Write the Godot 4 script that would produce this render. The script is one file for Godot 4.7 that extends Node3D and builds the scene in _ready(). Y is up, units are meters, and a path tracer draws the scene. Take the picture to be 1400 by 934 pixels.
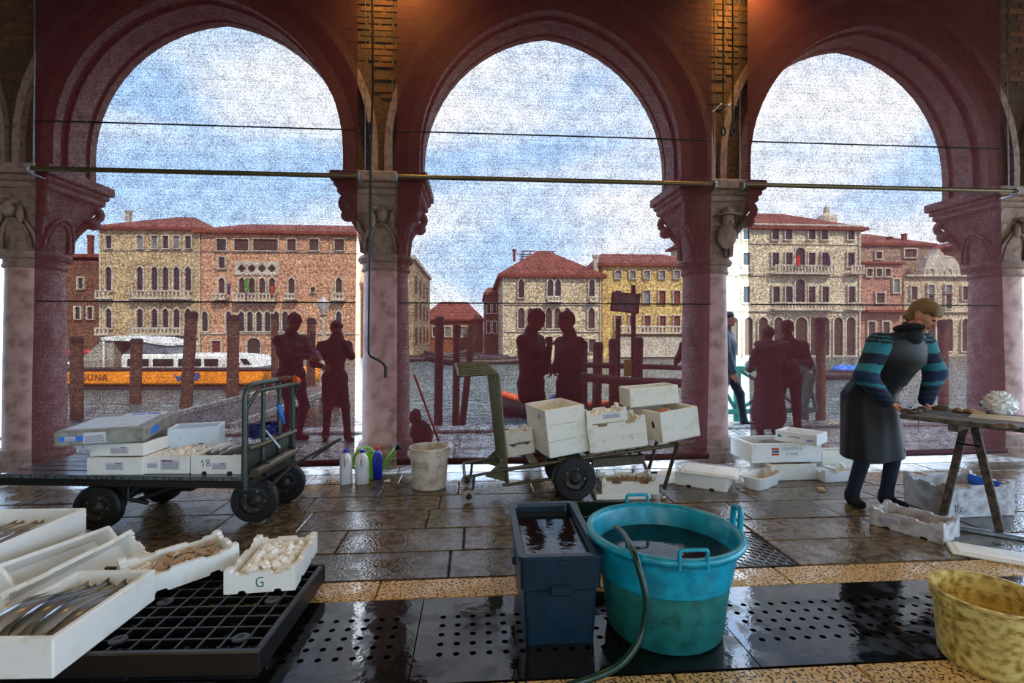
extends Node3D
# Fish market loggia on a canal: world axes follow the arcade (x along it, -z out to the water), metres.
const FPX := 690.0          # focal length in pixels of the 1400x934 frame
const HZ := 457.0           # row of the horizon
const EYE := 1.42
const YAW := 0.0742
var rng := RandomNumberGenerator.new()
var taken := {}
var M := {}
var T := {}

# ---------- placing ----------
func C(x: float, y: float, d: float) -> Vector3:          # metres right of and in front of the viewer
	return Vector3(x * cos(YAW) + d * sin(YAW), y, -(d * cos(YAW) - x * sin(YAW)))
func P(px: float, py: float, d: float) -> Vector3:
	return C((px - 700.0) / FPX * d, EYE + (HZ - py) / FPX * d, d)
func G(px: float, py: float, y := 0.0) -> Vector3:        # where a sight line meets the level y
	var d := (EYE - y) * FPX / (py - HZ)
	return C((px - 700.0) / FPX * d, y, d)
func W(px: float, py: float, z: float) -> Vector3:        # where it meets the upright plane z
	var k := (px - 700.0) / FPX
	var d := -z / (cos(YAW) - k * sin(YAW))
	return P(px, py, d)
func yaw_of(a: Vector3, b: Vector3) -> float:
	return atan2(-(b.z - a.z), b.x - a.x)
func ab(pa: Vector2, pb: Vector2, y: float, deep: float) -> Dictionary:   # a box from the two near base corners
	var a := G(pa.x, pa.y, y)
	var b := G(pb.x, pb.y, y)
	var t := yaw_of(a, b)
	return {"w": a.distance_to(b), "d": deep, "yaw": t, "at": (a + b) / 2.0 + Basis(Vector3.UP, t) * Vector3(0, 0, -deep / 2.0)}

# ---------- nodes ----------
func numbered(called: String) -> String:
	var n: int = taken.get(called, 0)
	taken[called] = n + 1
	return called if n == 0 else "%s_%03d" % [called, n]
func tag(o: Node3D, label: String, category: String, group := "", kind := "") -> Node3D:
	if label: o.set_meta("label", label)
	if category: o.set_meta("category", category)
	if group: o.set_meta("group", group)
	if kind: o.set_meta("kind", kind)
	return o
func thing(called: String, label: String, category: String, at := Vector3.ZERO, turn := 0.0, group := "", kind := "") -> Node3D:
	var o := Node3D.new()
	o.name = numbered(called)
	add_child(o)
	o.position = at
	o.rotation.y = turn
	return tag(o, label, category, group, kind)
func part(p: Node, called: String, mesh: Mesh, mat: Material, xf := Transform3D.IDENTITY) -> MeshInstance3D:
	var o := MeshInstance3D.new()
	o.name = called
	o.mesh = mesh
	o.material_override = mat
	o.transform = xf
	p.add_child(o, true)
	return o
func solo(called: String, mesh: Mesh, mat: Material, label: String, category: String, xf := Transform3D.IDENTITY, group := "", kind := "") -> MeshInstance3D:
	var o := part(self, numbered(called), mesh, mat, xf)
	tag(o, label, category, group, kind)
	return o
func tf(at: Vector3, ry := 0.0, rx := 0.0, rz := 0.0, s := Vector3.ONE) -> Transform3D:
	return Transform3D(Basis(Vector3.UP, ry) * Basis(Vector3.RIGHT, rx) * Basis(Vector3.BACK, rz) * Basis.from_scale(s), at)

# ---------- shapes ----------
func ST() -> SurfaceTool:
	var s := SurfaceTool.new()
	s.begin(Mesh.PRIMITIVE_TRIANGLES)
	return s
func done(s: SurfaceTool) -> ArrayMesh:
	s.generate_normals()
	return s.commit()
func tri(s: SurfaceTool, a: Vector3, b: Vector3, c: Vector3) -> void:
	s.add_vertex(a); s.add_vertex(b); s.add_vertex(c)
func quad(s: SurfaceTool, a: Vector3, b: Vector3, c: Vector3, d: Vector3) -> void:   # clockwise seen from the front
	tri(s, a, b, c); tri(s, a, c, d)
func quad_uv(s: SurfaceTool, a: Vector3, b: Vector3, c: Vector3, d: Vector3) -> void:  # a top left, b top right, c bottom right
	var p := [a, b, c, a, c, d]
	var u := [Vector2(0, 0), Vector2(1, 0), Vector2(1, 1), Vector2(0, 0), Vector2(1, 1), Vector2(0, 1)]
	for i in 6:
		s.set_uv(u[i]); s.add_vertex(p[i])
func box(s: SurfaceTool, c: Vector3, size: Vector3, b := 0.0, xf := Transform3D.IDENTITY) -> void:
	s.set_smooth_group(-1)
	var h := size / 2.0
	b = minf(b, minf(h.x, minf(h.y, h.z)) * 0.9)
	var ax := [Vector3(1, 0, 0), Vector3(0, 1, 0), Vector3(0, 0, 1)]
	var P3 := func(sx: float, sy: float, sz: float, k: int) -> Vector3:
		var v := Vector3(sx * (h.x - b), sy * (h.y - b), sz * (h.z - b))
		v[k] = [sx, sy, sz][k] * h[k]
		return xf * (c + v)
	for k in 3:
		var i := (k + 1) % 3
		var j := (k + 2) % 3
		for sg in [-1.0, 1.0]:
			var q := []
			for e in [[-1, -1], [1, -1], [1, 1], [-1, 1]]:
				var sv := Vector3.ZERO
				sv[k] = sg; sv[i] = e[0]; sv[j] = e[1]
				q.append(P3.call(sv.x, sv.y, sv.z, k))
			if sg > 0: quad(s, q[3], q[2], q[1], q[0])
			else: quad(s, q[0], q[1], q[2], q[3])
		if b > 0.0:
			for si in [-1.0, 1.0]:
				for sj in [-1.0, 1.0]:
					var v0 := Vector3.ZERO
					v0[i] = si; v0[j] = sj; v0[k] = -1
					var v1 := v0
					v1[k] = 1
					var a0 = P3.call(v0.x, v0.y, v0.z, i)
					var a1 = P3.call(v1.x, v1.y, v1.z, i)
					var b0 = P3.call(v0.x, v0.y, v0.z, j)
					var b1 = P3.call(v1.x, v1.y, v1.z, j)
					if si * sj > 0: quad(s, a0, a1, b1, b0)
					else: quad(s, a0, b0, b1, a1)
	if b > 0.0:
		for sx in [-1.0, 1.0]:
			for sy in [-1.0, 1.0]:
				for sz in [-1.0, 1.0]:
					var a = P3.call(sx, sy, sz, 0)
					var d = P3.call(sx, sy, sz, 1)
					var e = P3.call(sx, sy, sz, 2)
					if sx * sy * sz > 0: tri(s, a, e, d)
					else: tri(s, a, d, e)
func bx(size: Vector3, b := 0.0, c := Vector3.ZERO) -> ArrayMesh:
	var s := ST()
	box(s, c, size, b)
	return done(s)
func tube(s: SurfaceTool, pts: Array, r, n := 10, caps := true, closed := false) -> void:   # r: a number or one per point
	s.set_smooth_group(0)
	var m := pts.size()
	var rings := []
	var up := Vector3.ZERO
	for i in m:
		var p: Vector3 = pts[i]
		var t: Vector3 = (pts[mini(i + 1, m - 1)] - pts[maxi(i - 1, 0)]) if not closed else (pts[(i + 1) % m] - pts[(i + m - 1) % m])
		t = t.normalized()
		if up == Vector3.ZERO:
			up = t.cross(Vector3.UP if absf(t.y) < 0.9 else Vector3.RIGHT).normalized()
		up = (up - t * up.dot(t)).normalized()
		var w := t.cross(up)
		var rr: float = r[i] if r is Array else r
		var ring := []
		for k in n:
			var a := TAU * k / n
			ring.append(p + (up * cos(a) + w * sin(a)) * rr)
		rings.append(ring)
	for i in (m if closed else m - 1):
		var A: Array = rings[i]
		var B: Array = rings[(i + 1) % m]
		for k in n:
			quad(s, A[k], A[(k + 1) % n], B[(k + 1) % n], B[k])
	if caps and not closed:
		s.set_smooth_group(-1)
		for k in range(1, n - 1):
			tri(s, rings[0][0], rings[0][k + 1], rings[0][k])
			tri(s, rings[m - 1][0], rings[m - 1][k], rings[m - 1][k + 1])
func tb(pts: Array, r, n := 10) -> ArrayMesh:
	var s := ST()
	tube(s, pts, r, n)
	return done(s)
func bend(pts: Array, rad: float, steps := 5) -> Array:   # rounds the corners of a polyline
	var out := [pts[0]]
	for i in range(1, pts.size() - 1):
		var p: Vector3 = pts[i]
		var a: Vector3 = p + (pts[i - 1] - p).limit_length(rad)
		var b: Vector3 = p + (pts[i + 1] - p).limit_length(rad)
		for k in steps + 1:
			var t := float(k) / steps
			out.append(a.lerp(p, t).lerp(p.lerp(b, t), t))
	out.append(pts[-1])
	return out
func lathe(s: SurfaceTool, prof: Array, n := 32, at := Vector3.ZERO, bas := Basis.IDENTITY, smooth := 0) -> void:   # prof: [radius, height] from bottom to top, outside first
	s.set_smooth_group(smooth)
	for i in prof.size() - 1:
		var p: Array = prof[i]
		var q: Array = prof[i + 1]
		for k in n:
			var a := TAU * k / n
			var b := TAU * (k + 1) / n
			var A := at + bas * Vector3(cos(a) * p[0], p[1], sin(a) * p[0])
			var B := at + bas * Vector3(cos(b) * p[0], p[1], sin(b) * p[0])
			var D := at + bas * Vector3(cos(a) * q[0], q[1], sin(a) * q[0])
			var E := at + bas * Vector3(cos(b) * q[0], q[1], sin(b) * q[0])
			if p[0] > 1e-5: tri(s, A, B, E)
			if q[0] > 1e-5: tri(s, A, E, D)
func lt(prof: Array, n := 32, smooth := -1) -> ArrayMesh:
	var s := ST()
	lathe(s, prof, n, Vector3.ZERO, Basis.IDENTITY, smooth)
	return done(s)
func prism(s: SurfaceTool, poly: PackedVector2Array, z0: float, z1: float, xf := Transform3D.IDENTITY) -> void:   # polygon in xy, between z0 and z1
	s.set_smooth_group(-1)
	if Geometry2D.is_polygon_clockwise(poly):
		poly = poly.duplicate()
		poly.reverse()
	var idx := Geometry2D.triangulate_polygon(poly)
	for i in range(0, idx.size(), 3):
		var v := []
		for k in 3: v.append(poly[idx[i + k]])
		if (v[1] - v[0]).cross(v[2] - v[0]) < 0: v = [v[0], v[2], v[1]]
		tri(s, xf * Vector3(v[0].x, v[0].y, z1), xf * Vector3(v[2].x, v[2].y, z1), xf * Vector3(v[1].x, v[1].y, z1))
		tri(s, xf * Vector3(v[0].x, v[0].y, z0), xf * Vector3(v[1].x, v[1].y, z0), xf * Vector3(v[2].x, v[2].y, z0))
	var n := poly.size()
	for i in n:
		var a := poly[i]
		var b := poly[(i + 1) % n]
		quad(s, xf * Vector3(a.x, a.y, z0), xf * Vector3(a.x, a.y, z1), xf * Vector3(b.x, b.y, z1), xf * Vector3(b.x, b.y, z0))
func ball(s: SurfaceTool, c: Vector3, r: Vector3, n := 10, bas := Basis.IDENTITY, wob := 0.0) -> void:
	s.set_smooth_group(0)
	var m := n / 2 + 1
	var ph := rng.randf() * 9.0
	var pt := func(i: int, k: int) -> Vector3:
		var t := PI * i / m
		var a := TAU * (k % n) / n
		var f := 1.0 + wob * sin(a * 3.0 + ph) * sin(t * 2.0 + ph)
		return c + bas * (Vector3(sin(t) * cos(a), cos(t), sin(t) * sin(a)) * r * f)
	for i in m:
		for k in n:
			var A = pt.call(i, k)
			var B = pt.call(i, k + 1)
			var D = pt.call(i + 1, k)
			var E = pt.call(i + 1, k + 1)
			if i > 0: tri(s, A, B, E)
			if i < m - 1: tri(s, A, E, D)

func crumple(r: Vector3, seed_: int, amp: float, n := 20) -> ArrayMesh:   # a creased lump standing on its base
	var s := ST()
	s.set_smooth_group(-1)
	var f := FastNoiseLite.new()
	f.seed = seed_
	f.frequency = 1.6
	f.fractal_octaves = 3
	var pt := func(i: int, k: int) -> Vector3:
		var t := PI * i / n
		var a := TAU * (k % n) / n
		var d := Vector3(sin(t) * cos(a), cos(t), sin(t) * sin(a))
		var v := d * (1.0 + amp * (absf(f.get_noise_3dv(d * 1.3)) * 2.0 - 0.5)) * r
		v.y = maxf(v.y, -r.y * 0.8) + r.y * 0.8
		return v
	for i in n:
		for k in n:
			var A = pt.call(i, k)
			var B = pt.call(i, k + 1)
			var E = pt.call(i + 1, k + 1)
			if i > 0: tri(s, A, B, E)
			if i < n - 1: tri(s, A, E, pt.call(i + 1, k))
	return done(s)

# ---------- smooth bodies: tapered capsules joined by a smooth minimum, meshed as surface nets ----------
func body_field(s: SurfaceTool, caps: Array, cell: float, k: float, color_of: Callable) -> void:
	var lo := Vector3(1e9, 1e9, 1e9)
	var hi := -lo
	for c in caps:
		var r := Vector3.ONE * (maxf(c[2], c[3]) + cell * 3.0 + k * 0.3)
		lo = lo.min(c[0] - r).min(c[1] - r)
		hi = hi.max(c[0] + r).max(c[1] + r)
	var nx := int((hi.x - lo.x) / cell) + 2
	var ny := int((hi.y - lo.y) / cell) + 2
	var nz := int((hi.z - lo.z) / cell) + 2
	var sy := nx
	var sz := nx * ny
	var f := PackedFloat32Array()
	f.resize(nx * ny * nz)
	f.fill(10.0)
	for c in caps:
		var a: Vector3 = c[0]
		var d: Vector3 = c[1] - a
		var ra: float = c[2]
		var dr: float = c[3] - ra
		var squash: Vector3 = c[5] if c.size() > 5 else Vector3.ONE
		var dd := maxf((d / squash).length_squared(), 1e-9)
		var ds := d / squash
		var m := (maxf(ra, c[3]) + k + cell * 2.5) * maxf(1.0, maxf(squash.x, maxf(squash.y, squash.z)))
		var c0 := (a.min(c[1]) - Vector3.ONE * m - lo) / cell
		var c1 := (a.max(c[1]) + Vector3.ONE * m - lo) / cell
		for z in range(maxi(0, int(c0.z)), mini(nz, int(c1.z) + 2)):
			for y in range(maxi(0, int(c0.y)), mini(ny, int(c1.y) + 2)):
				var at := z * sz + y * sy
				for x in range(maxi(0, int(c0.x)), mini(nx, int(c1.x) + 2)):
					var p := (lo + Vector3(x, y, z) * cell - a) / squash
					var t := clampf(p.dot(ds) / dd, 0.0, 1.0)
					var v := (p - ds * t).length() - ra - dr * t
					var o := f[at + x]
					var h := maxf(k - absf(o - v), 0.0)
					f[at + x] = minf(o, v) - h * h * 0.25 / k
	var vid := {}
	var pos := PackedVector3Array()
	var offs := [0, 1, sy, sy + 1, sz, sz + 1, sz + sy, sz + sy + 1]
	var corner := []
	for i in 8: corner.append(Vector3(i & 1, (i >> 1) & 1, (i >> 2) & 1))
	var edges := [[0, 1], [2, 3], [4, 5], [6, 7], [0, 2], [1, 3], [4, 6], [5, 7], [0, 4], [1, 5], [2, 6], [3, 7]]
	for z in nz - 1:
		for y in ny - 1:
			var at := z * sz + y * sy
			for x in nx - 1:
				var i := at + x
				var f0 := f[i]
				if f0 > 4.0 * cell or f0 < -4.0 * cell: continue
				var neg := 0
				for q in 8:
					if f[i + offs[q]] < 0.0: neg += 1
				if neg == 0 or neg == 8: continue
				var sum := Vector3.ZERO
				var cnt := 0
				for e in edges:
					var va := f[i + offs[e[0]]]
					var vb := f[i + offs[e[1]]]
					if (va < 0.0) != (vb < 0.0):
						sum += (corner[e[0]] as Vector3).lerp(corner[e[1]], va / (va - vb))
						cnt += 1
				vid[i] = pos.size()
				pos.append(lo + (Vector3(x, y, z) + sum / cnt) * cell)
	var cols := PackedColorArray()
	for p in pos:
		cols.append(color_of.call(p))
	s.set_smooth_group(0)
	var emit := func(ids: Array) -> void:
		for t in [0, 1, 2, 0, 2, 3]:
			s.set_color(cols[ids[t]])
			s.add_vertex(pos[ids[t]])
	for i in vid:
		var va := f[i]
		for ax in 3:
			var st: int = [1, sy, sz][ax]
			var u: int = [sy, sz, 1][ax]
			var w: int = [sz, 1, sy][ax]
			var vb := f[i + st]
			if (va < 0.0) == (vb < 0.0): continue
			if not (vid.has(i - u) and vid.has(i - w) and vid.has(i - u - w)): continue
			var q := [vid[i], vid[i - u], vid[i - u - w], vid[i - w]]
			if va < 0.0: q.reverse()
			emit.call(q)

# ---------- materials ----------
func noise_tex(size: int, freq: float, oct: int, ramp: Array, seed_ := 1, kind := FastNoiseLite.TYPE_SIMPLEX_SMOOTH) -> NoiseTexture2D:
	var n := FastNoiseLite.new()
	n.noise_type = kind
	n.frequency = freq
	n.fractal_octaves = oct
	n.seed = seed_
	var t := NoiseTexture2D.new()
	t.width = size
	t.height = size
	t.seamless = true
	t.noise = n
	if ramp:
		var g := Gradient.new()
		g.offsets = PackedFloat32Array(ramp.map(func(r): return r[0]))
		g.colors = PackedColorArray(ramp.map(func(r): return r[1]))
		t.color_ramp = g
	return t
func gray(v: float) -> Color: return Color(v, v, v)
func mat(col: Color, rough := 0.7, o := {}) -> StandardMaterial3D:
	var m := StandardMaterial3D.new()
	m.albedo_color = col
	m.roughness = rough
	m.uv1_triplanar = true
	m.uv1_world_triplanar = o.get("world", false)
	m.uv1_scale = Vector3.ONE * o.get("scale", 1.0)
	m.uv1_triplanar_sharpness = 4.0
	if o.has("tex"): m.albedo_texture = T[o.tex]
	if o.has("rtex"):
		m.roughness_texture = T[o.rtex]
		m.roughness_texture_channel = BaseMaterial3D.TEXTURE_CHANNEL_RED
	if o.has("bump"):
		m.heightmap_enabled = true
		m.heightmap_texture = T[o.get("btex", "fine")]
		m.heightmap_scale = o.bump
	m.metallic = o.get("metal", 0.0)
	m.metallic_specular = o.get("spec", 0.5)
	if o.has("vc"): m.vertex_color_use_as_albedo = true
	return m
func textures() -> void:
	# grey multipliers (show wear, grain, stains of the matter itself)
	T.fine = noise_tex(512, 0.03, 5, [[0.0, gray(0.62)], [1.0, gray(1.0)]], 3)
	T.blotch = noise_tex(512, 0.012, 5, [[0.0, gray(0.74)], [0.5, gray(0.92)], [0.8, gray(1.0)]], 5)
	T.soil = noise_tex(512, 0.012, 6, [[0.0, gray(1.0)], [0.55, gray(0.99)], [0.74, Color(0.965, 0.955, 0.93)], [0.97, Color(0.89, 0.87, 0.81)]], 9)
	T.grime = noise_tex(512, 0.03, 7, [[0.1, Color(0.58, 0.50, 0.34)], [0.4, Color(0.82, 0.75, 0.56)], [0.6, Color(0.96, 0.93, 0.80)], [1.0, Color(1, 1, 0.95)]], 11)
	T.brick = noise_tex(512, 0.06, 4, [[0.15, gray(0.62)], [0.5, gray(0.9)], [0.8, gray(1.0)]], 13)
	T.wet = noise_tex(512, 0.006, 5, [[0.2, gray(0.16)], [0.5, gray(0.32)], [0.75, gray(0.72)]], 15)
	T.plate_wet = noise_tex(512, 0.008, 4, [[0.2, gray(0.10)], [0.55, gray(0.22)], [0.72, gray(0.65)]], 16)
	T.pits = noise_tex(512, 0.045, 2, [[0.0, Color(0.10, 0.08, 0.06)], [0.27, Color(0.18, 0.14, 0.10)], [0.34, Color(0.92, 0.86, 0.74)], [1.0, Color(1, 0.96, 0.88)]], 17, FastNoiseLite.TYPE_SIMPLEX)
	T.stone = noise_tex(512, 0.02, 6, [[0.2, gray(0.5)], [0.5, gray(0.8)], [0.8, gray(1.0)]], 19)
	T.ripple = noise_tex(512, 0.02, 4, [], 21)
	T.streak = noise_tex(512, 0.015, 6, [[0.0, Color(0.66, 0.63, 0.60)], [0.3, Color(0.84, 0.81, 0.79)], [0.55, Color(0.95, 0.94, 0.93)], [1, Color(1, 1, 1)]], 23)
	T.facade = noise_tex(512, 0.03, 6, [[0.15, Color(0.62, 0.6, 0.58)], [0.45, Color(0.85, 0.83, 0.8)], [0.7, Color(1, 1, 1)]], 25)
	# the netting: threads and pores, alpha only
	var im := Image.create(512, 512, false, Image.FORMAT_RGBA8)
	var r := RandomNumberGenerator.new()
	r.seed = 77
	var n := FastNoiseLite.new()
	n.frequency = 0.02
	for y in 512:
		var row := r.randfn(0.0, 0.035)
		for x in 512:
			var a := 0.865 + row * 0.5 + r.randfn(0.0, 0.085) + 0.05 * n.get_noise_2d(x, y)
			var g := 0.8 + 0.2 * r.randf()
			im.set_pixel(x, y, Color(g, g, g, clampf(a, 0.3, 0.98)))
	T.net = ImageTexture.create_from_image(im)
	# printed form: a paper label with rows of type too small to read
	for v in 3:
		var lab := Image.create(64, 40, false, Image.FORMAT_RGBA8)
		lab.fill(Color(0.80, 0.80, 0.83))
		if v == 0: lab.fill_rect(Rect2i(4, 3, 14, 6), Color(0.15, 0.15, 0.3)); lab.fill_rect(Rect2i(18, 4, 22, 5), Color(0.55, 0.1, 0.25))
		if v == 1: lab.fill_rect(Rect2i(34, 3, 22, 5), Color(0.2, 0.2, 0.22))
		for row in range(12, 37, 4):
			var x := 4
			while x < 58:
				var w := r.randi_range(2, 8)
				lab.fill_rect(Rect2i(x, row, mini(w, 60 - x), 2), Color(0.33, 0.33, 0.42))
				x += w + 2
		T["form%d" % v] = ImageTexture.create_from_image(lab)
func materials() -> void:
	M.foam = mat(Color(0.92, 0.92, 0.89), 0.55, {"tex": "soil", "scale": 0.8, "bump": 0.06, "btex": "fine"})
	M.foam_b = mat(Color(0.90, 0.89, 0.83), 0.6, {"tex": "soil", "scale": 1.3, "bump": 0.06})
	M.foam_blue = mat(Color(0.80, 0.86, 0.90), 0.5, {"tex": "soil", "scale": 1.0})
	M.foam_dirty = mat(Color(0.82, 0.82, 0.82), 0.6, {"tex": "streak", "scale": 1.4})
	M.foam_grey = mat(Color(0.60, 0.61, 0.57), 0.5, {"tex": "streak", "scale": 1.2})
	M.ice = mat(Color(0.96, 0.95, 0.91), 0.22)
	M.pale_rubber = mat(Color(0.62, 0.60, 0.55), 0.6, {"tex": "streak", "scale": 5.0})
	M.black_plastic = mat(Color(0.07, 0.075, 0.08), 0.35, {"tex": "fine", "scale": 2.0})
	M.rubber = mat(Color(0.07, 0.07, 0.07), 0.55, {"tex": "blotch", "scale": 3.0})
	M.hub = mat(Color(0.22, 0.21, 0.19), 0.5, {"tex": "streak", "scale": 4.0, "metal": 0.4})
	M.pipe = mat(Color(0.30, 0.33, 0.30), 0.38, {"tex": "blotch", "scale": 4.0, "metal": 0.5})
	M.dark_iron = mat(Color(0.13, 0.13, 0.12), 0.5, {"tex": "blotch", "scale": 3.0, "metal": 0.3})
	M.bronze = mat(Color(0.38, 0.35, 0.27), 0.4, {"tex": "blotch", "scale": 3.0, "metal": 0.6})
	M.olive = mat(Color(0.40, 0.38, 0.26), 0.42, {"tex": "blotch", "scale": 3.0, "metal": 0.5})
	M.steel = mat(Color(0.62, 0.63, 0.64), 0.3, {"tex": "blotch", "scale": 3.0, "metal": 0.85})
	M.rod = mat(Color(0.50, 0.45, 0.30), 0.35, {"tex": "fine", "scale": 3.0, "metal": 0.6})
	M.wood_wet = mat(Color(0.36, 0.40, 0.42), 0.3, {"tex": "stone", "scale": 2.0, "rtex": "wet", "bump": 0.2})
	M.wood = mat(Color(0.42, 0.35, 0.28), 0.7, {"tex": "stone", "scale": 1.5, "bump": 0.2})
	M.wood_grey = mat(Color(0.45, 0.42, 0.37), 0.75, {"tex": "stone", "scale": 1.0, "bump": 0.3})
	M.pile = mat(Color(0.36, 0.26, 0.20), 0.85, {"tex": "stone", "scale": 0.7, "bump": 0.5})
	M.pile_cap = mat(Color(0.07, 0.05, 0.05), 0.8, {"tex": "fine"})
	M.slab = []
	for c in [Color(0.45, 0.395, 0.305), Color(0.40, 0.35, 0.27), Color(0.49, 0.425, 0.325), Color(0.43, 0.37, 0.275)]:
		M.slab.append(mat(c, 0.52, {"tex": "stone", "scale": 1.1, "rtex": "wet", "bump": 0.32, "btex": "brick", "world": true}))
	M.joint = mat(Color(0.10, 0.09, 0.08), 0.7, {"tex": "fine", "world": true})
	M.yellow_stone = mat(Color(0.86, 0.74, 0.52), 0.75, {"tex": "pits", "scale": 1.8, "rtex": "wet", "bump": 0.25, "btex": "pits", "world": true})
	M.plate = mat(Color(0.085, 0.08, 0.075), 0.42, {"tex": "blotch", "scale": 1.0, "rtex": "plate_wet", "bump": 0.12, "world": true})
	M.tread = mat(Color(0.20, 0.19, 0.18), 0.5, {"tex": "blotch", "rtex": "wet", "world": true, "metal": 0.4})
	M.quay = mat(Color(0.80, 0.77, 0.72), 0.8, {"tex": "stone", "scale": 0.8, "rtex": "wet", "world": true, "bump": 0.2})
	M.wall = mat(Color(0.36, 0.26, 0.20), 0.9, {"tex": "brick", "scale": 0.8, "world": true, "bump": 0.6})
	M.brick = []
	for c in [Color(0.42, 0.27, 0.18), Color(0.36, 0.24, 0.17), Color(0.47, 0.32, 0.20), Color(0.33, 0.25, 0.2)]:
		M.brick.append(mat(c, 0.9, {"tex": "brick", "scale": 2.0, "world": true, "bump": 0.3}))
	M.capital = mat(Color(0.62, 0.53, 0.48), 0.75, {"tex": "streak", "scale": 1.2, "world": true, "bump": 0.3})
	M.shaft = mat(Color(0.80, 0.66, 0.63), 0.6, {"tex": "streak", "scale": 0.6, "world": true, "bump": 0.15})
	M.plaster = mat(Color(0.62, 0.55, 0.45), 0.9, {"tex": "blotch", "world": true, "scale": 0.5})
	M.net = mat(Color(0.36, 0.095, 0.12), 0.85, {"tex": "net", "scale": 0.45})
	M.net.transparency = BaseMaterial3D.TRANSPARENCY_ALPHA
	M.net.backlight_enabled = true
	M.net.backlight = Color(0.55, 0.55, 0.55)
	M.hem = mat(Color(0.36, 0.10, 0.12), 0.8, {"tex": "fine"})
	M.cord = mat(Color(0.08, 0.04, 0.04), 0.8)
	M.teal = mat(Color(0.04, 0.62, 0.72), 0.32, {"tex": "blotch", "scale": 1.6})
	M.teal_dirty = mat(Color(0.13, 0.47, 0.45), 0.42, {"tex": "streak", "scale": 1.6})
	M.tank = mat(Color(0.025, 0.165, 0.235), 0.35, {"tex": "blotch", "scale": 1.5})
	M.bin_green = mat(Color(0.05, 0.16, 0.14), 0.4, {"tex": "blotch"})
	M.hose = mat(Color(0.02, 0.20, 0.16), 0.25)
	M.bucket = mat(Color(0.84, 0.80, 0.72), 0.5, {"tex": "streak", "scale": 1.2})
	M.yellow_bucket = mat(Color(0.90, 0.83, 0.56), 0.45, {"tex": "grime", "scale": 1.3})
	M.white = mat(Color(0.88, 0.88, 0.87), 0.45)
	M.jug = mat(Color(0.86, 0.86, 0.84), 0.4, {"tex": "soil"})
	M.blue = mat(Color(0.03, 0.16, 0.62), 0.35)
	M.sky_blue = mat(Color(0.12, 0.45, 0.85), 0.5)
	M.red = mat(Color(0.75, 0.08, 0.07), 0.4)
	M.lime = mat(Color(0.42, 0.68, 0.10), 0.4)
	M.black = mat(Color(0.05, 0.05, 0.06), 0.5)
	M.orange = mat(Color(0.88, 0.36, 0.16), 0.7)
	M.ink = mat(Color(0.10, 0.10, 0.13), 0.8)
	M.ink_blue = mat(Color(0.08, 0.38, 0.55), 0.7)
	M.pool = mat(Color(0.03, 0.065, 0.06), 0.04, {"bump": 0.05, "btex": "ripple"})
	M.rail_green = mat(Color(0.22, 0.60, 0.52), 0.6, {"tex": "blotch"})
	M.vc = mat(Color.WHITE, 0.85, {"vc": true})
	M.skin_vc = mat(Color.WHITE, 0.6, {"vc": true})
	M.fish = mat(Color.WHITE, 0.22, {"vc": true})
	M.shell = mat(Color(0.75, 0.62, 0.46), 0.5, {"tex": "streak", "scale": 9.0})
	M.oyster = mat(Color(0.42, 0.34, 0.25), 0.55, {"tex": "streak", "scale": 9.0})
	M.apron = mat(Color(0.045, 0.043, 0.038), 0.6, {"tex": "blotch", "scale": 2.5})
	M.paper = mat(Color(0.80, 0.74, 0.64), 0.8, {"tex": "soil"})
	M.bag = mat(Color(0.90, 0.91, 0.90), 0.35, {})
	M.bag.backlight_enabled = true
	M.bag.backlight = Color(0.5, 0.5, 0.5)
	for v in 3:
		var f := StandardMaterial3D.new()
		f.albedo_texture = T["form%d" % v]
		f.roughness = 0.6
		M["form%d" % v] = f
	M.water = mat(Color(0.32, 0.42, 0.42), 0.12, {"bump": 8.0, "btex": "ripple", "scale": 0.22, "world": true})
	M.roof = mat(Color(0.50, 0.25, 0.18), 0.9, {"tex": "facade", "scale": 0.5, "world": true})
	M.trim = mat(Color(0.80, 0.77, 0.71), 0.8, {"tex": "facade", "scale": 0.6, "world": true})
	M.glass = mat(Color(0.12, 0.12, 0.12), 0.2)
	M.shutter = mat(Color(0.22, 0.17, 0.14), 0.7)
	M.shutter_red = mat(Color(0.38, 0.15, 0.11), 0.7)
	M.curtained = mat(Color(0.42, 0.46, 0.44), 0.5)
func wallmat(c: Color) -> StandardMaterial3D:
	return mat(c, 0.9, {"tex": "facade", "scale": 0.22, "world": true})

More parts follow.
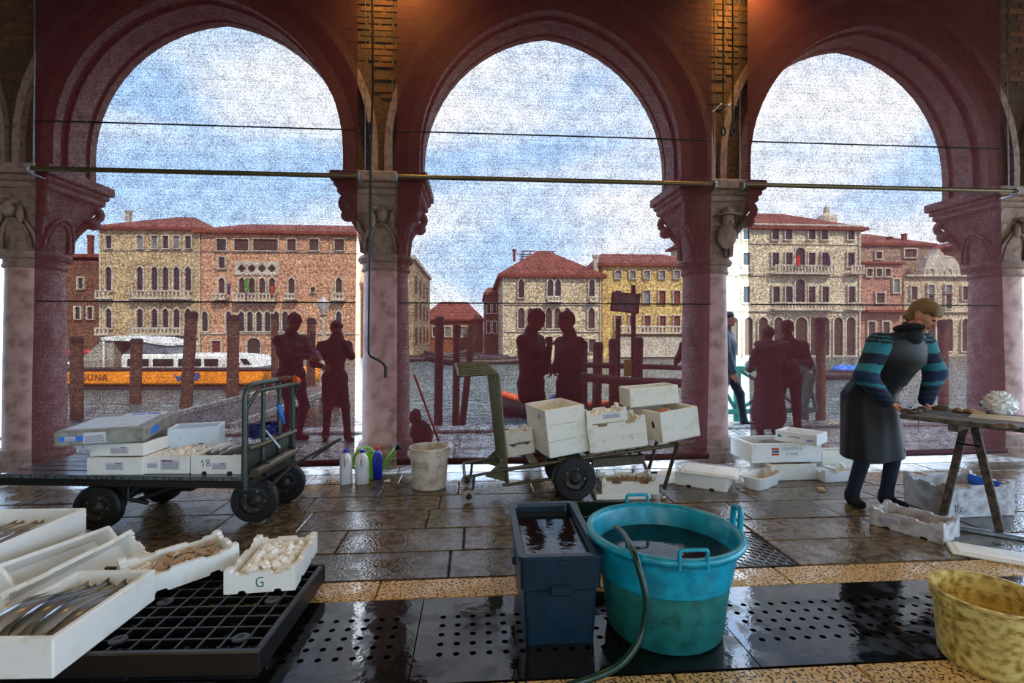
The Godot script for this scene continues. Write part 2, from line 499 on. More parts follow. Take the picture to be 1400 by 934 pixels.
func _ready() -> void:
	rng.seed = 20
	# ---- camera ----
	var cam := Camera3D.new()
	cam.name = "camera"
	cam.projection = Camera3D.PROJECTION_FRUSTUM
	cam.near = 0.05
	cam.far = 600.0
	cam.size = 2.0 * 0.05 * 467.0 / FPX
	cam.frustum_offset = Vector2(0, -(467.0 - HZ) / FPX * 0.05)
	cam.position = Vector3(0, EYE, 0)
	cam.rotation.y = -YAW
	add_child(cam)
	cam.current = true
	# ---- sky, sun, exposure ----
	var we := WorldEnvironment.new()
	we.name = "environment"
	var env := Environment.new()
	env.background_mode = Environment.BG_SKY
	env.sky = Sky.new()
	env.sky.sky_material = sky_material()
	env.background_energy_multiplier = 5.4
	env.tonemap_mode = Environment.TONE_MAPPER_LINEAR
	env.tonemap_exposure = 1.42
	env.sdfgi_enabled = true
	env.ssao_enabled = true
	env.ssil_enabled = true
	we.environment = env
	add_child(we)
	var sun := DirectionalLight3D.new()
	sun.name = "sun"
	sun.light_energy = 4.2
	sun.light_color = Color(1.0, 0.95, 0.86)
	sun.light_angular_distance = 3.0
	sun.shadow_enabled = true
	sun.rotation_degrees = Vector3(-42, 28, 0)
	add_child(sun)
	# ---- the place ----
	textures()
	materials()
	build_hall()
	build_floor()
	build_columns()
	build_curtains()
	build_canal()
	build_palaces()
	# ---- the things ----
	build_tubs()
	build_trolley()
	build_handcart()
	build_crates_front()
	build_crates_right()
	build_small()
	build_waterside()
	build_fishmonger()
	build_people()

func sky_material() -> Material:
	var w := 1024
	var h := 512
	var im := Image.create(w, h, false, Image.FORMAT_RGBAF)
	var n := FastNoiseLite.new()
	n.seed = 4
	n.frequency = 1.15
	n.fractal_octaves = 5
	var n2 := FastNoiseLite.new()
	n2.seed = 8
	n2.frequency = 3.0
	n2.fractal_octaves = 4
	for y in h:
		var el := PI * (0.5 - (y + 0.5) / h)
		for x in w:
			var az := TAU * (x + 0.5) / w
			var v := Vector3(cos(el) * sin(az), sin(el), cos(el) * cos(az))
			var s := v * Vector3(1.0, 2.2, 1.0)
			var c := n.get_noise_3dv(s) * 0.75 + n2.get_noise_3dv(s) * 0.35
			c = smoothstep(-0.22, 0.36, c)
			var up := clampf(v.y, 0.0, 1.0)
			var blue := Color(0.40, 0.64, 0.92).lerp(Color(0.13, 0.38, 0.82), sqrt(up))
			var cl := Color(0.86, 0.90, 0.94)
			var k := blue.lerp(cl, 0.15 + 0.75 * c)
			if v.y < 0.0: k = Color(0.30, 0.31, 0.31)
			im.set_pixel(x, y, k)
	var m := PanoramaSkyMaterial.new()
	m.panorama = ImageTexture.create_from_image(im)
	return m

# ---------- the hall ----------
const COLS := [-8.295, -4.638, -0.981, 2.676, 6.333, 9.99]
const WALL_Z := -5.71
const SPRING := 3.35
const HALF := 1.45
const RISE := 1.61
func arch_pts(cx: float, off: float, y0: float, n := 14) -> Array:   # from left foot over the apex to the right foot
	var e := (RISE * RISE - HALF * HALF) / (2.0 * HALF)
	var r := HALF + e + off
	var top := acos(e / r)
	var out := [Vector2(cx - HALF - off, y0)]
	for i in n + 1:
		var a := top * i / n
		out.append(Vector2(cx + e - r * cos(a), SPRING + r * sin(a)))
	for i in range(n - 1, -1, -1):
		var a := top * i / n
		out.append(Vector2(cx - e + r * cos(a), SPRING + r * sin(a)))
	out.append(Vector2(cx + HALF + off, y0))
	return out
func ring(s: SurfaceTool, cx: float, o0: float, o1: float, y0: float, z0: float, z1: float) -> void:
	var a := arch_pts(cx, o0, y0)
	var b := arch_pts(cx, o1, y0)
	s.set_smooth_group(-1)
	for i in a.size() - 1:
		var A := [a[i], a[i + 1], b[i + 1], b[i]]
		var f := []
		var g := []
		for v in A:
			f.append(Vector3(v.x, v.y, z1))
			g.append(Vector3(v.x, v.y, z0))
		quad(s, f[3], f[2], f[1], f[0])
		quad(s, g[0], g[1], g[2], g[3])
		quad(s, f[0], f[1], g[1], g[0])
		quad(s, f[2], f[3], g[3], g[2])
func arcade(s: SurfaceTool, cols: Array, thick: float) -> void:
	for i in cols.size() - 1:
		var cx: float = (cols[i] + cols[i + 1]) / 2.0
		var poly := PackedVector2Array([Vector2(cols[i], 3.1), Vector2(cols[i], 6.4), Vector2(cols[i + 1], 6.4), Vector2(cols[i + 1], 3.1)])
		var arch := arch_pts(cx, 0.0, 3.1)
		arch.reverse()
		for p in arch: poly.append(p)
		prism(s, poly, -thick / 2.0, thick / 2.0)
func build_hall() -> void:
	var s := ST()
	arcade(s, COLS, 0.5)
	var wf := thing("wall_front", "", "", Vector3(0, 0, WALL_Z), 0.0, "", "structure")
	part(wf, "arcade_wall", done(s), M.wall)
	for i in COLS.size() - 1:
		var cx: float = (COLS[i] + COLS[i + 1]) / 2.0
		var r := ST()
		ring(r, cx, -0.02, 0.10, 3.1, 0.2, 0.29)
		ring(r, cx, -0.02, 0.10, 3.1, -0.29, -0.2)
		part(wf, "arch_edge", done(r), M.capital)
		r = ST()
		ring(r, cx, 0.27, 0.345, 3.1, 0.24, 0.32)
		part(wf, "arch_moulding", done(r), M.capital)
		r = ST()
		ring(r, cx, -0.035, -0.02, 3.1, -0.12, 0.12)
		part(wf, "intrados_band", done(r), M.capital)
	# bricks of the piers that show between the curtains
	var bm := bx(Vector3(0.235, 0.054, 0.04), 0.006)
	var bh := bx(Vector3(0.112, 0.054, 0.04), 0.006)
	for k in [1, 2, 3, 4]:
		var x0: float = COLS[k]
		var course := 0
		var y := 3.62
		while y < 5.4:
			var x := -0.62 + (0.0 if course % 2 else 0.12)
			while x < 0.62:
				var head: bool = course % 6 == 5
				var bw := 0.124 if head else 0.247
				var ok := true
				for cx in [(COLS[k - 1] + x0) / 2.0, (COLS[k] + COLS[k + 1]) / 2.0]:
					for ex in [-0.5, 0.5]:
						var q := Vector2(x0 + x + ex * bw - cx, y - SPRING)
						var e := (RISE * RISE - HALF * HALF) / (2.0 * HALF)
						if Vector2(absf(q.x) + e, maxf(q.y, 0.0)).length() < HALF + e + 0.35: ok = false
				if ok and (absf(x) < 0.30 if k in [2, 3] else (x < 0.25 if k == 1 else x > -0.25)):
					part(wf, "brick", bh if head else bm, M.brick[rng.randi() % 4], tf(Vector3(x0 + x, y, 0.235 + rng.randf() * 0.008), 0, 0, rng.randf_range(-0.01, 0.01)))
				x += bw + 0.010
			y += 0.066
			course += 1
	# the other sides of the hall, all open arcades, and the roof
	var wb := thing("wall_back", "", "", Vector3(0, 0, 9.0), 0.0, "", "structure")
	s = ST()
	arcade(s, COLS, 0.5)
	for i in [0, 2, 4]:
		box(s, Vector3((COLS[i] + COLS[i + 1]) / 2.0, 2.3, 0), Vector3(3.2, 4.6, 0.3), 0.0)
	part(wb, "arcade_wall", done(s), M.wall)
	for side in [-1, 1]:
		var ws := thing("wall_left" if side < 0 else "wall_right", "", "", Vector3(-8.5 if side < 0 else 10.2, 0, 1.65), PI / 2.0, "", "structure")
		s = ST()
		arcade(s, [-7.35, -3.675, 0.0, 3.675, 7.35], 0.5)
		if side < 0: box(s, Vector3(0, 2.3, 0), Vector3(14.6, 4.6, 0.3), 0.0)
		part(ws, "arcade_wall", done(s), M.wall)
	for x in COLS:
		var p := thing("pillar", "stone pillar of the rear arcade", "pillar", Vector3(x, 0, 9.0), 0.0, "", "structure")
		part(p, "shaft", lt([[0.27, 0.0], [0.25, 2.4], [0.42, 2.9], [0.42, 3.1], [0, 3.1]], 20), M.shaft)
	for z in [1.65 - 3.675, 1.65, 1.65 + 3.675]:
		for x in [-8.5, 10.2]:
			var p := thing("pillar", "stone pillar of the side arcade", "pillar", Vector3(x, 0, z), 0.0, "", "structure")
			part(p, "shaft", lt([[0.27, 0.0], [0.25, 2.4], [0.42, 2.9], [0.42, 3.1], [0, 3.1]], 20), M.shaft)
	var ce := thing("ceiling", "", "", Vector3(0.85, 6.5, 1.65), 0.0, "", "structure")
	part(ce, "ceiling_boards", bx(Vector3(19.4, 0.3, 15.6)), M.wood)
	for i in 9:
		part(ce, "beam", bx(Vector3(0.22, 0.28, 14.8), 0.01), M.wood, tf(Vector3(-8 + 2 * i, -0.26, 0)))
	for e in [[-3.2, 1.6, "over the trolley side"], [1.2, 3.2, "over the middle"], [5.4, 1.6, "over the table side"]]:
		var hl := thing("hanging_lamp", "warm bell-shaped hanging lamp %s of the hall, beyond the frame" % e[2], "lamp", Vector3(e[0], 4.4, e[1]), 0.0, "hanging lamps of the hall")
		part(hl, "shade", lt([[0.22, 0.0], [0.2, 0.06], [0.08, 0.2], [0.04, 0.22], [0.0, 0.22], [0.035, 0.2], [0.19, 0.05], [0.21, 0.0]], 24), M.dark_iron)
		part(hl, "cord", tb([Vector3(0, 0.22, 0), Vector3(0, 1.9, 0)], 0.008, 6), M.black)
		var bm2 := StandardMaterial3D.new()
		bm2.emission_enabled = true
		bm2.emission = Color(1.0, 0.85, 0.6)
		bm2.emission_energy_multiplier = 6.0
		var sb := ST()
		ball(sb, Vector3(0, 0.03, 0), Vector3(0.07, 0.09, 0.07), 14)
		part(hl, "bulb", done(sb), bm2)
		var om := OmniLight3D.new()
		om.name = "bulb_light"
		om.light_color = Color(1.0, 0.90, 0.70)
		om.light_energy = 3.2
		om.light_size = 0.08
		om.omni_range = 30.0
		om.omni_attenuation = 2.0
		om.shadow_enabled = true
		om.position = Vector3(0, 0.07, 0)
		hl.add_child(om)
	# wall lamps above the piers, out of view over the curtains
	for k in [2, 3]:
		var at := Vector3(COLS[k] + (0.25 if k == 2 else 0.22), 5.42, -5.0)
		var l := thing("wall_lamp", "round warm floodlight on an arm above the %s brick pier" % ["", "", "middle", "turquoise-railing side"][k], "lamp", at, 0.0, "floodlights over the piers")
		part(l, "housing", lt([[0.0, 0.16], [0.05, 0.16], [0.11, 0.05], [0.115, 0.0], [0.105, 0.0], [0.09, 0.05], [0, 0.09]], 20), M.dark_iron)
		part(l, "arm", tb([Vector3(0, 0.14, 0), Vector3(0, 0.2, -0.2), Vector3(0, 0.2, -0.47)], 0.015, 8), M.dark_iron)
		var em := StandardMaterial3D.new()
		em.albedo_color = Color(0.9, 0.8, 0.6)
		em.emission_enabled = true
		em.emission = Color(1.0, 0.72, 0.36)
		em.emission_energy_multiplier = 4.0
		part(l, "lamp_glass", lt([[0.0, -0.01], [0.1, 0.0], [0.0, 0.012]], 20), em)
		var sp := SpotLight3D.new()
		sp.name = "lamp_light"
		sp.light_color = Color(1.0, 0.78, 0.40)
		sp.light_energy = 3.0
		sp.light_size = 0.09
		sp.spot_angle = 75.0
		sp.spot_range = 20.0
		sp.spot_attenuation = 2.0
		sp.shadow_enabled = true
		sp.position = Vector3(0, -0.03, 0)
		sp.rotation_degrees = Vector3(-78, 0, 0)
		l.add_child(sp)

# ---------- the ground ----------
func slab_mesh(w: float, d: float, h := 0.08) -> ArrayMesh:
	return bx(Vector3(w, h, d), 0.008, Vector3(0, -h / 2.0, 0))
func build_floor() -> void:
	var fl := thing("floor", "", "", Vector3.ZERO, 0.0, "", "structure")
	part(fl, "bed", bx(Vector3(19.6, 0.3, 13.2), 0.0, Vector3(0.85, -0.19, 2.9)), M.joint)
	part(fl, "bed", bx(Vector3(60, 1.6, 4.0), 0.0, Vector3(0.85, -0.84, -5.65)), M.joint)
	# paving rows between the yellow band and the arcade
	var zs := [-2.965, -3.34, -3.73, -4.13, -4.49, -4.88, -5.22]
	for i in zs.size() - 1:
		var x := -6.6 + rng.randf() * 0.5
		while x < 8.2:
			var w := rng.randf_range(0.55, 1.25)
			var dz: float = zs[i] - zs[i + 1]
			var cut := Rect2(1.38, 2.96, 0.62, 0.52)
			if i < 2 and x < 2.0 and x + w > 1.38:      # room for the tread plate
				if x < 1.2: w = 1.378 - x
				else:
					x = 2.004
					continue
			part(fl, "paving_stone", slab_mesh(w - 0.007, dz - 0.007), M.slab[rng.randi() % 4], tf(Vector3(x + w / 2, rng.randf_range(-0.004, 0.0), (zs[i] + zs[i + 1]) / 2), 0, rng.randf_range(-0.004, 0.004), rng.randf_range(-0.003, 0.003)))
			x += w
	# tread plate with raised diamonds, and stone filling behind it
	part(fl, "paving_stone", slab_mesh(0.61, 0.24), M.slab[1], tf(Vector3(1.69, -0.002, -3.61)))
	var s := ST()
	box(s, Vector3(1.69, -0.03, -3.225), Vector3(0.6, 0.05, 0.5), 0.004)
	for i in 16:
		for j in 14:
			var p := Vector3(1.415 + i * 0.0365, -0.004, -3.45 + j * 0.0345)
			var rot := Transform3D(Basis(Vector3.UP, (0.78 if (i + j) % 2 else -0.78)), p)
			box(s, Vector3.ZERO, Vector3(0.034, 0.006, 0.008), 0.002, rot)
	part(fl, "tread_plate", done(s), M.tread)
	# yellow bands
	for band in [[-2.96, -2.742], [-2.066, -1.85]]:
		var x := -6.6 + rng.randf() * 0.4
		var first := true
		while x < 8.2:
			var w := rng.randf_range(0.5, 1.0)
			part(fl, "band_stone", slab_mesh(w - 0.006, band[1] - band[0] - 0.006), M.yellow_stone, tf(Vector3(x + w / 2, rng.randf_range(-0.002, 0.0), (band[0] + band[1]) / 2)))
			x += w
	# black drain plates with round holes
	var pm := drain_plate(1.484, 0.666)
	for i in 7:
		part(fl, "drain_plate", pm, M.plate, tf(Vector3(-3.25 + i * 1.49 - 0.745, -0.001, -2.404)))
	# rows nearer than the frame
	part(fl, "hall_paving", bx(Vector3(18.2, 0.08, 10.6), 0.0, Vector3(0.85, -0.04, 3.46)), M.slab[0])
	# the open square behind and beside the hall
	var sq := thing("ground", "", "", Vector3.ZERO, 0.0, "", "structure")
	part(sq, "square_paving", bx(Vector3(120, 0.3, 60), 0.0, Vector3(0, -0.2, 39.4)), M.quay)
	part(sq, "square_paving", bx(Vector3(50, 0.3, 16.8), 0.0, Vector3(-34.0, -0.2, 1.0)), M.quay)
	part(sq, "square_paving", bx(Vector3(50, 0.3, 16.8), 0.0, Vector3(35.8, -0.2, 1.0)), M.quay)
	# threshold and quay outside
	var qz := [-5.22, -5.75, -6.3, -6.85, -7.3]
	for i in 4:
		var x := -9.0 + rng.randf() * 0.5
		while x < 12.0:
			var w := rng.randf_range(0.9, 1.7)
			var dz: float = qz[i] - qz[i + 1]
			part(fl, "quay_stone", slab_mesh(w - 0.008, dz - 0.008), M.quay, tf(Vector3(x + w / 2, rng.randf_range(-0.004, 0.0), (qz[i] + qz[i + 1]) / 2)))
			x += w
	for i in 16:
		part(fl, "quay_edge_stone", bx(Vector3(1.49, 0.3, 0.38), 0.02, Vector3(0, -0.13, 0)), M.quay, tf(Vector3(-11.0 + i * 1.5, 0.02, -7.49)))
func drain_plate(w: float, d: float) -> ArrayMesh:
	var s := ST()
	var c := 0.0742
	var nx := 18
	var nz := 5
	var x0 := -nx * c / 2.0
	var z0 := -nz * c / 2.0
	var y := 0.0
	s.set_smooth_group(-1)
	for r in [[-w / 2, w / 2, -d / 2, z0], [-w / 2, w / 2, -z0, d / 2], [-w / 2, x0, z0, -z0], [-x0, w / 2, z0, -z0]]:
		quad(s, Vector3(r[0], y, r[2]), Vector3(r[1], y, r[2]), Vector3(r[1], y, r[3]), Vector3(r[0], y, r[3]))
	for i in nx:
		for j in nz:
			var m := Vector3(x0 + (i + 0.5) * c + (j % 2) * 0.0, y, z0 + (j + 0.5) * c)
			for k in 8:
				var a := TAU * k / 8
				var b := TAU * (k + 1) / 8
				var h := c / 2
				var oa := Vector3(cos(a), 0, sin(a))
				var ob := Vector3(cos(b), 0, sin(b))
				var ea := oa * (h / maxf(absf(oa.x), absf(oa.z)))
				var eb := ob * (h / maxf(absf(ob.x), absf(ob.z)))
				quad(s, m + oa * 0.0155, m + ea, m + eb, m + ob * 0.0155)
				quad(s, m + oa * 0.0155, m + ob * 0.0155, m + ob * 0.0155 - Vector3(0, 0.03, 0), m + oa * 0.0155 - Vector3(0, 0.03, 0))
	for e in [[Vector3(-w / 2, 0, -d / 2), Vector3(w / 2, 0, -d / 2)], [Vector3(w / 2, 0, -d / 2), Vector3(w / 2, 0, d / 2)], [Vector3(w / 2, 0, d / 2), Vector3(-w / 2, 0, d / 2)], [Vector3(-w / 2, 0, d / 2), Vector3(-w / 2, 0, -d / 2)]]:
		var dn := Vector3(0, -0.03, 0)
		quad(s, e[0], e[0] + dn, e[1] + dn, e[1])
	return done(s)

# ---------- columns ----------
func build_columns() -> void:
	var about := ["", "stone column whose capital stands beside the boat's yellow hull", "pink-stained stone column behind the crank handle, jugs at its foot", "stone column whose capital bears a carved head in a brimmed hat", "grey stone column behind the oyster table", ""]
	for k in COLS.size():
		var lab: String = about[k] if about[k] else "outermost stone column of the waterside arcade, beyond the %s" % ("loaded bed of the trolley" if k == 0 else "oyster table")
		var c := thing("column", lab, "column", Vector3(COLS[k], 0, WALL_Z), 0.0, "columns of the waterside arcade")
		part(c, "base", lt([[0.34, 0.0], [0.34, 0.10], [0.325, 0.12], [0.325, 0.16], [0.30, 0.2], [0.285, 0.24], [0.0, 0.24]], 32), M.capital)
		part(c, "shaft", lt([[0.258, 0.24], [0.254, 0.9], [0.247, 1.6], [0.236, 2.17], [0.24, 2.19]], 36, 0), M.shaft)
		part(c, "necking", lt([[0.25, 2.10], [0.262, 2.11], [0.262, 2.13], [0.252, 2.15], [0.252, 2.19], [0.285, 2.2], [0.305, 2.235], [0.285, 2.27], [0.25, 2.28]], 36), M.capital)
		part(c, "capital", capital_mesh(k), M.capital)
		var s := ST()
		box(s, Vector3(0, 2.905, 0), Vector3(0.86, 0.07, 0.82), 0.015)
		box(s, Vector3(0, 2.965, 0), Vector3(0.92, 0.06, 0.87), 0.02)
		box(s, Vector3(0, 3.045, 0), Vector3(0.98, 0.10, 0.93), 0.012)
		part(c, "abacus", done(s), M.capital)
		if k == 3:
			var h := ST()
			lathe(h, [[0.0, -0.07], [0.05, -0.06], [0.062, -0.01], [0.06, 0.04]], 14, Vector3(0.10, 2.68, 0.36))
			ball(h, Vector3(0.10, 2.64, 0.43), Vector3(0.014, 0.02, 0.02), 6)
			lathe(h, [[0.075, 0.035], [0.15, 0.025], [0.15, 0.035], [0.075, 0.05], [0.07, 0.09], [0.045, 0.12], [0.0, 0.13]], 18, Vector3(0.10, 2.69, 0.35))
			ball(h, Vector3(0.1, 2.5, 0.33), Vector3(0.11, 0.14, 0.07), 12)
			part(c, "carved_head", done(h), M.capital)
		else:
			var h := ST()
			ball(h, Vector3(0.02, 2.68, 0.34), Vector3(0.06, 0.09, 0.07), 12, Basis.IDENTITY, 0.1)
			ball(h, Vector3(0.02, 2.67, 0.405), Vector3(0.016, 0.03, 0.022), 6)
			for e in [-1, 1]:
				ball(h, Vector3(0.02 + e * 0.07, 2.74, 0.36), Vector3(0.045, 0.03, 0.04), 8)
				ball(h, Vector3(0.02 + e * 0.10, 2.62, 0.33), Vector3(0.035, 0.09, 0.03), 8)
			part(c, "carved_mask", done(h), M.capital)
func capital_mesh(k: int) -> ArrayMesh:
	var s := ST()
	var n := 48
	var rows := 12
	var rings := []
	for i in rows + 1:
		var t := float(i) / rows
		var y := lerpf(2.26, 2.88, t)
		var flare := lerpf(0.235, 0.40, pow(t, 1.9))
		var sq := smoothstep(0.15, 0.9, t)
		var row := []
		for j in n:
			var a := TAU * j / n
			var d := Vector2(cos(a), sin(a))
			var q := d / maxf(absf(d.x), absf(d.y))
			var corner := 1.0 - absf(cos(2.0 * a))        # 1 on the diagonals
			var p := d.lerp(q, sq) * flare * (1.0 - 0.10 * sq * (1.0 - corner))
			row.append(Vector3(p.x, y, p.y))
		rings.append(row)
	s.set_smooth_group(0)
	for i in rows:
		for j in n:
			quad(s, rings[i][j], rings[i][(j + 1) % n], rings[i + 1][(j + 1) % n], rings[i + 1][j])
	# corner scrolls and the arched ribs of each face
	for q in 4:
		var b := Basis(Vector3.UP, q * PI / 2)
		var curl := []
		var rad := []
		for i in 12:
			var a := i * 0.52
			curl.append(b * (Vector3(1, 0, 1).normalized() * (0.50 - 0.012 * i + 0.085 * sin(a) * (1.0 - i / 14.0)) + Vector3(0, 2.74 + 0.085 * cos(a) * (1.0 - i / 14.0), 0)))
			rad.append(0.05 - 0.002 * i)
		tube(s, curl, rad, 8)
		ball(s, b * Vector3(0.335, 2.66, 0.335), Vector3(0.075, 0.07, 0.075), 10)
		var stem := []
		for i in 9:
			var t := i / 8.0
			stem.append(b * (Vector3(1, 0, 1).normalized() * lerpf(0.25, 0.46, t * t) + Vector3(0, lerpf(2.28, 2.68, t), 0)))
		tube(s, stem, 0.035, 8)
		for o in [0.0, 0.05]:
			var rib := []
			for i in 13:
				var a := PI * i / 12
				var y: float = 2.30 + (0.34 - o) * sin(a)
				var t: float = clampf((y - 2.26) / 0.62, 0, 1)
				rib.append(b * Vector3(cos(a) * (0.19 - o), y, lerpf(0.225, 0.385, pow(t, 1.7))))
			tube(s, rib, 0.018, 6)
	return done(s)

# ---------- curtains ----------
const NET_Z := -5.19
func build_curtains() -> void:
	var spans := [[49.0, 489.0, 44.0, 484.0], [543.0, 973.0, 543.0, 968.0], [1022.0, 1368.0, 1026.0, 1374.0]]
	var labs := ["burgundy net curtain in front of the yellow boat", "burgundy net curtain behind the box-laden hand cart", "burgundy net curtain behind the man at the oyster table"]
	for i in 3:
		var sp: Array = spans[i]
		var x0 := W(sp[0], 300, NET_Z).x
		var x1 := W(sp[1], 300, NET_Z).x
		var b0 := W(sp[2], 600, NET_Z).x
		var b1 := W(sp[3], 600, NET_Z).x
		var c := thing("net_curtain", labs[i], "curtain", Vector3(0, 0, NET_Z), 0.0, "net curtains of the arcade")
		var s := ST()
		var nx := 60
		var ny := 50
		var low := 0.125
		var top := 6.2
		var grid := []
		for r in ny + 1:
			var t := float(r) / ny
			var y := lerpf(low, top, t)
			var row := []
			for q in nx + 1:
				var u := float(q) / nx
				var side := clampf(1.0 - (y - low) / 3.0, 0.0, 1.0)
				var x := lerpf(lerpf(x0, b0, side), lerpf(x1, b1, side), u)
				var z := 0.014 * sin(u * 9.0 + i * 2.0) * side + 0.02 * sin(u * 23.0 + y * 1.5 + i) * side * side
				if i == 1 and u > 0.93: z += 0.05 * side * sin((u - 0.93) / 0.07 * PI)
				row.append(Vector3(x, y, z))
			grid.append(row)
		s.set_smooth_group(0)
		for r in ny:
			for q in nx:
				quad(s, grid[r + 1][q], grid[r + 1][q + 1], grid[r][q + 1], grid[r][q])
		part(c, "netting", done(s), M.net)
		for hy in [1.737, 3.47]:
			part(c, "batten", tb([Vector3(x0 + 0.02, hy, 0.025), Vector3(x1 - 0.02, hy, 0.025)], 0.0075, 6), M.cord)
		part(c, "bottom_hem", tb([Vector3(b0, low, 0), Vector3((b0 + b1) / 2, low - 0.012, 0), Vector3(b1, low + 0.005, 0)], 0.034, 10), M.hem)
	# the horizontal poles in front of the curtains with their end brackets
	var rods := [[38.0, 494.0], [539.0, 979.0], [1012.0, 1390.0]]
	for i in 3:
		var a := W(rods[i][0], 240, -5.08)
		var b := W(rods[i][1], 240, -5.08)
		var o := thing("curtain_pole", "long brass-coloured pole across the %s curtain" % ["boat-side", "hand-cart", "oyster-table"][i], "pole", Vector3(0, 0, 0), 0.0, "curtain poles")
		var y := 2.985
		part(o, "tube", tb([Vector3(a.x, y, -5.08), Vector3(b.x, y - 0.004, -5.08)], 0.023, 14), M.rod)
		for x in [a.x + 0.02, b.x - 0.02]:
			var s := ST()
			tube(s, bend([Vector3(x, y, -5.04), Vector3(x, y - 0.05, -5.06), Vector3(x, y - 0.05, -5.24)], 0.03), 0.012, 8)
			box(s, Vector3(x, y - 0.01, -5.075), Vector3(0.035, 0.075, 0.06), 0.008)
			part(o, "bracket", done(s), M.steel)
	# hanging lines, pull rods and the crank
	var lines := [[46.0, 226.0, 0.006, "thin steel cable beside the column next to the trolley"], [1379.0, 258.0, 0.006, "thin steel cable beside the column behind the table"], [499.0, 236.0, 0.004, "fine wire beside the crank on the middle pier"], [536.0, 236.0, 0.004, "fine wire along the brick pier beside the hand-cart curtain"], [977.0, 252.0, 0.005, "fine wire down the pier beside the two hooked rods"], [1012.0, 252.0, 0.005, "fine wire at the edge of the oyster-table curtain"]]
	for l in lines:
		var e := W(l[0], l[1], -5.1)
		solo("cable", tb([Vector3(e.x, 6.0, -5.12), Vector3(e.x, e.y, -5.1)], l[2], 6), M.steel, l[3], "cable", Transform3D.IDENTITY, "cables beside the curtains")
	for v in [[989.0, "hooked pull rod hanging nearer the hand-cart curtain"], [1002.0, "hooked pull rod hanging nearer the oyster-table curtain"]]:
		var e := W(v[0], 180, -5.06)
		var o := thing("pull_rod", v[1], "rod", Vector3(e.x, e.y, -5.06), 0.0, "pull rods")
		part(o, "rod", tb([Vector3(0, 0.05, 0), Vector3(0, 2.6, 0)], 0.011, 8), M.rod)
		var s := ST()
		var loop := []
		for i in 12: loop.append(Vector3(cos(TAU * i / 12) * 0.022, sin(TAU * i / 12) * 0.04, 0))
		tube(s, loop, 0.010, 6, false, true)
		part(o, "eyelet", done(s), M.black)
		part(o, "cross_hook", tb([Vector3(-0.12, 0.2, 0), Vector3(-0.02, 0.29, 0), Vector3(0.05, 0.27, 0)], 0.008, 6), M.steel)
	var top := W(508, 0, -5.02)
	var bot := W(504, 480, -5.02)
	var h1 := W(519, 493, -5.02)
	var h2 := W(527, 500, -5.02)
	var h3 := W(527, 515, -5.02)
	var cr := thing("crank", "long steel awning crank with bent handle hanging before the middle column", "crank", Vector3.ZERO)
	part(cr, "rod", tb([top + Vector3(0, 1.0, 0), W(510, 120, -5.02), W(507, 200, -5.02), bot], 0.011, 8), M.dark_iron)
	part(cr, "handle", tb(bend([bot, W(505, 487, -5.02), h1, h2, h3], 0.04), 0.013, 8), M.dark_iron)
	part(cr, "grip", tb([h2, h3 + Vector3(0, -0.01, 0)], 0.017, 8), M.black)
	part(cr, "joint", tb([W(507, 168, -5.02), W(507, 182, -5.02)], 0.022, 8), M.black)

# ---------- canal and palaces ----------
const WATER := -0.70
func build_canal() -> void:
	var s := ST()
	box(s, Vector3(0, WATER - 0.1, -68), Vector3(260, 0.2, 121), 0.0)
	var w := thing("water", "", "", Vector3.ZERO, 0.0, "", "structure")
	part(w, "water_surface", done(s), M.water)

func shape2(kind: String, w: float, h: float, o := 0.0) -> PackedVector2Array:   # opening outline from its sill up, grown by o
	var p := PackedVector2Array([Vector2(-w / 2 - o, -o), Vector2(w / 2 + o, -o)])
	var hs := h
	if kind == "r":
		p.append(Vector2(w / 2 + o, h + o))
		p.append(Vector2(-w / 2 - o, h + o))
		return p
	var n := 5
	var rr := w / 2 + o
	if kind == "a":
		hs = h - w / 2
		for i in n + 1: p.append(Vector2(cos(PI / 2 * i / n) * rr, hs + sin(PI / 2 * i / n) * rr))
		for i in range(1, n + 1): p.append(Vector2(-sin(PI / 2 * i / n) * rr, hs + cos(PI / 2 * i / n) * rr))
	else:
		hs = h - w * 0.95
		var top := w * 0.95 + o * 1.6
		var prof := [[1.0, 0.0], [0.98, 0.25], [0.80, 0.52], [0.45, 0.72], [0.16, 0.84]]
		for e in prof: p.append(Vector2(e[0] * rr, hs + e[1] * top))
		p.append(Vector2(0, hs + top))
		for i in range(prof.size() - 1, -1, -1): p.append(Vector2(-prof[i][0] * rr, hs + prof[i][1] * top))
	return p
func outline_ring(s: SurfaceTool, a: PackedVector2Array, b: PackedVector2Array, z0: float, z1: float) -> void:
	s.set_smooth_group(-1)
	var n := a.size()
	for i in n:
		var j := (i + 1) % n
		var ai := Vector3(a[i].x, a[i].y, z1)
		var aj := Vector3(a[j].x, a[j].y, z1)
		var bi := Vector3(b[i].x, b[i].y, z1)
		var bj := Vector3(b[j].x, b[j].y, z1)
		var k := Vector3(0, 0, z0 - z1)
		quad(s, ai, aj, bj, bi)
		quad(s, ai, ai + k, aj + k, aj)
		quad(s, bi, bj, bj + k, bi + k)
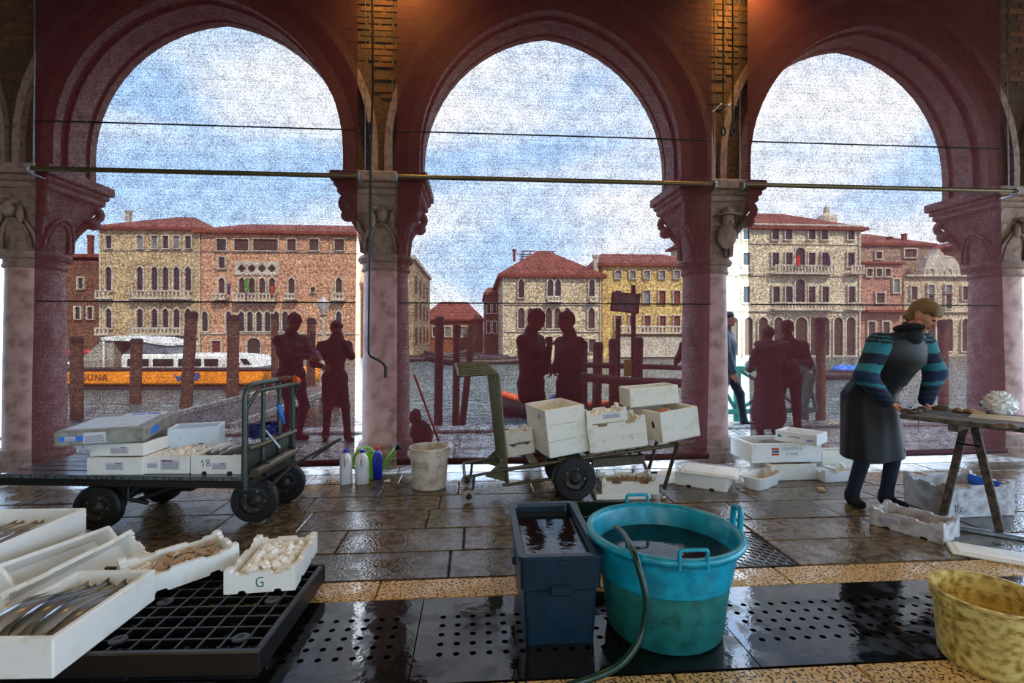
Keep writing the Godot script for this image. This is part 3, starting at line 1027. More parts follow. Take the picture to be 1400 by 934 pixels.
# wins: [kind, px centre, top row, bottom row, width px, pane material, frame px]
func windows(p: Node3D, z: float, wins: Array, frame_mat: Material) -> void:
	for e in wins:
		var a := W(e[1], e[3], z)
		var top := W(e[1], e[2], z).y
		var pw: float = (W(e[1] + e[4], e[3], z).x - a.x)
		var fr: float = pw / e[4] * (e[6] if e.size() > 6 else 1.6)
		var h := top - a.y
		var s := ST()
		outline_ring(s, shape2(e[0], pw, h), shape2(e[0], pw, h, fr), 0.0, 0.22)
		var o := part(p, "window", done(s), frame_mat, Transform3D(Basis.IDENTITY, Vector3(a.x, a.y, z) - p.position))
		s = ST()
		prism(s, shape2(e[0], pw, h), 0.0, 0.05)
		part(o, "pane", done(s), M[e[5]])
func slab_on(p: Node3D, called: String, z: float, r: Array, proud: float, m: Material) -> MeshInstance3D:   # a raised piece [x0, y0, x1, y1] in rows and columns of the frame
	var a := W(r[0], r[1], z)
	var b := W(r[2], r[3], z)
	var c := (a + b) / 2 - p.position
	return part(p, called, bx(Vector3(absf(b.x - a.x), absf(a.y - b.y), proud), minf(0.04, absf(a.y - b.y) * 0.2), Vector3(c.x, c.y, proud / 2)), m)
func balcony(p: Node3D, z: float, r: Array) -> void:   # floor, rail and balusters
	var a := W(r[0], r[3], z)
	var b := W(r[1], r[2], z)
	var k := a - p.position
	var w := b.x - a.x
	var h := b.y - a.y
	var o := part(p, "balcony", bx(Vector3(w, 0.18, 0.8), 0.02, Vector3(w / 2, 0.09, 0.4)), M.trim, Transform3D(Basis.IDENTITY, k))
	part(o, "rail", bx(Vector3(w, 0.14, 0.16), 0.02, Vector3(w / 2, h, 0.72)), M.trim)
	var s := ST()
	var n := int(w / 0.32)
	for i in n + 1:
		box(s, Vector3(0.08 + (w - 0.16) * i / n, h / 2 + 0.05, 0.72), Vector3(0.13, h, 0.12))
	var bal := part(o, "balusters", done(s), M.trim)
	bal.set_meta("kind", "stuff")
func palace(called: String, label: String, r: Array, z: float, deep: float, m: Material) -> Node3D:   # r: [x0, x1, eave row]
	var a := W(r[0], 470, z)
	var b := W(r[1], 470, z)
	var top := W((r[0] + r[1]) / 2.0, r[2], z).y
	var w := b.x - a.x
	var h := top - WATER
	var o := thing(called, label, "building", Vector3(a.x + w / 2, WATER, z))
	part(o, "wall", bx(Vector3(w, h + 0.6, deep), 0.05, Vector3(0, h / 2 - 0.3, -deep / 2)), m)
	return o
func hip_roof(p: Node3D, w: float, deep: float, y: float, rise: float, over := 0.5, ridge := 0.35) -> void:
	var s := ST()
	s.set_smooth_group(-1)
	var x := w / 2 + over
	var f := over
	var bk := -deep - over
	var a := [Vector3(-x, y, f), Vector3(x, y, f), Vector3(x, y, bk), Vector3(-x, y, bk)]
	var r0 := Vector3(-w / 2 * ridge, y + rise, -deep / 2)
	var r1 := Vector3(w / 2 * ridge, y + rise, -deep / 2)
	quad(s, r0, r1, a[1], a[0])
	tri(s, r1, a[2], a[1])
	quad(s, r1, r0, a[3], a[2])
	tri(s, r0, a[0], a[3])
	quad(s, a[0], a[1], a[2], a[3])
	box(s, Vector3(0, y - 0.12, -deep / 2), Vector3(w + over * 2, 0.24, deep + over * 2))
	part(p, "roof", done(s), M.roof)
func chimney(p: Node3D, px: float, y0: float, y1: float, wpx: float, z: float, m: Material) -> void:
	var a := W(px, y1, z)
	var h := W(px, y0, z).y - a.y
	var w := wpx / FPX * -z
	var s := ST()
	box(s, Vector3(0, h * 0.35, 0), Vector3(w * 0.7, h * 0.9, w * 0.7))
	lathe(s, [[w * 0.36, h * 0.72], [w * 0.62, h * 0.95], [w * 0.62, h], [0, h]], 8, Vector3.ZERO, Basis.IDENTITY, -1)
	part(p, "chimney", done(s), m, Transform3D(Basis.IDENTITY, a - p.position))
func build_palaces() -> void:
	var h := 0.0
	# far left, low brick house
	var z := -47.0
	var b := palace("canal_house", "low brown brick house at the edge beside the beige palace", [60, 134, 356], z, 9, wallmat(Color(0.45, 0.31, 0.23)))
	hip_roof(b, 5.2, 9, 9.1, 0.8, 0.3)
	chimney(b, 124, 322, 352, 7, z - 1, M.roof)
	windows(b, z, [["r", 112, 380, 395, 7, "glass"], ["r", 125, 420, 436, 7, "glass"], ["r", 108, 420, 436, 7, "glass"]], M.trim)
	# beige gothic palace
	z = -46.0
	var beige := wallmat(Color(0.78, 0.69, 0.54))
	b = palace("palace", "beige gothic palace with rows of pointed windows and long balconies", [136, 273.5, 311], z, 11, beige)
	h = W(200, 311, z).y - WATER
	hip_roof(b, W(273.5, 400, z).x - W(136, 400, z).x, 11, h, 2.15, 0.4, 0.2)
	chimney(b, 176, 288, 308, 7, z - 3, M.trim)
	var xs := [150.5, 193.0, 213.0, 228.0, 243.0, 258.7]
	var wins := []
	for x in xs: wins.append(["r", x, 323, 340, 8, "curtained" if int(x) % 2 else "glass"])
	for x in xs: wins.append(["g", x, 364, 398, 8.5, "glass"])
	for x in xs: wins.append(["g", x, 421, 449, 8.5, "glass"])
	windows(b, z, wins, M.trim)
	for r in [[136, 341.5, 273.5, 344, 0.1], [136, 410, 273.5, 413, 0.14], [136, 460, 273.5, 463, 0.14], [136, 311, 273.5, 315, 0.3], [145, 470, 165, 488, 0.1], [272, 315, 274, 488, 0.12], [136, 315, 138.5, 488, 0.12]]:
		slab_on(b, "string_course", z, r, r[4], M.trim)
	balcony(b, z, [138, 157, 399, 410]); balcony(b, z, [183, 265, 399, 410])
	balcony(b, z, [138, 157, 449, 459]); balcony(b, z, [183, 265, 449, 459])
	# orange palace
	var orange := wallmat(Color(0.82, 0.63, 0.51))
	b = palace("palace", "orange brick palace with a carved quatrefoil panel and flags", [274.5, 492, 317], z, 12, orange)
	h = W(380, 317, z).y - WATER
	hip_roof(b, W(492, 400, z).x - W(274.5, 400, z).x, 12, h, 1.9, 0.5, 0.8)
	wins = []
	for e in [[304, 13, "glass"], [331, 20, "shutter"], [364, 34, "shutter"], [399.5, 12, "shutter"], [430, 13, "shutter"], [464.5, 13, "shutter"]]:
		wins.append(["r", e[0], 327.5, 343, e[1], e[2], 1.2])
	wins.append(["r", 304.5, 352, 367, 8.5, "glass"])
	for x in [304.4, 332.0, 345.5, 359.6, 373.0, 399.5, 464.0]: wins.append(["g", x, 379, 402, 8.5, "shutter"])
	for x in [281.6, 314.0, 331.4, 343.0, 355.4, 367.0, 379.0, 391.0, 404.0, 464.0]: wins.append(["g", x, 425, 453, 8, "glass"])
	wins.append(["r", 428.6, 393, 400, 6, "shutter", 1.0])
	wins.append(["a", 348, 462, 486, 18, "shutter"])
	wins.append(["r", 297, 466, 484, 12, "shutter_red"])
	windows(b, z, wins, M.trim)
	slab_on(b, "panel", z, [321, 357.5, 382, 377], 0.12, M.trim)
	var q := ST()
	for x in [331.4, 345.0, 359.0, 372.5]:
		var c := W(x, 367, z) - b.position
		for o in [Vector2(0.17, 0), Vector2(-0.17, 0), Vector2(0, 0.17), Vector2(0, -0.17)]:
			var poly := PackedVector2Array()
			for i in 8: poly.append(Vector2(c.x + o.x + cos(TAU * i / 8) * 0.17, c.y + o.y + sin(TAU * i / 8) * 0.17))
			prism(q, poly, 0.1, 0.14)
	part(b, "quatrefoil", done(q), M.shutter)
	for r in [[274.5, 344, 492, 346, 0.1], [274.5, 317, 492, 320, 0.25], [274.5, 455, 492, 457.5, 0.12], [326, 415, 378, 418, 0.3]]:
		slab_on(b, "string_course", z, r, r[4], M.trim)
	balcony(b, z, [323, 380, 403, 414]); balcony(b, z, [295, 313, 403, 411]); balcony(b, z, [392, 408, 403, 411]); balcony(b, z, [456, 473, 402, 412])
	for e in [[321, 392, 404, Color(0.10, 0.12, 0.35)], [345, 385, 400, Color(0.15, 0.55, 0.15)], [379, 394, 404, Color(0.75, 0.20, 0.1)]]:
		var f := W(e[0], e[2], z) - b.position
		var hh: float = (e[2] - e[1]) / FPX * -z
		var s := ST()
		tube(s, [f + Vector3(0, hh, 0.2), f + Vector3(0, hh + 0.2, 1.3)], 0.03, 6)
		box(s, f + Vector3(0, hh * 0.55, 1.1), Vector3(0.25, hh * 1.1, 0.12), 0.04)
		part(b, "flag", done(s), mat(e[3], 0.8))
	# side canal: receding side house, low house, cream palace, yellow palace
	b = thing("canal_house", "cream house seen edge-on beside the middle column", "building", W(560, 470, -44), 0.0)
	b.position.y = WATER
	var s := ST()
	var k0 := W(588, 470, -44) - W(560, 470, -44)
	var hh0 := W(561, 352, -44).y - WATER
	var poly := PackedVector2Array([Vector2(-3.4, 0), Vector2(0.3, 0), Vector2(0.3, hh0), Vector2(-3.4, hh0)])
	prism(s, poly, -16.5, 0)
	part(b, "wall", done(s), wallmat(Color(0.66, 0.58, 0.46)))
	part(b, "cornice", bx(Vector3(4.1, 0.4, 17.0), 0.05, Vector3(-1.55, hh0, -8.2)), M.trim)
	for i in 4:
		for j in 3:
			part(b, "window", bx(Vector3(0.1, 1.5, 1.0), 0.02, Vector3(0.33, 2.0 + j * 2.3, -2.0 - i * 3.6)), M.shutter)
	b = palace("canal_house", "low orange-brown house under tiled roofs at the end of the side canal", [575, 661, 436], -62, 10, wallmat(Color(0.56, 0.36, 0.25)))
	hip_roof(b, 7.0, 10, W(620, 436, -62).y - WATER, 2.4, 0.4, 0.5)
	windows(b, -62, [["r", 613, 447, 460, 8, "curtained"], ["r", 634, 447, 460, 8, "curtained"], ["r", 596, 447, 460, 8, "glass"]], M.trim)
	b = palace("canal_house", "narrow red-brown tall house squeezed beside the cream palace", [664, 680.5, 400], -50, 11, wallmat(Color(0.42, 0.30, 0.24)))
	hip_roof(b, 1.2, 11, W(675, 400, -50).y - WATER, 1.0, 0.2)
	windows(b, -50, [["r", 668, 415, 428, 4, "glass"], ["r", 676, 415, 428, 4, "glass"], ["r", 668, 440, 455, 4, "glass"], ["r", 676, 440, 455, 4, "glass"]], M.trim)
	z = -42.0
	b = palace("palace", "cream palace with a red hipped roof and a rooftop terrace", [687, 822, 376], z, 12, wallmat(Color(0.83, 0.77, 0.65)))
	h = W(750, 376, z).y - WATER
	hip_roof(b, W(822, 400, z).x - W(687, 400, z).x, 12, h, 3.0, 0.4, 0.12)
	wins = []
	for x in [712.5, 752.0, 762.5, 808.5]: wins.append(["g", x, 381, 407, 7.5, "glass"])
	for x in [712.5, 725.0, 737.0, 750.0, 762.0, 775.0, 808.0]: wins.append(["g", x, 420, 449, 8.5, "shutter"])
	for x in [715.0, 740.0, 782.0, 809.0]: wins.append(["r", x, 464, 481, 9, "shutter"])
	windows(b, z, wins, M.trim)
	for r in [[687, 415, 822, 417.5, 0.14], [687, 452, 822, 454.5, 0.14], [687, 376, 822, 379, 0.3], [687, 379, 689.5, 492, 0.1], [819.5, 379, 822, 492, 0.1]]:
		slab_on(b, "string_course", z, r, r[4], M.trim)
	balcony(b, z, [747, 768, 407, 414]); balcony(b, z, [804, 814, 407, 414])
	chimney(b, 814.5, 349, 374, 9, z - 1.5, M.trim); chimney(b, 703, 341, 356, 5, z - 7, M.roof)
	s = ST()
	var t0 := W(715, 352, z - 6) - b.position
	for i in 5:
		for j in 2:
			tube(s, [t0 + Vector3(i * 0.72, -1.6, -j * 2.0), t0 + Vector3(i * 0.72, 0.62, -j * 2.0)], 0.05, 6)
	for y in [0.1, 0.6]:
		for j in 2: tube(s, [t0 + Vector3(-0.2, y, -j * 2.0), t0 + Vector3(3.1, y, -j * 2.0)], 0.06, 6)
	box(s, t0 + Vector3(1.45, -0.3, -1.0), Vector3(3.2, 0.12, 2.2))
	part(b, "roof_terrace", done(s), M.wood)
	part(b, "skylight", bx(Vector3(0.5, 0.06, 0.5), 0.01), M.curtained, tf(W(763, 362, z - 2.6) - b.position, 0, 0.45))
	# yellow palace
	z = -43.5
	b = palace("palace", "yellow house with shuttered windows and a white ground floor behind the sign board", [823, 960, 361], z, 11, wallmat(Color(0.86, 0.74, 0.47)))
	h = W(880, 361, z).y - WATER
	hip_roof(b, W(960, 400, z).x - W(823, 400, z).x, 11, h, 1.75, 0.4, 0.7)
	wins = []
	for x in [844.5, 864.0, 883.5, 904.5, 924.5, 945.0]: wins.append(["r", x, 370.5, 381, 8, "curtained", 1.2])
	for x in [844.5, 883.5, 904.5, 924.5, 945.0]: wins.append(["r", x, 398, 415, 9, "curtained" if x == 883.5 else "shutter_red", 1.2])
	for x in [844.5, 864.0, 884.0, 905.0, 924.5, 945.0]: wins.append(["r", x, 432, 451, 8.5, "shutter_red", 1.2])
	windows(b, z, wins, M.trim)
	slab_on(b, "ground_floor_wall", z, [840, 460, 960, 488], 0.5, M.trim)
	for x in [858.0, 880.0, 905.0, 932.0]:
		slab_on(b, "ground_window", z + 0.5, [x - 5, 461, x + 5, 473], 0.06, M.shutter)
	slab_on(b, "cornice", z, [823, 361, 960, 364], 0.35, M.trim)
	balcony(b, z, [842, 955, 447, 457])
	# white palace, its neighbours and a domed turret
	z = -46.0
	b = palace("palace", "white stone palace with flags, balconies and a columned ground floor", [990, 1176, 311], z, 13, wallmat(Color(0.87, 0.82, 0.71)))
	h = W(1080, 311, z).y - WATER
	hip_roof(b, W(1176, 400, z).x - W(990, 400, z).x, 13, h, 2.9, 0.5, 0.45)
	wins = []
	for x in [1004.0, 1019.0, 1059.0, 1077.0, 1108.5, 1126.0, 1162.0]: wins.append(["r", x, 314, 328, 9, "glass", 1.4])
	for x in [1019.0, 1059.0, 1077.5, 1108.5, 1126.5, 1162.0]: wins.append(["r", x, 346, 365, 9, "glass", 1.6])
	for x in [1019.0, 1060.0, 1077.5, 1108.5, 1127.0, 1163.0]: wins.append(["r", x, 392, 414, 9, "glass", 1.6])
	wins.append(["a", 1092.5, 339, 365, 13, "glass", 1.6]); wins.append(["a", 1092.5, 382, 414, 13, "glass", 1.6])
	for e in [[1002, 12], [1022, 11], [1042, 12], [1063, 12], [1094, 16], [1126, 12], [1144.5, 12], [1161.5, 12]]:
		wins.append(["a", e[0], 434, 486, e[1], "shutter", 2.0])
	wins.append(["r", 1110.5, 434, 486, 8, "shutter", 1.6])
	windows(b, z, wins, M.trim)
	for r in [[990, 333, 1176, 335, 0.12], [990, 376, 1176, 378.5, 0.14], [990, 424, 1176, 427, 0.18], [990, 306, 1176, 312, 0.5], [1173, 312, 1176, 488, 0.14]]:
		slab_on(b, "string_course", z, r, r[4], M.trim)
	balcony(b, z, [1053, 1134, 365, 376]); balcony(b, z, [1156, 1174, 365, 376]); balcony(b, z, [1010, 1026, 365, 376])
	balcony(b, z, [1053, 1134, 415, 425]); balcony(b, z, [1156, 1174, 415, 425])
	for e in [[1081.5, 353, 366, Color(0.75, 0.08, 0.06)], [1122, 353, 366, Color(0.08, 0.10, 0.35)]]:
		var f := W(e[0], e[2], z) - b.position
		var hh: float = (e[2] - e[1]) / FPX * -z
		s = ST()
		tube(s, [f + Vector3(0, hh, 0.2), f + Vector3(0, hh + 0.2, 1.3)], 0.03, 6)
		box(s, f + Vector3(0, hh * 0.55, 1.1), Vector3(0.3, hh * 1.1, 0.12), 0.04)
		part(b, "flag", done(s), mat(e[3], 0.8))
	b = thing("bell_turret", "grey domed turret with a finial behind the white palace", "turret", W(1130, 300, -67))
	part(b, "dome", lt([[1.3, -1.2], [1.3, 0.0], [1.2, 0.35], [0.8, 0.65], [0.42, 0.85], [0.36, 1.4], [0.4, 1.55], [0.2, 1.9], [0.08, 2.1], [0.0, 2.8]], 16), M.trim)
	part(b, "drum", bx(Vector3(2.2, 18.5, 2.2), 0.05, Vector3(0, -10.3, 0)), wallmat(Color(0.7, 0.62, 0.55)))
	z = -49.0
	b = palace("palace", "grey stepped house with a long tiled roof behind the pink house", [1170, 1275, 333], z, 14, wallmat(Color(0.62, 0.54, 0.48)))
	hip_roof(b, W(1275, 400, z).x - W(1170, 400, z).x, 14, W(1220, 333, z).y - WATER, 2.4, 0.3, 0.7)
	windows(b, z, [["r", 1243, 341, 352, 16, "shutter"], ["r", 1200, 345, 354, 8, "glass"]], M.trim)
	chimney(b, 1216, 324, 334, 7, z - 2, M.roof); chimney(b, 1236, 320, 332, 7, z - 2, M.roof)
	z = -46.5
	b = palace("canal_house", "small pink house with a flat cornice beside the white palace", [1177, 1234, 361], z, 2.2, wallmat(Color(0.72, 0.54, 0.47)))
	slab_on(b, "cornice", z, [1176, 358, 1235, 362], 0.3, M.roof)
	windows(b, z, [["r", 1187, 368, 378, 7, "shutter"], ["r", 1200, 368, 378, 7, "shutter"], ["r", 1212, 368, 378, 7, "shutter"], ["r", 1202, 401, 414, 11, "shutter"], ["r", 1224, 382, 400, 8, "curtained"], ["r", 1190, 440, 470, 9, "shutter"], ["r", 1210, 440, 470, 9, "shutter"]], M.trim)
	slab_on(b, "awning", z, [1177, 424, 1234, 428], 0.9, M.roof)
	b = palace("palace", "white baroque front with a curved gable and round windows behind the fishmonger", [1236, 1345, 378], z, 2.3, wallmat(Color(0.80, 0.73, 0.62)))
	h = W(1290, 378, z).y - WATER
	s = ST()
	var gp := PackedVector2Array()
	for e in [[1262, 380], [1264, 362], [1268, 352], [1276, 349], [1283, 340], [1290, 349], [1302, 351], [1310, 362], [1313, 380]]:
		var v := W(e[0], e[1], z) - b.position
		gp.append(Vector2(v.x, v.y))
	prism(s, gp, -0.8, 0.1)
	part(b, "gable", done(s), M.trim)
	wins = []
	for x in [1271.0, 1295.0]:
		wins.append(["a", x, 368, 376, 7.5, "shutter"]); wins.append(["r", x, 390, 402, 8, "curtained"]); wins.append(["r", x, 404, 422, 8, "shutter"]); wins.append(["a", x, 436, 480, 11, "shutter"])
	for x in [1248.0, 1318.0, 1335.0]:
		wins.append(["r", x, 392, 410, 8, "shutter"]); wins.append(["a", x, 436, 480, 10, "shutter"])
	windows(b, z, wins, M.trim)
	slab_on(b, "cornice", z, [1236, 376, 1345, 380], 0.4, M.trim); slab_on(b, "cornice", z, [1236, 425, 1345, 428], 0.3, M.trim)
	b = palace("palace", "tall tan house at the far edge behind the oyster table", [1346, 1420, 330], z, 10, wallmat(Color(0.70, 0.58, 0.44)))
	hip_roof(b, 6.0, 10, W(1380, 330, z).y - WATER, 1.0)
	windows(b, z, [["r", 1362, 350, 368, 9, "glass"], ["r", 1385, 350, 368, 9, "glass"], ["g", 1362, 395, 425, 9, "glass"], ["g", 1385, 395, 425, 9, "glass"]], M.trim)

# ---------- boat, piles, jetty ----------
func build_waterside() -> void:
	build_boat()
	var piles := [[105, 105, 463, 12.5, 0.27, "short thick mooring pile at the edge of the boat's stern by the column"], [187, 184, 465, 15.4, 0.31, "short mooring pile before the white canopy of the yellow boat"], [262, 253, 428, 14.5, 0.32, "leaning dark-capped mooring pile before the boat's middle"], [319, 318, 433, 16.5, 0.37, "thick upright dark-capped mooring pile before the boat's bow logo"], [426, 424, 437, 16.0, 0.26, "mooring pile between the two men on the quay"], [375, 376, 431, 17.0, 0.22, "mooring pile behind the man with the phone"],
		[601, 599, 436, 10.9, 0.19, "tallest of the three mooring piles beyond the slatted cart handle"], [625, 623, 447, 10.9, 0.16, "upright thinner mooring pile in the middle of the group of three"], [647, 632, 447, 11.5, 0.16, "mooring pile leaning outward beside the slatted cart handle"],
		[798, 798, 470, 10.2, 0.16, "mooring pile just behind the facing man's back"], [818, 815, 471, 9.9, 0.19, "mooring pile between the facing man and the sign posts"], [838, 838, 467, 9.6, 0.16, "mooring pile at the nearer sign post"], [872, 871, 465, 9.4, 0.2, "mooring pile beside the yellow notice"],
		[1122, 1122, 437, 11.5, 0.2, "mooring pile between the hooded visitor and the fishmonger"], [1289, 1290, 440, 11.5, 0.2, "mooring pile behind the fishmonger's bowed head"]]
	for e in piles:
		var top := P(e[0], e[2], e[3])
		var bot := P(e[1], 580, e[3])
		bot = top + (bot - top) * ((top.y - WATER + 0.4) / (top.y - bot.y))
		var o := thing("mooring_pile", e[5], "pile", bot, 0.0, "mooring piles in the canal")
		var r: float = e[4] / 2
		var v: Vector3 = top - bot
		part(o, "trunk", tb([Vector3.ZERO, v * 0.3, v * 0.7, v], [r * 1.05, r * 1.0, r * 0.97, r], 14), M.pile)
		part(o, "cap", tb([v * 0.955, v, v + v.normalized() * 0.05], [r * 1.06, r * 1.06, r * 0.8], 14), M.pile_cap)
	# jetty with pale edge boards
	var a := C(-5.3, -0.12, 7.9)
	var b := C(-5.6, -0.12, 14.6)
	var t := yaw_of(a, b)
	var j := thing("jetty", "wooden jetty with pale edge boards running out beside the yellow boat", "jetty", a, t)
	var L := a.distance_to(b)
	for i in 22:
		part(j, "plank", bx(Vector3(L / 22 - 0.015, 0.05, 1.7), 0.005), M.wood_grey, tf(Vector3((i + 0.5) * L / 22, 0, 0)))
	for e in [-0.82, 0.82]:
		part(j, "edge_board", bx(Vector3(L, 0.12, 0.09), 0.01), M.trim, tf(Vector3(L / 2, 0.06, e)))
		for x in [0.6, L * 0.5, L - 0.6]:
			part(j, "post", bx(Vector3(0.14, 1.1, 0.14), 0.01), M.pile, tf(Vector3(x, -0.55, e * 0.85)))
	# landing stage rails and hotel sign on the other side
	var ra := P(795, 499, 9.6)
	var rb := P(938, 503, 9.3)
	solo("stage_rail", tb([ra, rb], 0.05, 8), M.pile, "round upper rail of the landing stage behind the white boxes", "rail")
	solo("stage_beam", tb([P(792, 515, 9.2), P(860, 522, 9.05), P(938, 524, 9.05)], 0.08, 8), M.pile, "heavy lower beam of the landing stage behind the white boxes", "beam")
	var sg := thing("sign_board", "framed board on two tall posts at the landing stage", "sign", P(852, 560, 9.2))
	for e in [[845.0, 436.0], [866.0, 390.0]]:
		var f := P(e[0], 600, 9.2) - sg.position
		part(sg, "post", tb([f + Vector3(0, -0.7, 0), P(e[0], e[1], 9.2) - sg.position], 0.045, 8), M.dark_iron)
	var c0 := P(837, 405, 9.4)
	var c1 := P(873, 397, 9.0)
	var ty := yaw_of(c0, c1)
	var pan := part(sg, "panel", bx(Vector3(c0.distance_to(c1), 0.34, 0.06), 0.01), M.wood_grey, tf((c0 + c1) / 2 - sg.position + Vector3(0, -0.17, 0), ty, 0, -0.12))
	part(pan, "frame", frame_mesh(c0.distance_to(c1), 0.36, 0.035, 0.09), M.pile)
	var yn := P(858, 503, 9.15)
	solo("notice", bx(Vector3(0.15, 0.30, 0.015), 0.003), mat(Color(0.75, 0.68, 0.12), 0.6, {"tex": "streak", "scale": 6.0}), "small yellow notice hung on the landing stage rail", "notice", tf(yn, 0.2))
	# street lamp on the far side of the jetty
	var lp := P(442, 476, 15)
	var l := thing("street_lamp", "ornate pale street lamp behind the man holding his hand to his face", "lamp", Vector3(lp.x, WATER - 0.2, lp.z))
	var hgt := P(442, 405, 15).y - WATER + 0.2
	part(l, "post", lt([[0.14, 0.0], [0.12, hgt * 0.3], [0.06, hgt * 0.45], [0.05, hgt * 0.82], [0.12, hgt * 0.84], [0, hgt * 0.85]], 12), M.trim)
	part(l, "lantern", lt([[0.07, hgt * 0.85], [0.19, hgt * 0.93], [0.2, hgt * 0.94], [0.06, hgt * 0.98], [0, hgt]], 8), mat(Color(0.75, 0.72, 0.72), 0.3))
	# turquoise wooden railing in the gap
	var g0 := G(985, 600)
	var g1 := G(1060, 600)
	var rl := thing("railing", "turquoise wooden railing with crossed braces seen in the gap", "railing", G(1000, 576), 0.05)
	for x in [-0.35, 0.10, 1.3]:
		part(rl, "post", bx(Vector3(0.09, 0.85, 0.09), 0.008, Vector3(x, 0.42, 0)), M.rail_green)
	for y in [0.86, 0.16]:
		part(rl, "rail", bx(Vector3(2.0, 0.08, 0.10), 0.008, Vector3(0.5, y, 0)), M.rail_green)
	for e in [[-0.33, 0.08], [0.12, 1.28], [1.32, 1.5]]:
		part(rl, "brace", tb([Vector3(e[0], 0.18, 0), Vector3(e[1], 0.84, 0)], 0.03, 6), M.rail_green)
		part(rl, "brace", tb([Vector3(e[0], 0.84, 0), Vector3(e[1], 0.18, 0)], 0.03, 6), M.rail_green)
	# moored gondolas
	gondola("black gondola moored below the cream palace", P(668, 490, 36), 0.15, 9.0, M.black, M.black)
	gondola("black gondola moored at the end of the side canal", P(585, 486, 40), 0.5, 8.0, M.black, M.black)
	gondola("rowing boat with orange trim and blue cover between the two talking men", P(765, 545, 12.6), -0.5, 3.4, M.orange, M.blue)
	gondola("dark rowing boat moored by the hooded visitor", P(1150, 500, 24), 0.1, 6.0, M.black, M.sky_blue)
	# far red and white boat
	var rbp := P(126, 494, 27)
	var o2 := thing("motor_boat", "small red-topped white boat beyond the yellow boat's stern", "boat", Vector3(rbp.x, WATER, rbp.z))
	part(o2, "hull", bx(Vector3(2.6, 0.7, 1.4), 0.1, Vector3(0, 0.3, 0)), M.white)
	part(o2, "canopy", bx(Vector3(1.7, 0.25, 1.3), 0.08, Vector3(0, 1.15, 0)), M.red)
	part(o2, "cabin", bx(Vector3(1.4, 0.6, 1.2), 0.05, Vector3(0, 0.85, 0)), M.curtained)
	# broom and sack behind the middle curtain
	var bt := P(566, 512, 6.15)
	var bb := P(600, 604, 6.05)
	var br := thing("broom", "red-handled broom leaning against the middle column", "broom", bb)
	part(br, "handle", tb([Vector3(0, 0, 0), bt - bb], 0.013, 8), M.red)
	var s := ST()
	box(s, Vector3(0.01, -0.12, 0), Vector3(0.22, 0.22, 0.06), 0.02)
	part(br, "bristles", done(s), M.red)
	var sk := ST()
	ball(sk, Vector3(0, 0.18, 0), Vector3(0.15, 0.2, 0.13), 14, Basis.IDENTITY, 0.1)
	ball(sk, Vector3(-0.06, 0.42, 0), Vector3(0.08, 0.1, 0.08), 12, Basis.IDENTITY, 0.1)
	solo("sack", done(sk), M.pile, "tied brown sack at the foot of the middle column behind the net", "sack", tf(G(575, 618)))
func frame_mesh(w: float, h: float, t: float, d: float) -> ArrayMesh:
	var s := ST()
	for e in [-1, 1]:
		box(s, Vector3(0, e * (h - t) / 2, 0), Vector3(w, t, d), 0.005)
		box(s, Vector3(e * (w - t) / 2, 0, 0), Vector3(t, h, d), 0.005)
	return done(s)
func hull_mesh(L: float, bw: float, y0: float, y1: float, sheer: float, grow: float, n := 20) -> ArrayMesh:
	var s := ST()
	s.set_smooth_group(0)
	var rows := []
	for i in n + 1:
		var t := float(i) / n
		var half := bw * pow(maxf(1.0 - pow(absf(t * 2 - 1), 2.6), 0.0), 0.6) + 0.02
		var lift := sheer * pow(absf(t * 2 - 1), 2.5)
		var x := (t - 0.5) * L
		rows.append([Vector3(x, y1 + lift, -half * grow), Vector3(x, y0 + lift * 0.7, -half), Vector3(x, y0 + lift * 0.7, half), Vector3(x, y1 + lift, half * grow)])
	for i in n:
		for k in 4:
			quad(s, rows[i][k], rows[i + 1][k], rows[i + 1][(k + 1) % 4], rows[i][(k + 1) % 4])
	return done(s)
func gondola(label: String, at: Vector3, turn: float, L: float, m: Material, cover: Material) -> void:
	var o := thing("gondola", label, "boat", Vector3(at.x, WATER, at.z), turn, "moored rowing boats")
	part(o, "hull", hull_mesh(L, L * 0.07, -0.15, 0.38, L * 0.07, 1.15), M.black)
	part(o, "gunwale", hull_mesh(L * 1.01, L * 0.082, 0.36, 0.42, L * 0.07, 1.02), m)
	var s := ST()
	ball(s, Vector3(L * 0.05, 0.45, 0), Vector3(L * 0.14, 0.22, L * 0.06), 12)
	part(o, "cover", done(s), cover)
	part(o, "prow_iron", tb(bend([Vector3(L * 0.49, 0.35 + L * 0.06, 0), Vector3(L * 0.515, 0.8 + L * 0.06, 0), Vector3(L * 0.49, 0.95 + L * 0.06, 0)], 0.2), 0.03, 6), M.steel)
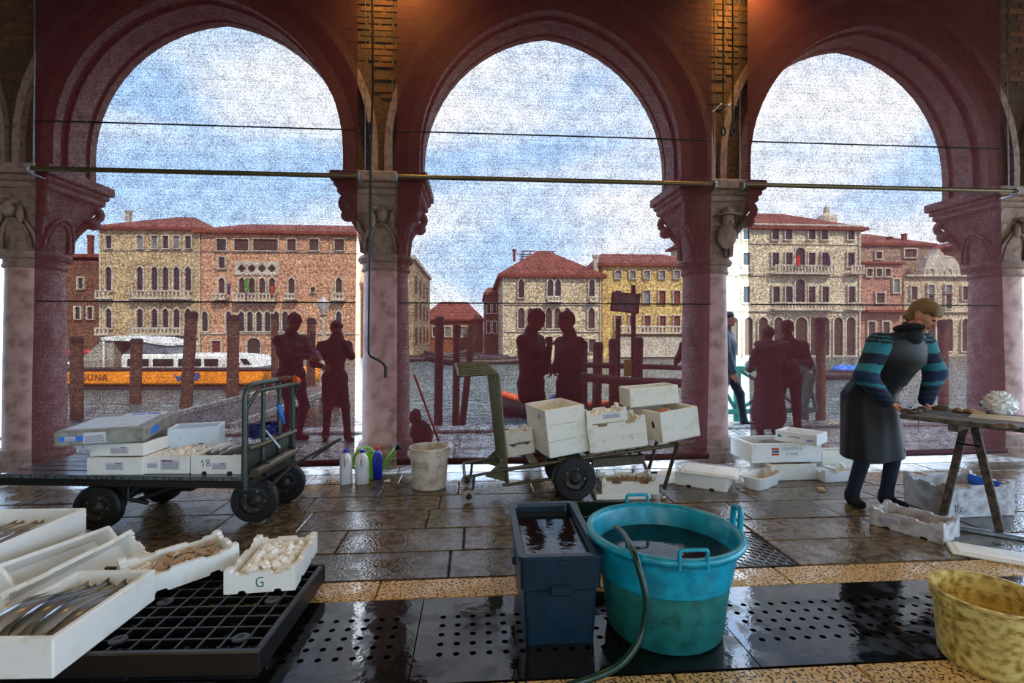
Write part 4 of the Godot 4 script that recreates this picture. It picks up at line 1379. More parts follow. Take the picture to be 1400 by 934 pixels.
func build_boat() -> void:
	var d := 20.3
	var k := d / FPX
	var p0 := P(230, 529, d)
	var o := thing("water_taxi", "yellow and white passenger boat with a blue bird emblem on its hull", "boat", Vector3(p0.x, WATER, p0.z), -YAW)
	var X := func(px: float) -> float: return (px - 230.0) * k
	var Y := func(py: float) -> float: return (529.0 - py) * k
	var dark := mat(Color(0.16, 0.13, 0.13), 0.5)
	var yel := mat(Color(0.90, 0.52, 0.03), 0.4)
	var wht := mat(Color(0.86, 0.86, 0.84), 0.4)
	part(o, "keel", bx(Vector3(X.call(390.0) - X.call(60.0), Y.call(521.0) + 0.25, 2.3), 0.1, Vector3((X.call(390.0) + X.call(60.0)) / 2, Y.call(521.0) / 2 - 0.12, 0)), dark)
	part(o, "hull", bx(Vector3(X.call(396.0) - X.call(56.0), Y.call(503.0) - Y.call(522.0), 2.5), 0.06, Vector3((X.call(396.0) + X.call(56.0)) / 2, (Y.call(503.0) + Y.call(522.0)) / 2, 0)), yel)
	part(o, "bow", hull_mesh(3.2, 1.2, Y.call(522.0), Y.call(502.0), 0.1, 1.02), yel, tf(Vector3(X.call(396.0), 0, 0)))
	part(o, "rubbing_strake", bx(Vector3(X.call(398.0) - X.call(54.0), 0.12, 2.6), 0.03, Vector3((X.call(398.0) + X.call(54.0)) / 2, Y.call(502.0), 0)), dark)
	# cabin with windows
	part(o, "cabin", bx(Vector3(X.call(325.0) - X.call(190.0), Y.call(483.0) - Y.call(503.0), 2.0), 0.08, Vector3((X.call(325.0) + X.call(190.0)) / 2, (Y.call(483.0) + Y.call(503.0)) / 2, 0)), wht)
	var s := ST()
	prism(s, PackedVector2Array([Vector2(X.call(322.0), Y.call(503.0)), Vector2(X.call(366.0), Y.call(503.0)), Vector2(X.call(352.0), Y.call(486.0)), Vector2(X.call(326.0), Y.call(484.0))]), -0.95, 0.95)
	part(o, "fore_cabin", done(s), wht)
	for e in [[200, 228], [233, 260], [266, 296], [300, 318]]:
		part(o, "window", bx(Vector3(X.call(e[1]) - X.call(e[0]), Y.call(489.0) - Y.call(499.0), 0.05), 0.02, Vector3((X.call(e[1]) + X.call(e[0])) / 2.0, Y.call(494.0), 1.0)), M.glass)
	for e in [[331, 342], [346, 356]]:
		s = ST()
		prism(s, PackedVector2Array([Vector2(X.call(e[0]), Y.call(489.0)), Vector2(X.call(e[1]) - 0.05, Y.call(489.0)), Vector2(X.call(e[1]) + 0.12, Y.call(496.0)), Vector2(X.call(e[0]) + 0.15, Y.call(496.0))]), 0.94, 0.98)
		part(o, "window", done(s), M.glass)
	# white canopy, windscreen, clear tarpaulin at the stern
	s = ST()
	prism(s, PackedVector2Array([Vector2(X.call(166.0), Y.call(465.0)), Vector2(X.call(166.0), Y.call(461.0)), Vector2(X.call(180.0), Y.call(459.0)), Vector2(X.call(215.0), Y.call(461.0)), Vector2(X.call(250.0), Y.call(469.0)), Vector2(X.call(250.0), Y.call(472.0)), Vector2(X.call(214.0), Y.call(466.0))]), -1.0, 1.0)
	part(o, "canopy", done(s), wht)
	s = ST()
	prism(s, PackedVector2Array([Vector2(X.call(192.0), Y.call(484.0)), Vector2(X.call(202.0), Y.call(475.0)), Vector2(X.call(215.0), Y.call(466.5)), Vector2(X.call(246.0), Y.call(471.0)), Vector2(X.call(252.0), Y.call(484.0))]), -0.92, 0.92)
	part(o, "windscreen", done(s), mat(Color(0.35, 0.38, 0.42), 0.15))
	s = ST()
	prism(s, PackedVector2Array([Vector2(X.call(128.0), Y.call(502.0)), Vector2(X.call(140.0), Y.call(486.0)), Vector2(X.call(166.0), Y.call(464.0)), Vector2(X.call(180.0), Y.call(464.0)), Vector2(X.call(180.0), Y.call(502.0))]), -0.9, 0.9)
	part(o, "tarpaulin", done(s), mat(Color(0.62, 0.60, 0.56), 0.3, {"tex": "streak"}))
	part(o, "tarpaulin_post", tb([Vector3(X.call(168.0), Y.call(502.0), 0.95), Vector3(X.call(168.0), Y.call(462.0), 0.95)], 0.04, 6), wht)
	# lettering and the blue bird
	var tm := TextMesh.new()
	tm.text = "ALILAGUNA"
	var fnt := SystemFont.new()
	fnt.font_names = PackedStringArray(["Droid Sans"])
	fnt.font_weight = 700
	tm.font = fnt
	tm.font_size = 48
	tm.pixel_size = 0.0068
	tm.depth = 0.02
	part(o, "lettering", tm, mat(Color(0.55, 0.30, 0.06), 0.5), tf(Vector3(X.call(146.0), Y.call(512.5), 1.26), 0, 0, 0, Vector3(1.15, 1, 1)))
	s = ST()
	for e in [[[266, 508], [276, 514], [283, 510], [290, 515], [298, 508], [301, 510], [296, 516], [286, 518], [280, 515], [272, 517]], [[270, 513], [280, 507], [288, 509], [281, 512]], [[286, 509], [297, 506], [300, 508], [290, 511]]]:
		var poly := PackedVector2Array()
		for v in e: poly.append(Vector2(X.call(float(v[0])), Y.call(float(v[1]))))
		prism(s, poly, 1.25, 1.275)
	part(o, "bird_emblem", done(s), mat(Color(0.16, 0.30, 0.55), 0.5))

# ---------- crates ----------
func wall_poly(L: float, h: float, cut: float, foot: float) -> PackedVector2Array:   # a crate wall with a stepped rim and notched foot
	var a := L / 2
	var p := PackedVector2Array()
	if foot > 0.0:
		for e in [[-1.0, 0.0], [-0.62, 0.0], [-0.58, foot], [-0.42, foot], [-0.38, 0.0], [0.38, 0.0], [0.42, foot], [0.58, foot], [0.62, 0.0], [1.0, 0.0]]:
			p.append(Vector2(e[0] * a, e[1]))
	else:
		p.append(Vector2(-a, 0)); p.append(Vector2(a, 0))
	if cut > 0.0:
		for e in [[1.0, 0.0], [0.86, 0.0], [0.82, 0.55], [0.66, 0.55], [0.62, 1.0], [0.34, 1.0], [0.30, 0.55], [-0.30, 0.55], [-0.34, 1.0], [-0.62, 1.0], [-0.66, 0.55], [-0.82, 0.55], [-0.86, 0.0], [-1.0, 0.0]]:
			p.append(Vector2(e[0] * a, h - cut * e[1]))
	else:
		p.append(Vector2(a, h)); p.append(Vector2(-a, h))
	return p
func crate_mesh(w: float, d: float, h: float, t := 0.025, cut := 0.0, foot := 0.0) -> ArrayMesh:
	var s := ST()
	if cut == 0.0 and foot == 0.0:
		for e in [-1, 1]:
			box(s, Vector3(0, h / 2, e * (d - t) / 2), Vector3(w, h, t), 0.006)
			box(s, Vector3(e * (w - t) / 2, h / 2, 0), Vector3(t, h - 0.0004, d - t * 1.2), 0.006)
	else:
		for e in [-1, 1]:
			prism(s, wall_poly(w, h, cut, foot), e * (d - t) / 2 - t / 2, e * (d - t) / 2 + t / 2)
			prism(s, wall_poly(d - t * 2, h, cut, foot), -t / 2, t / 2, Transform3D(Basis(Vector3.UP, PI / 2), Vector3(e * (w - t) / 2, 0, 0)))
		for e in [-1, 1]:
			for f in [-1, 1]:
				lathe(s, [[t * 0.75, foot], [t * 0.75, h], [t * 0.5, h + 0.004], [0, h + 0.004]], 8, Vector3(e * (w / 2 - t * 0.7), 0, f * (d / 2 - t * 0.7)), Basis.IDENTITY, -1)
	box(s, Vector3(0, foot + t / 2 + 0.002, 0), Vector3(w - t * 0.5, t, d - t * 0.5), 0.004)
	return done(s)
func crate(label: String, at: Vector3, b: Basis, w: float, d: float, h: float, o := {}) -> Node3D:
	var c := thing(o.get("name", "fish_box"), label, "box", at, 0.0, o.get("group", "foam fish boxes"))
	c.basis = b
	part(c, "shell", crate_mesh(w, d, h, o.get("t", 0.025), o.get("cut", 0.0), o.get("foot", 0.0)), M[o.get("mat", "foam")])
	for l in o.get("labels", []):     # [form, x, y, width, height, side: 0 front 1 left 2 right]
		var s := ST()
		var hw: float = l[3] / 2.0
		var hh: float = l[4] / 2.0
		quad_uv(s, Vector3(-hw, hh, 0), Vector3(hw, hh, 0), Vector3(hw, -hh, 0), Vector3(-hw, -hh, 0))
		var x: Transform3D = tf(Vector3(l[1], l[2], d / 2 + 0.0012)) if l[5] == 0 else tf(Vector3(-w / 2 - 0.0012, l[2], l[1]), -PI / 2) if l[5] == 1 else tf(Vector3(w / 2 + 0.0012, l[2], l[1]), PI / 2)
		part(c, "paper_label", done(s), M["form%d" % l[0]], x)
	return c
func put_ab(label: String, pa: Vector2, pb: Vector2, y: float, deep: float, h: float, o := {}) -> Node3D:
	var q := ab(pa, pb, y, deep)
	return crate(label, q.at, Basis(Vector3.UP, q.yaw), q.w, deep, h, o)
func lid(label: String, at: Vector3, b: Basis, w: float, d: float, h := 0.025, m := "foam") -> void:
	var s := ST()
	box(s, Vector3(0, h / 2, 0), Vector3(w, h, d), 0.008)
	box(s, Vector3(0, h + 0.003, 0), Vector3(w * 0.88, 0.008, d * 0.88), 0.003)
	solo("box_lid", done(s), M[m], label, "lid", Transform3D(b, at), "foam box lids")
func ice(label: String, xf: Transform3D, w: float, d: float, n: int, size := 0.02, m := "ice", height := 0.03) -> void:
	var s := ST()
	for i in n:
		var p := Vector3(rng.randf_range(-0.5, 0.5) * (w - size * 2), 0, rng.randf_range(-0.5, 0.5) * (d - size * 2))
		p.y = rng.randf() * height * (1.0 - pow(absf(p.x) / w * 2, 3)) 
		var r := size * rng.randf_range(0.5, 1.1)
		box(s, p, Vector3(r * 1.7, r * 1.1, r * rng.randf_range(0.9, 1.8)), r * 0.8, Transform3D(Basis.from_euler(Vector3(rng.randf() * 6, rng.randf() * 6, rng.randf() * 6)), p) * Transform3D(Basis.IDENTITY, -p))
	box(s, Vector3(0, -size * 0.5, 0), Vector3(w - 0.002, size, d - 0.002), 0.0)
	solo("crushed_ice", done(s), M[m], label, "ice", xf, "", "stuff")
func text_on(p: Node3D, called: String, txt: String, size: float, m: Material, xf: Transform3D) -> void:
	var tm := TextMesh.new()
	tm.text = txt
	var fnt := SystemFont.new()
	fnt.font_names = PackedStringArray(["Droid Sans"])
	tm.font = fnt
	tm.font_size = 32
	tm.pixel_size = size / 24.0
	tm.depth = 0.001
	part(p, called, tm, m, xf)

# ---------- tubs and buckets ----------
func build_tubs() -> void:
	# turquoise round tub
	var c := G(907, 852)
	var t := thing("tub", "big round turquoise tub full of water with four loop handles", "tub", c)
	var H := 0.47
	part(t, "lower_wall", lt([[0.0, 0.0], [0.255, 0.0], [0.272, 0.015], [0.306, 0.272]], 56, 0), M.teal_dirty)
	part(t, "shell", lt([[0.3, 0.268], [0.311, 0.270], [0.312, 0.275], [0.338, 0.41], [0.345, 0.435], [0.372, 0.44], [0.378, 0.455], [0.372, H], [0.350, H + 0.004], [0.338, 0.45], [0.30, 0.24], [0.26, 0.03], [0.0, 0.03]], 56, 0), M.teal)
	part(t, "water", lt([[0.322, 0.365], [0.0, 0.366]], 40, 0), M.pool)
	for a in [0.95, 1.60, 4.68, 0.0]:
		var d := Vector3(cos(a), 0, sin(a))
		var r := Vector3(-d.z, 0, d.x)
		var base := d * 0.366 + Vector3(0, H - 0.04, 0)
		if a == 0.0:
			part(t, "handle", tb(bend([base - r * 0.035 - Vector3(0, 0.03, 0), base - r * 0.035 + d * 0.012 + Vector3(0, 0.13, 0), base + r * 0.035 + d * 0.012 + Vector3(0, 0.13, 0), base + r * 0.035 - Vector3(0, 0.03, 0)], 0.03), 0.015, 8), M.teal)
		elif a != 0.95:
			part(t, "handle", tb(bend([base - r * 0.06, base - r * 0.06 + Vector3(0, 0.085, 0), base + r * 0.06 + Vector3(0, 0.085, 0), base + r * 0.06], 0.012), 0.009, 8), M.teal)
	# hose from the water over the rim to the floor
	var hp := [P(842, 722, 2.42), P(853, 731, 2.30), P(868, 760, 2.12), P(880, 800, 2.08), P(884, 830, 2.07), P(876, 870, 2.06), P(855, 902, 2.02), P(828, 920, 2.0), P(790, 934, 1.98), P(740, 950, 1.95)]
	var pts := []
	for i in hp.size() - 1:
		for k in 5:
			var q := (hp[i] as Vector3).cubic_interpolate(hp[i + 1], hp[maxi(i - 1, 0)], hp[mini(i + 2, hp.size() - 1)], k / 5.0)
			q.y = maxf(q.y, 0.017)
			pts.append(q)
	solo("hose", tb(pts, 0.0145, 10), M.hose, "dark green hose running out of the turquoise tub", "hose")
	# blue tank
	var a := G(713, 884)
	var b := G(818, 882)
	var q := ab(Vector2(712, 884), Vector2(814, 882), 0.0, 0.70)
	t = thing("water_tank", "dark blue rectangular tank of water beside the turquoise tub", "tank", q.at, q.yaw + 0.035)
	var w: float = q.w
	var s := ST()
	var rect := func(hw: float, hd: float, y: float) -> Array:
		var o := []
		for e in [[-1, 1], [1, 1], [1, -1], [-1, -1]]:
			for j in 4:
				var an: float = [PI, PI / 2, 0.0, -PI / 2][[[-1, 1], [1, 1], [1, -1], [-1, -1]].find(e)] - j * PI / 6
				o.append(Vector3(e[0] * (hw - 0.025) + cos(an) * 0.025, y, e[1] * (hd - 0.025) + sin(an) * 0.025))
		return o
	var prof := [[w / 2 - 0.012, 0.338, 0.0], [w / 2, 0.35, 0.25], [w / 2 + 0.003, 0.353, 0.255], [w / 2 + 0.014, 0.364, 0.262], [w / 2 + 0.018, 0.368, 0.395], [w / 2 + 0.026, 0.376, 0.40], [w / 2 + 0.026, 0.376, 0.418], [w / 2 - 0.006, 0.344, 0.418], [w / 2 - 0.012, 0.338, 0.40], [w / 2 - 0.03, 0.32, 0.05]]
	var rings := []
	for e in prof: rings.append(rect.call(e[0], e[1], e[2]))
	s.set_smooth_group(-1)
	for i in rings.size() - 1:
		for j in 16:
			quad(s, rings[i][j], rings[i][(j + 1) % 16], rings[i + 1][(j + 1) % 16], rings[i + 1][j])
	for ringi in [0, rings.size() - 1]:
		for j in range(1, 15): tri(s, rings[ringi][0], rings[ringi][j], rings[ringi][j + 1])
	part(t, "shell", done(s), M.tank)
	part(t, "grip", bx(Vector3(0.11, 0.045, 0.03), 0.008, Vector3(0.0, 0.262, 0.372)), M.tank)
	part(t, "grip", bx(Vector3(0.03, 0.045, 0.13), 0.008, Vector3(-w / 2 - 0.016, 0.262, 0.0)), M.tank)
	part(t, "water", bx(Vector3(w - 0.04, 0.02, 0.66), 0.0, Vector3(0, 0.36, 0)), M.pool)
	# dark green bin behind it
	var gb := thing("bin", "dark green open bin squeezed behind the blue tank", "bin", C(0.615, 0, 3.24), -YAW)
	part(gb, "shell", crate_mesh(0.40, 0.30, 0.30, 0.02), M.bin_green)
	# white plaster bucket
	t = thing("bucket", "stained white plastic bucket between the jugs and the slatted cart", "bucket", G(587, 665), 0.3)
	part(t, "shell", lt([[0.0, 0.0], [0.15, 0.0], [0.158, 0.01], [0.172, 0.27], [0.184, 0.272], [0.184, 0.285], [0.176, 0.29], [0.176, 0.305], [0.186, 0.31], [0.186, 0.32], [0.176, 0.325], [0.177, 0.36], [0.187, 0.362], [0.187, 0.374], [0.172, 0.376], [0.148, 0.02], [0.0, 0.02]], 40), M.bucket)
	for e in [-1, 1]: part(t, "ear", bx(Vector3(0.02, 0.05, 0.05), 0.005, Vector3(e * 0.19, 0.32, 0)), M.bucket)
	# yellow bucket
	t = thing("bucket", "grimy yellow bucket standing nearest on the yellow stone band", "bucket", C(2.075, 0, 2.19), 0.0)
	part(t, "shell", lt([[0.0, 0.0], [0.17, 0.0], [0.178, 0.01], [0.196, 0.24], [0.206, 0.243], [0.206, 0.285], [0.213, 0.29], [0.213, 0.30], [0.198, 0.302], [0.172, 0.03], [0.0, 0.025]], 56), M.yellow_bucket)
	for e in [-1, 1]: part(t, "ear", bx(Vector3(0.02, 0.04, 0.05), 0.005, Vector3(e * 0.205, 0.265, 0)), M.yellow_bucket)

# ---------- the flat trolley ----------
func wheel(p: Node3D, called: String, at: Vector3, r: float, wd: float, turn: float, hubr := 0.62, tyre: Material = null) -> void:
	var o := part(p, called, lt([[r * hubr, -wd / 2], [r * 0.93, -wd / 2], [r, -wd / 2 + 0.015], [r, wd / 2 - 0.015], [r * 0.93, wd / 2], [r * hubr, wd / 2]], 36), tyre if tyre else M.rubber, Transform3D(Basis(Vector3.UP, turn) * Basis(Vector3.RIGHT, PI / 2), at))
	part(o, "hub", lt([[0.0, -wd * 0.42], [r * hubr, -wd * 0.36], [r * hubr, wd * 0.36], [r * hubr * 0.85, wd * 0.42], [r * 0.3, wd * 0.36], [r * 0.2, wd * 0.5], [r * 0.12, wd * 0.62], [0.0, wd * 0.62]], 24), M.hub)
	if r < 0.1: return
	var s := ST()
	for i in 5:
		var a := TAU * i / 5
		lathe(s, [[0.008, wd * 0.36], [0.008, wd * 0.45], [0, wd * 0.46]], 6, Vector3(cos(a) * r * 0.45, 0, sin(a) * r * 0.45), Basis.IDENTITY, -1)
	part(o, "bolts", done(s), M.steel)
func build_trolley() -> void:
	var a := C(-3.72, 0.0, 3.64)
	var b := C(-1.88, 0.0, 3.55)
	var yw := yaw_of(a, b)
	var L := a.distance_to(b)
	var D := 0.74
	var hb := 0.41
	var t := thing("flat_trolley", "heavy flat trolley with wet plank bed and green pipe rail, loaded with fish boxes", "trolley", a, yw)
	# bed planks (local x along the bed, z negative away from the viewer)
	var n := 6
	for i in n:
		part(t, "bed_plank", bx(Vector3(L - 0.02, 0.03, D / n - 0.008), 0.005), M.wood_wet, tf(Vector3(L / 2, hb - 0.015 + rng.randf_range(-0.002, 0.002), -(i + 0.5) * D / n)))
	for z in [-0.015, -D + 0.015]:
		part(t, "frame_rail", bx(Vector3(L, 0.05, 0.03), 0.005), M.dark_iron, tf(Vector3(L / 2, hb - 0.055, z)))
	for x in [0.02, L * 0.4, L - 0.02]:
		part(t, "cross_rail", bx(Vector3(0.05, 0.05, D - 0.06), 0.005), M.dark_iron, tf(Vector3(x, hb - 0.056, -D / 2)))
	# wheels
	var w1 := G(130, 727)
	var lx: float = (t.transform.affine_inverse() * w1).x
	for z in [-0.06, -D + 0.06]:
		wheel(t, "wheel", Vector3(lx, 0.165, z), 0.165, 0.085, 0.12)
		part(t, "axle_hanger", bx(Vector3(0.12, 0.2, 0.04), 0.01), M.dark_iron, tf(Vector3(lx + 0.09, hb - 0.16, z - 0.06 if z > -0.3 else z + 0.06)))
	part(t, "axle", tb([Vector3(lx, 0.165, -0.02), Vector3(lx, 0.165, -D + 0.02)], 0.022, 10), M.dark_iron)
	for z in [-0.27, -D + 0.02]:
		wheel(t, "castor", Vector3(L - 0.08, 0.165, z), 0.165, 0.075, 0.25)
		part(t, "castor_fork", tb(bend([Vector3(L - 0.08, 0.165, z - 0.06), Vector3(L - 0.05, 0.30, z - 0.06), Vector3(L - 0.10, hb - 0.09, z)], 0.06), 0.024, 8), M.dark_iron)
	# steering rods and braces underneath
	part(t, "steering_rod", tb([Vector3(lx + 0.22, 0.19, -0.14), Vector3(L * 0.62, 0.26, -0.20), Vector3(L - 0.25, 0.33, -0.24)], 0.018, 8), M.dark_iron)
	part(t, "brace", tb([Vector3(lx + 0.18, 0.22, -0.10), Vector3(L * 0.55, 0.34, -0.12)], 0.022, 8), M.dark_iron)
	part(t, "brace", tb([Vector3(lx + 0.2, 0.36, -0.08), Vector3(lx + 0.2, 0.22, -0.08), Vector3(lx + 0.32, 0.18, -0.12)], 0.016, 8), M.dark_iron)
	part(t, "spring_beam", bx(Vector3(0.75, 0.04, 0.05), 0.01), M.dark_iron, tf(Vector3(L * 0.66, 0.30, -0.18), 0, 0, 0.10))
	part(t, "battery_box", bx(Vector3(0.36, 0.16, 0.3), 0.02), M.dark_iron, tf(Vector3(L * 0.56, 0.27, -0.5)))
	# end rail: posts, top pipes, end board and drawbar
	var top := 1.055
	var off := Vector3(0.03, 0, 0)
	var z0 := -0.02
	var z1 := -D + 0.02
	var R := Vector3(L - 0.01, 0, 0)
	part(t, "rail_hoop", tb(bend([R + Vector3(0, 0.32, z0), R + Vector3(0, top, z0), R + Vector3(0, top, z1), R + Vector3(0, 0.34, z1)], 0.10, 6), 0.021, 12), M.pipe)
	for f in [0.34, 0.68]:
		part(t, "rail_post", tb([R + Vector3(0, hb - 0.02, lerpf(z0, z1, f)), R + Vector3(0, top - 0.01, lerpf(z0, z1, f))], 0.017, 10), M.pipe)
	part(t, "push_bar", tb(bend([R + Vector3(0.0, top - 0.19, z0), R + Vector3(0.06, top - 0.045, z0 - 0.04), R + Vector3(0.06, top - 0.045, z1), R + Vector3(0.0, top - 0.16, z1)], 0.06, 5), 0.014, 10), M.pipe)
	part(t, "rail_binding", tb([R + Vector3(0.03, top - 0.02, z1 + 0.05), R + Vector3(0.05, top - 0.03, z1 + 0.005)], [0.045, 0.03], 8), M.orange)
	part(t, "rail_binding", tb([R + Vector3(0.0, top, z1 + 0.26), R + Vector3(0.0, top, z1 + 0.10)], 0.025, 8), mat(Color(0.35, 0.13, 0.05), 0.8))
	part(t, "end_board", bx(Vector3(0.02, 0.17, D - 0.04), 0.004), M.pipe, tf(Vector3(L - 0.03, hb + 0.085, -D / 2)))
	part(t, "end_pipe", tb([R + Vector3(0.02, hb + 0.19, z0 - 0.01), R + Vector3(0.02, hb + 0.19, z1)], 0.02, 10), M.bronze)
	part(t, "drawbar_tube", tb([R + Vector3(0.06, hb + 0.02, z0 - 0.02), R + Vector3(0.06, hb + 0.05, z1 + 0.08)], 0.036, 12), M.bronze)
	part(t, "drawbar_clamp", bx(Vector3(0.05, 0.11, 0.05), 0.008), M.dark_iron, tf(R + Vector3(0.06, hb + 0.02, z0 - 0.16)))
	part(t, "drawbar_clamp", bx(Vector3(0.05, 0.11, 0.05), 0.008), M.dark_iron, tf(R + Vector3(0.06, hb + 0.05, z1 + 0.14)))
	part(t, "drawbar", tb([R + Vector3(0.10, hb - 0.12, z0 - 0.12), R + Vector3(0.16, hb - 0.01, -D * 0.55), R + Vector3(0.36, hb + 0.10, z1 - 0.12)], 0.013, 8), M.dark_iron)
	part(t, "drawbar", tb([R + Vector3(0.36, hb + 0.10, z1 - 0.12), R + Vector3(0.20, hb - 0.02, z1 + 0.08)], 0.010, 8), M.dark_iron)
	part(t, "brake_lever", tb([R + Vector3(-0.02, hb + 0.28, -D * 0.42), R + Vector3(0.07, hb + 0.13, -D * 0.5)], 0.012, 6), M.steel)
	# blue rope tangle behind the end board
	var s := ST()
	for k in 7:
		var lp := []
		var c := t.transform * Vector3(L - 0.13, hb + 0.21 + k * 0.012, -D * 0.62)
		for i in 18:
			var an := TAU * i / 18
			lp.append(c + Vector3(cos(an) * rng.randf_range(0.07, 0.12), rng.randf_range(-0.02, 0.03), sin(an) * rng.randf_range(0.09, 0.16)))
		tube(s, lp, 0.011, 6, false, true)
	solo("rope_coil", done(s), mat(Color(0.03, 0.10, 0.36), 0.7), "tangled dark blue rope on the trolley behind its rail", "rope")
	s = ST()
	var f0 := P(376, 553, 3.9)
	for e in [[P(377, 553, 3.9), P(384, 553, 3.9), P(390, 579, 3.9), P(387, 581, 3.9)]]:
		quad(s, e[0], e[1], e[2], e[3])
		for i in 4: quad(s, e[i], e[i] + Vector3(0, 0, -0.006), e[(i + 1) % 4] + Vector3(0, 0, -0.006), e[(i + 1) % 4])
		quad(s, e[3] + Vector3(0, 0, -0.006), e[2] + Vector3(0, 0, -0.006), e[1] + Vector3(0, 0, -0.006), e[0] + Vector3(0, 0, -0.006))
	solo("strap_end", done(s), M.sky_blue, "bright blue strap end sticking up above the rope", "strap")
	# boxes on the bed
	var bd := {"group": "boxes on the flat trolley"}
	put_ab("lower white box of the pair under the grey slab box", Vector2(118, 650), Vector2(195, 650), hb, 0.66, 0.125, bd.merged({"labels": [[1, 0.0, 0.065, 0.13, 0.055, 0]], "t": 0.03}))
	put_ab("upper white box of the pair under the grey slab box", Vector2(122, 624.5), Vector2(197, 624), hb + 0.126, 0.64, 0.095, bd.merged({"labels": [[1, 0.02, 0.045, 0.13, 0.05, 0]], "t": 0.03}))
	# grey slab box with papers, tilted on top
	var g0 := G(82, 611, 0.634)
	var g1 := G(190, 607, 0.634)
	var gy := yaw_of(g0, g1)
	var gw := 0.53
	var gd := 0.84
	var gc := thing("slab_box", "dirty grey closed flat box with blue labels lying tilted on top", "box", (g0 + g1) / 2 + Vector3(0, 0.002, 0) + Basis(Vector3.UP, gy + 0.16) * Vector3(0, 0, -gd / 2), gy + 0.16, "boxes on the flat trolley")
	gc.rotate_object_local(Vector3.RIGHT, 0.0)
	part(gc, "shell", bx(Vector3(gw, 0.105, gd), 0.01, Vector3(0, 0.055, 0)), M.foam_grey)
	part(gc, "wrap", bx(Vector3(gw * 0.8, 0.002, gd * 0.66), 0.0, Vector3(-0.02, 0.1085, 0.05)), M.foam_blue)
	part(gc, "paper_sheet", bx(Vector3(0.30, 0.002, 0.15), 0.0, Vector3(0.08, 0.11, -0.30)), M.white, tf(Vector3.ZERO, 0.03))
	s = ST()
	for e in [[0.02, -0.30, 0.10, 0.05], [0.12, -0.31, 0.07, 0.06], [0.16, -0.28, 0.05, 0.03]]:
		box(s, Vector3(e[0], 0.112, e[1]), Vector3(e[2], 0.002, e[3]))
	part(gc, "blue_print", done(s), M.sky_blue)
	part(gc, "blue_label", bx(Vector3(0.002, 0.05, 0.19), 0.0, Vector3(gw / 2, 0.055, 0.18)), M.sky_blue)
	part(gc, "blue_label", bx(Vector3(0.15, 0.035, 0.002), 0.0, Vector3(-gw / 2 + 0.11, 0.055, gd / 2)), M.sky_blue)
	for l in [[-0.03, 0.13, 0.075], [-0.17, 0.06, 0.03]]:
		s = ST()
		quad_uv(s, Vector3(-l[1] / 2, l[2] / 2, 0), Vector3(l[1] / 2, l[2] / 2, 0), Vector3(l[1] / 2, -l[2] / 2, 0), Vector3(-l[1] / 2, -l[2] / 2, 0))
		part(gc, "paper_label", done(s), M.form2, tf(Vector3(l[0], 0.055, gd / 2 + 0.0022)))
	# pale blue tall box at the back
	var pb := crate("tall pale blue-white box at the back of the trolley", t.transform * Vector3(1.13, hb, -0.53), Basis(Vector3.UP, yw + 0.42), 0.36, 0.26, 0.27, bd.merged({"mat": "foam_blue", "t": 0.03, "labels": [[1, 0.03, 0.12, 0.10, 0.06, 0]]}))
	# two open boxes in front
	var o1 := put_ab("open white box of ice with a printed label on the trolley", Vector2(196, 648.5), Vector2(258, 648.5), hb, 0.45, 0.13, bd.merged({"labels": [[0, 0.03, 0.07, 0.14, 0.075, 0], [2, -0.1, 0.065, 0.08, 0.04, 0]], "t": 0.022}))
	ice("crushed ice in the box with the printed label on the trolley", o1.transform * tf(Vector3(0, 0.10, 0)), 0.26, 0.39, 160, 0.02)
	var o2 := put_ab("open white box of silvery fish with blue handwriting on the trolley", Vector2(261, 648), Vector2(331, 648), hb, 0.45, 0.13, bd.merged({"foot": 0.018, "labels": [[1, 0.02, 0.055, 0.11, 0.05, 0]], "t": 0.022}))
	text_on(o2, "handwriting", "18", 0.05, M.ink_blue, tf(Vector3(-0.08, 0.075, 0.2262), 0, 0, 0.15))
	ice("crushed ice under the silvery fish on the trolley", o2.transform * tf(Vector3(0, 0.085, 0)), 0.30, 0.38, 80, 0.018)
	for i in 7:
		var fm := fish_mesh(0.30, 0.05, 0.028, Color(0.10, 0.12, 0.14), Color(0.62, 0.64, 0.66))
		solo("fish", fm, M.fish, ["first", "second", "third", "fourth", "fifth", "sixth", "seventh"][i] + " silvery fish counted along the handwritten box on the trolley", "fish", o2.transform * tf(Vector3(-0.09 + i * 0.032, 0.12 + 0.012 * (i % 3), 0.03 * (i % 2) - 0.02), 1.2 + rng.randf_range(-0.4, 0.4), PI / 2), "fish on the trolley")

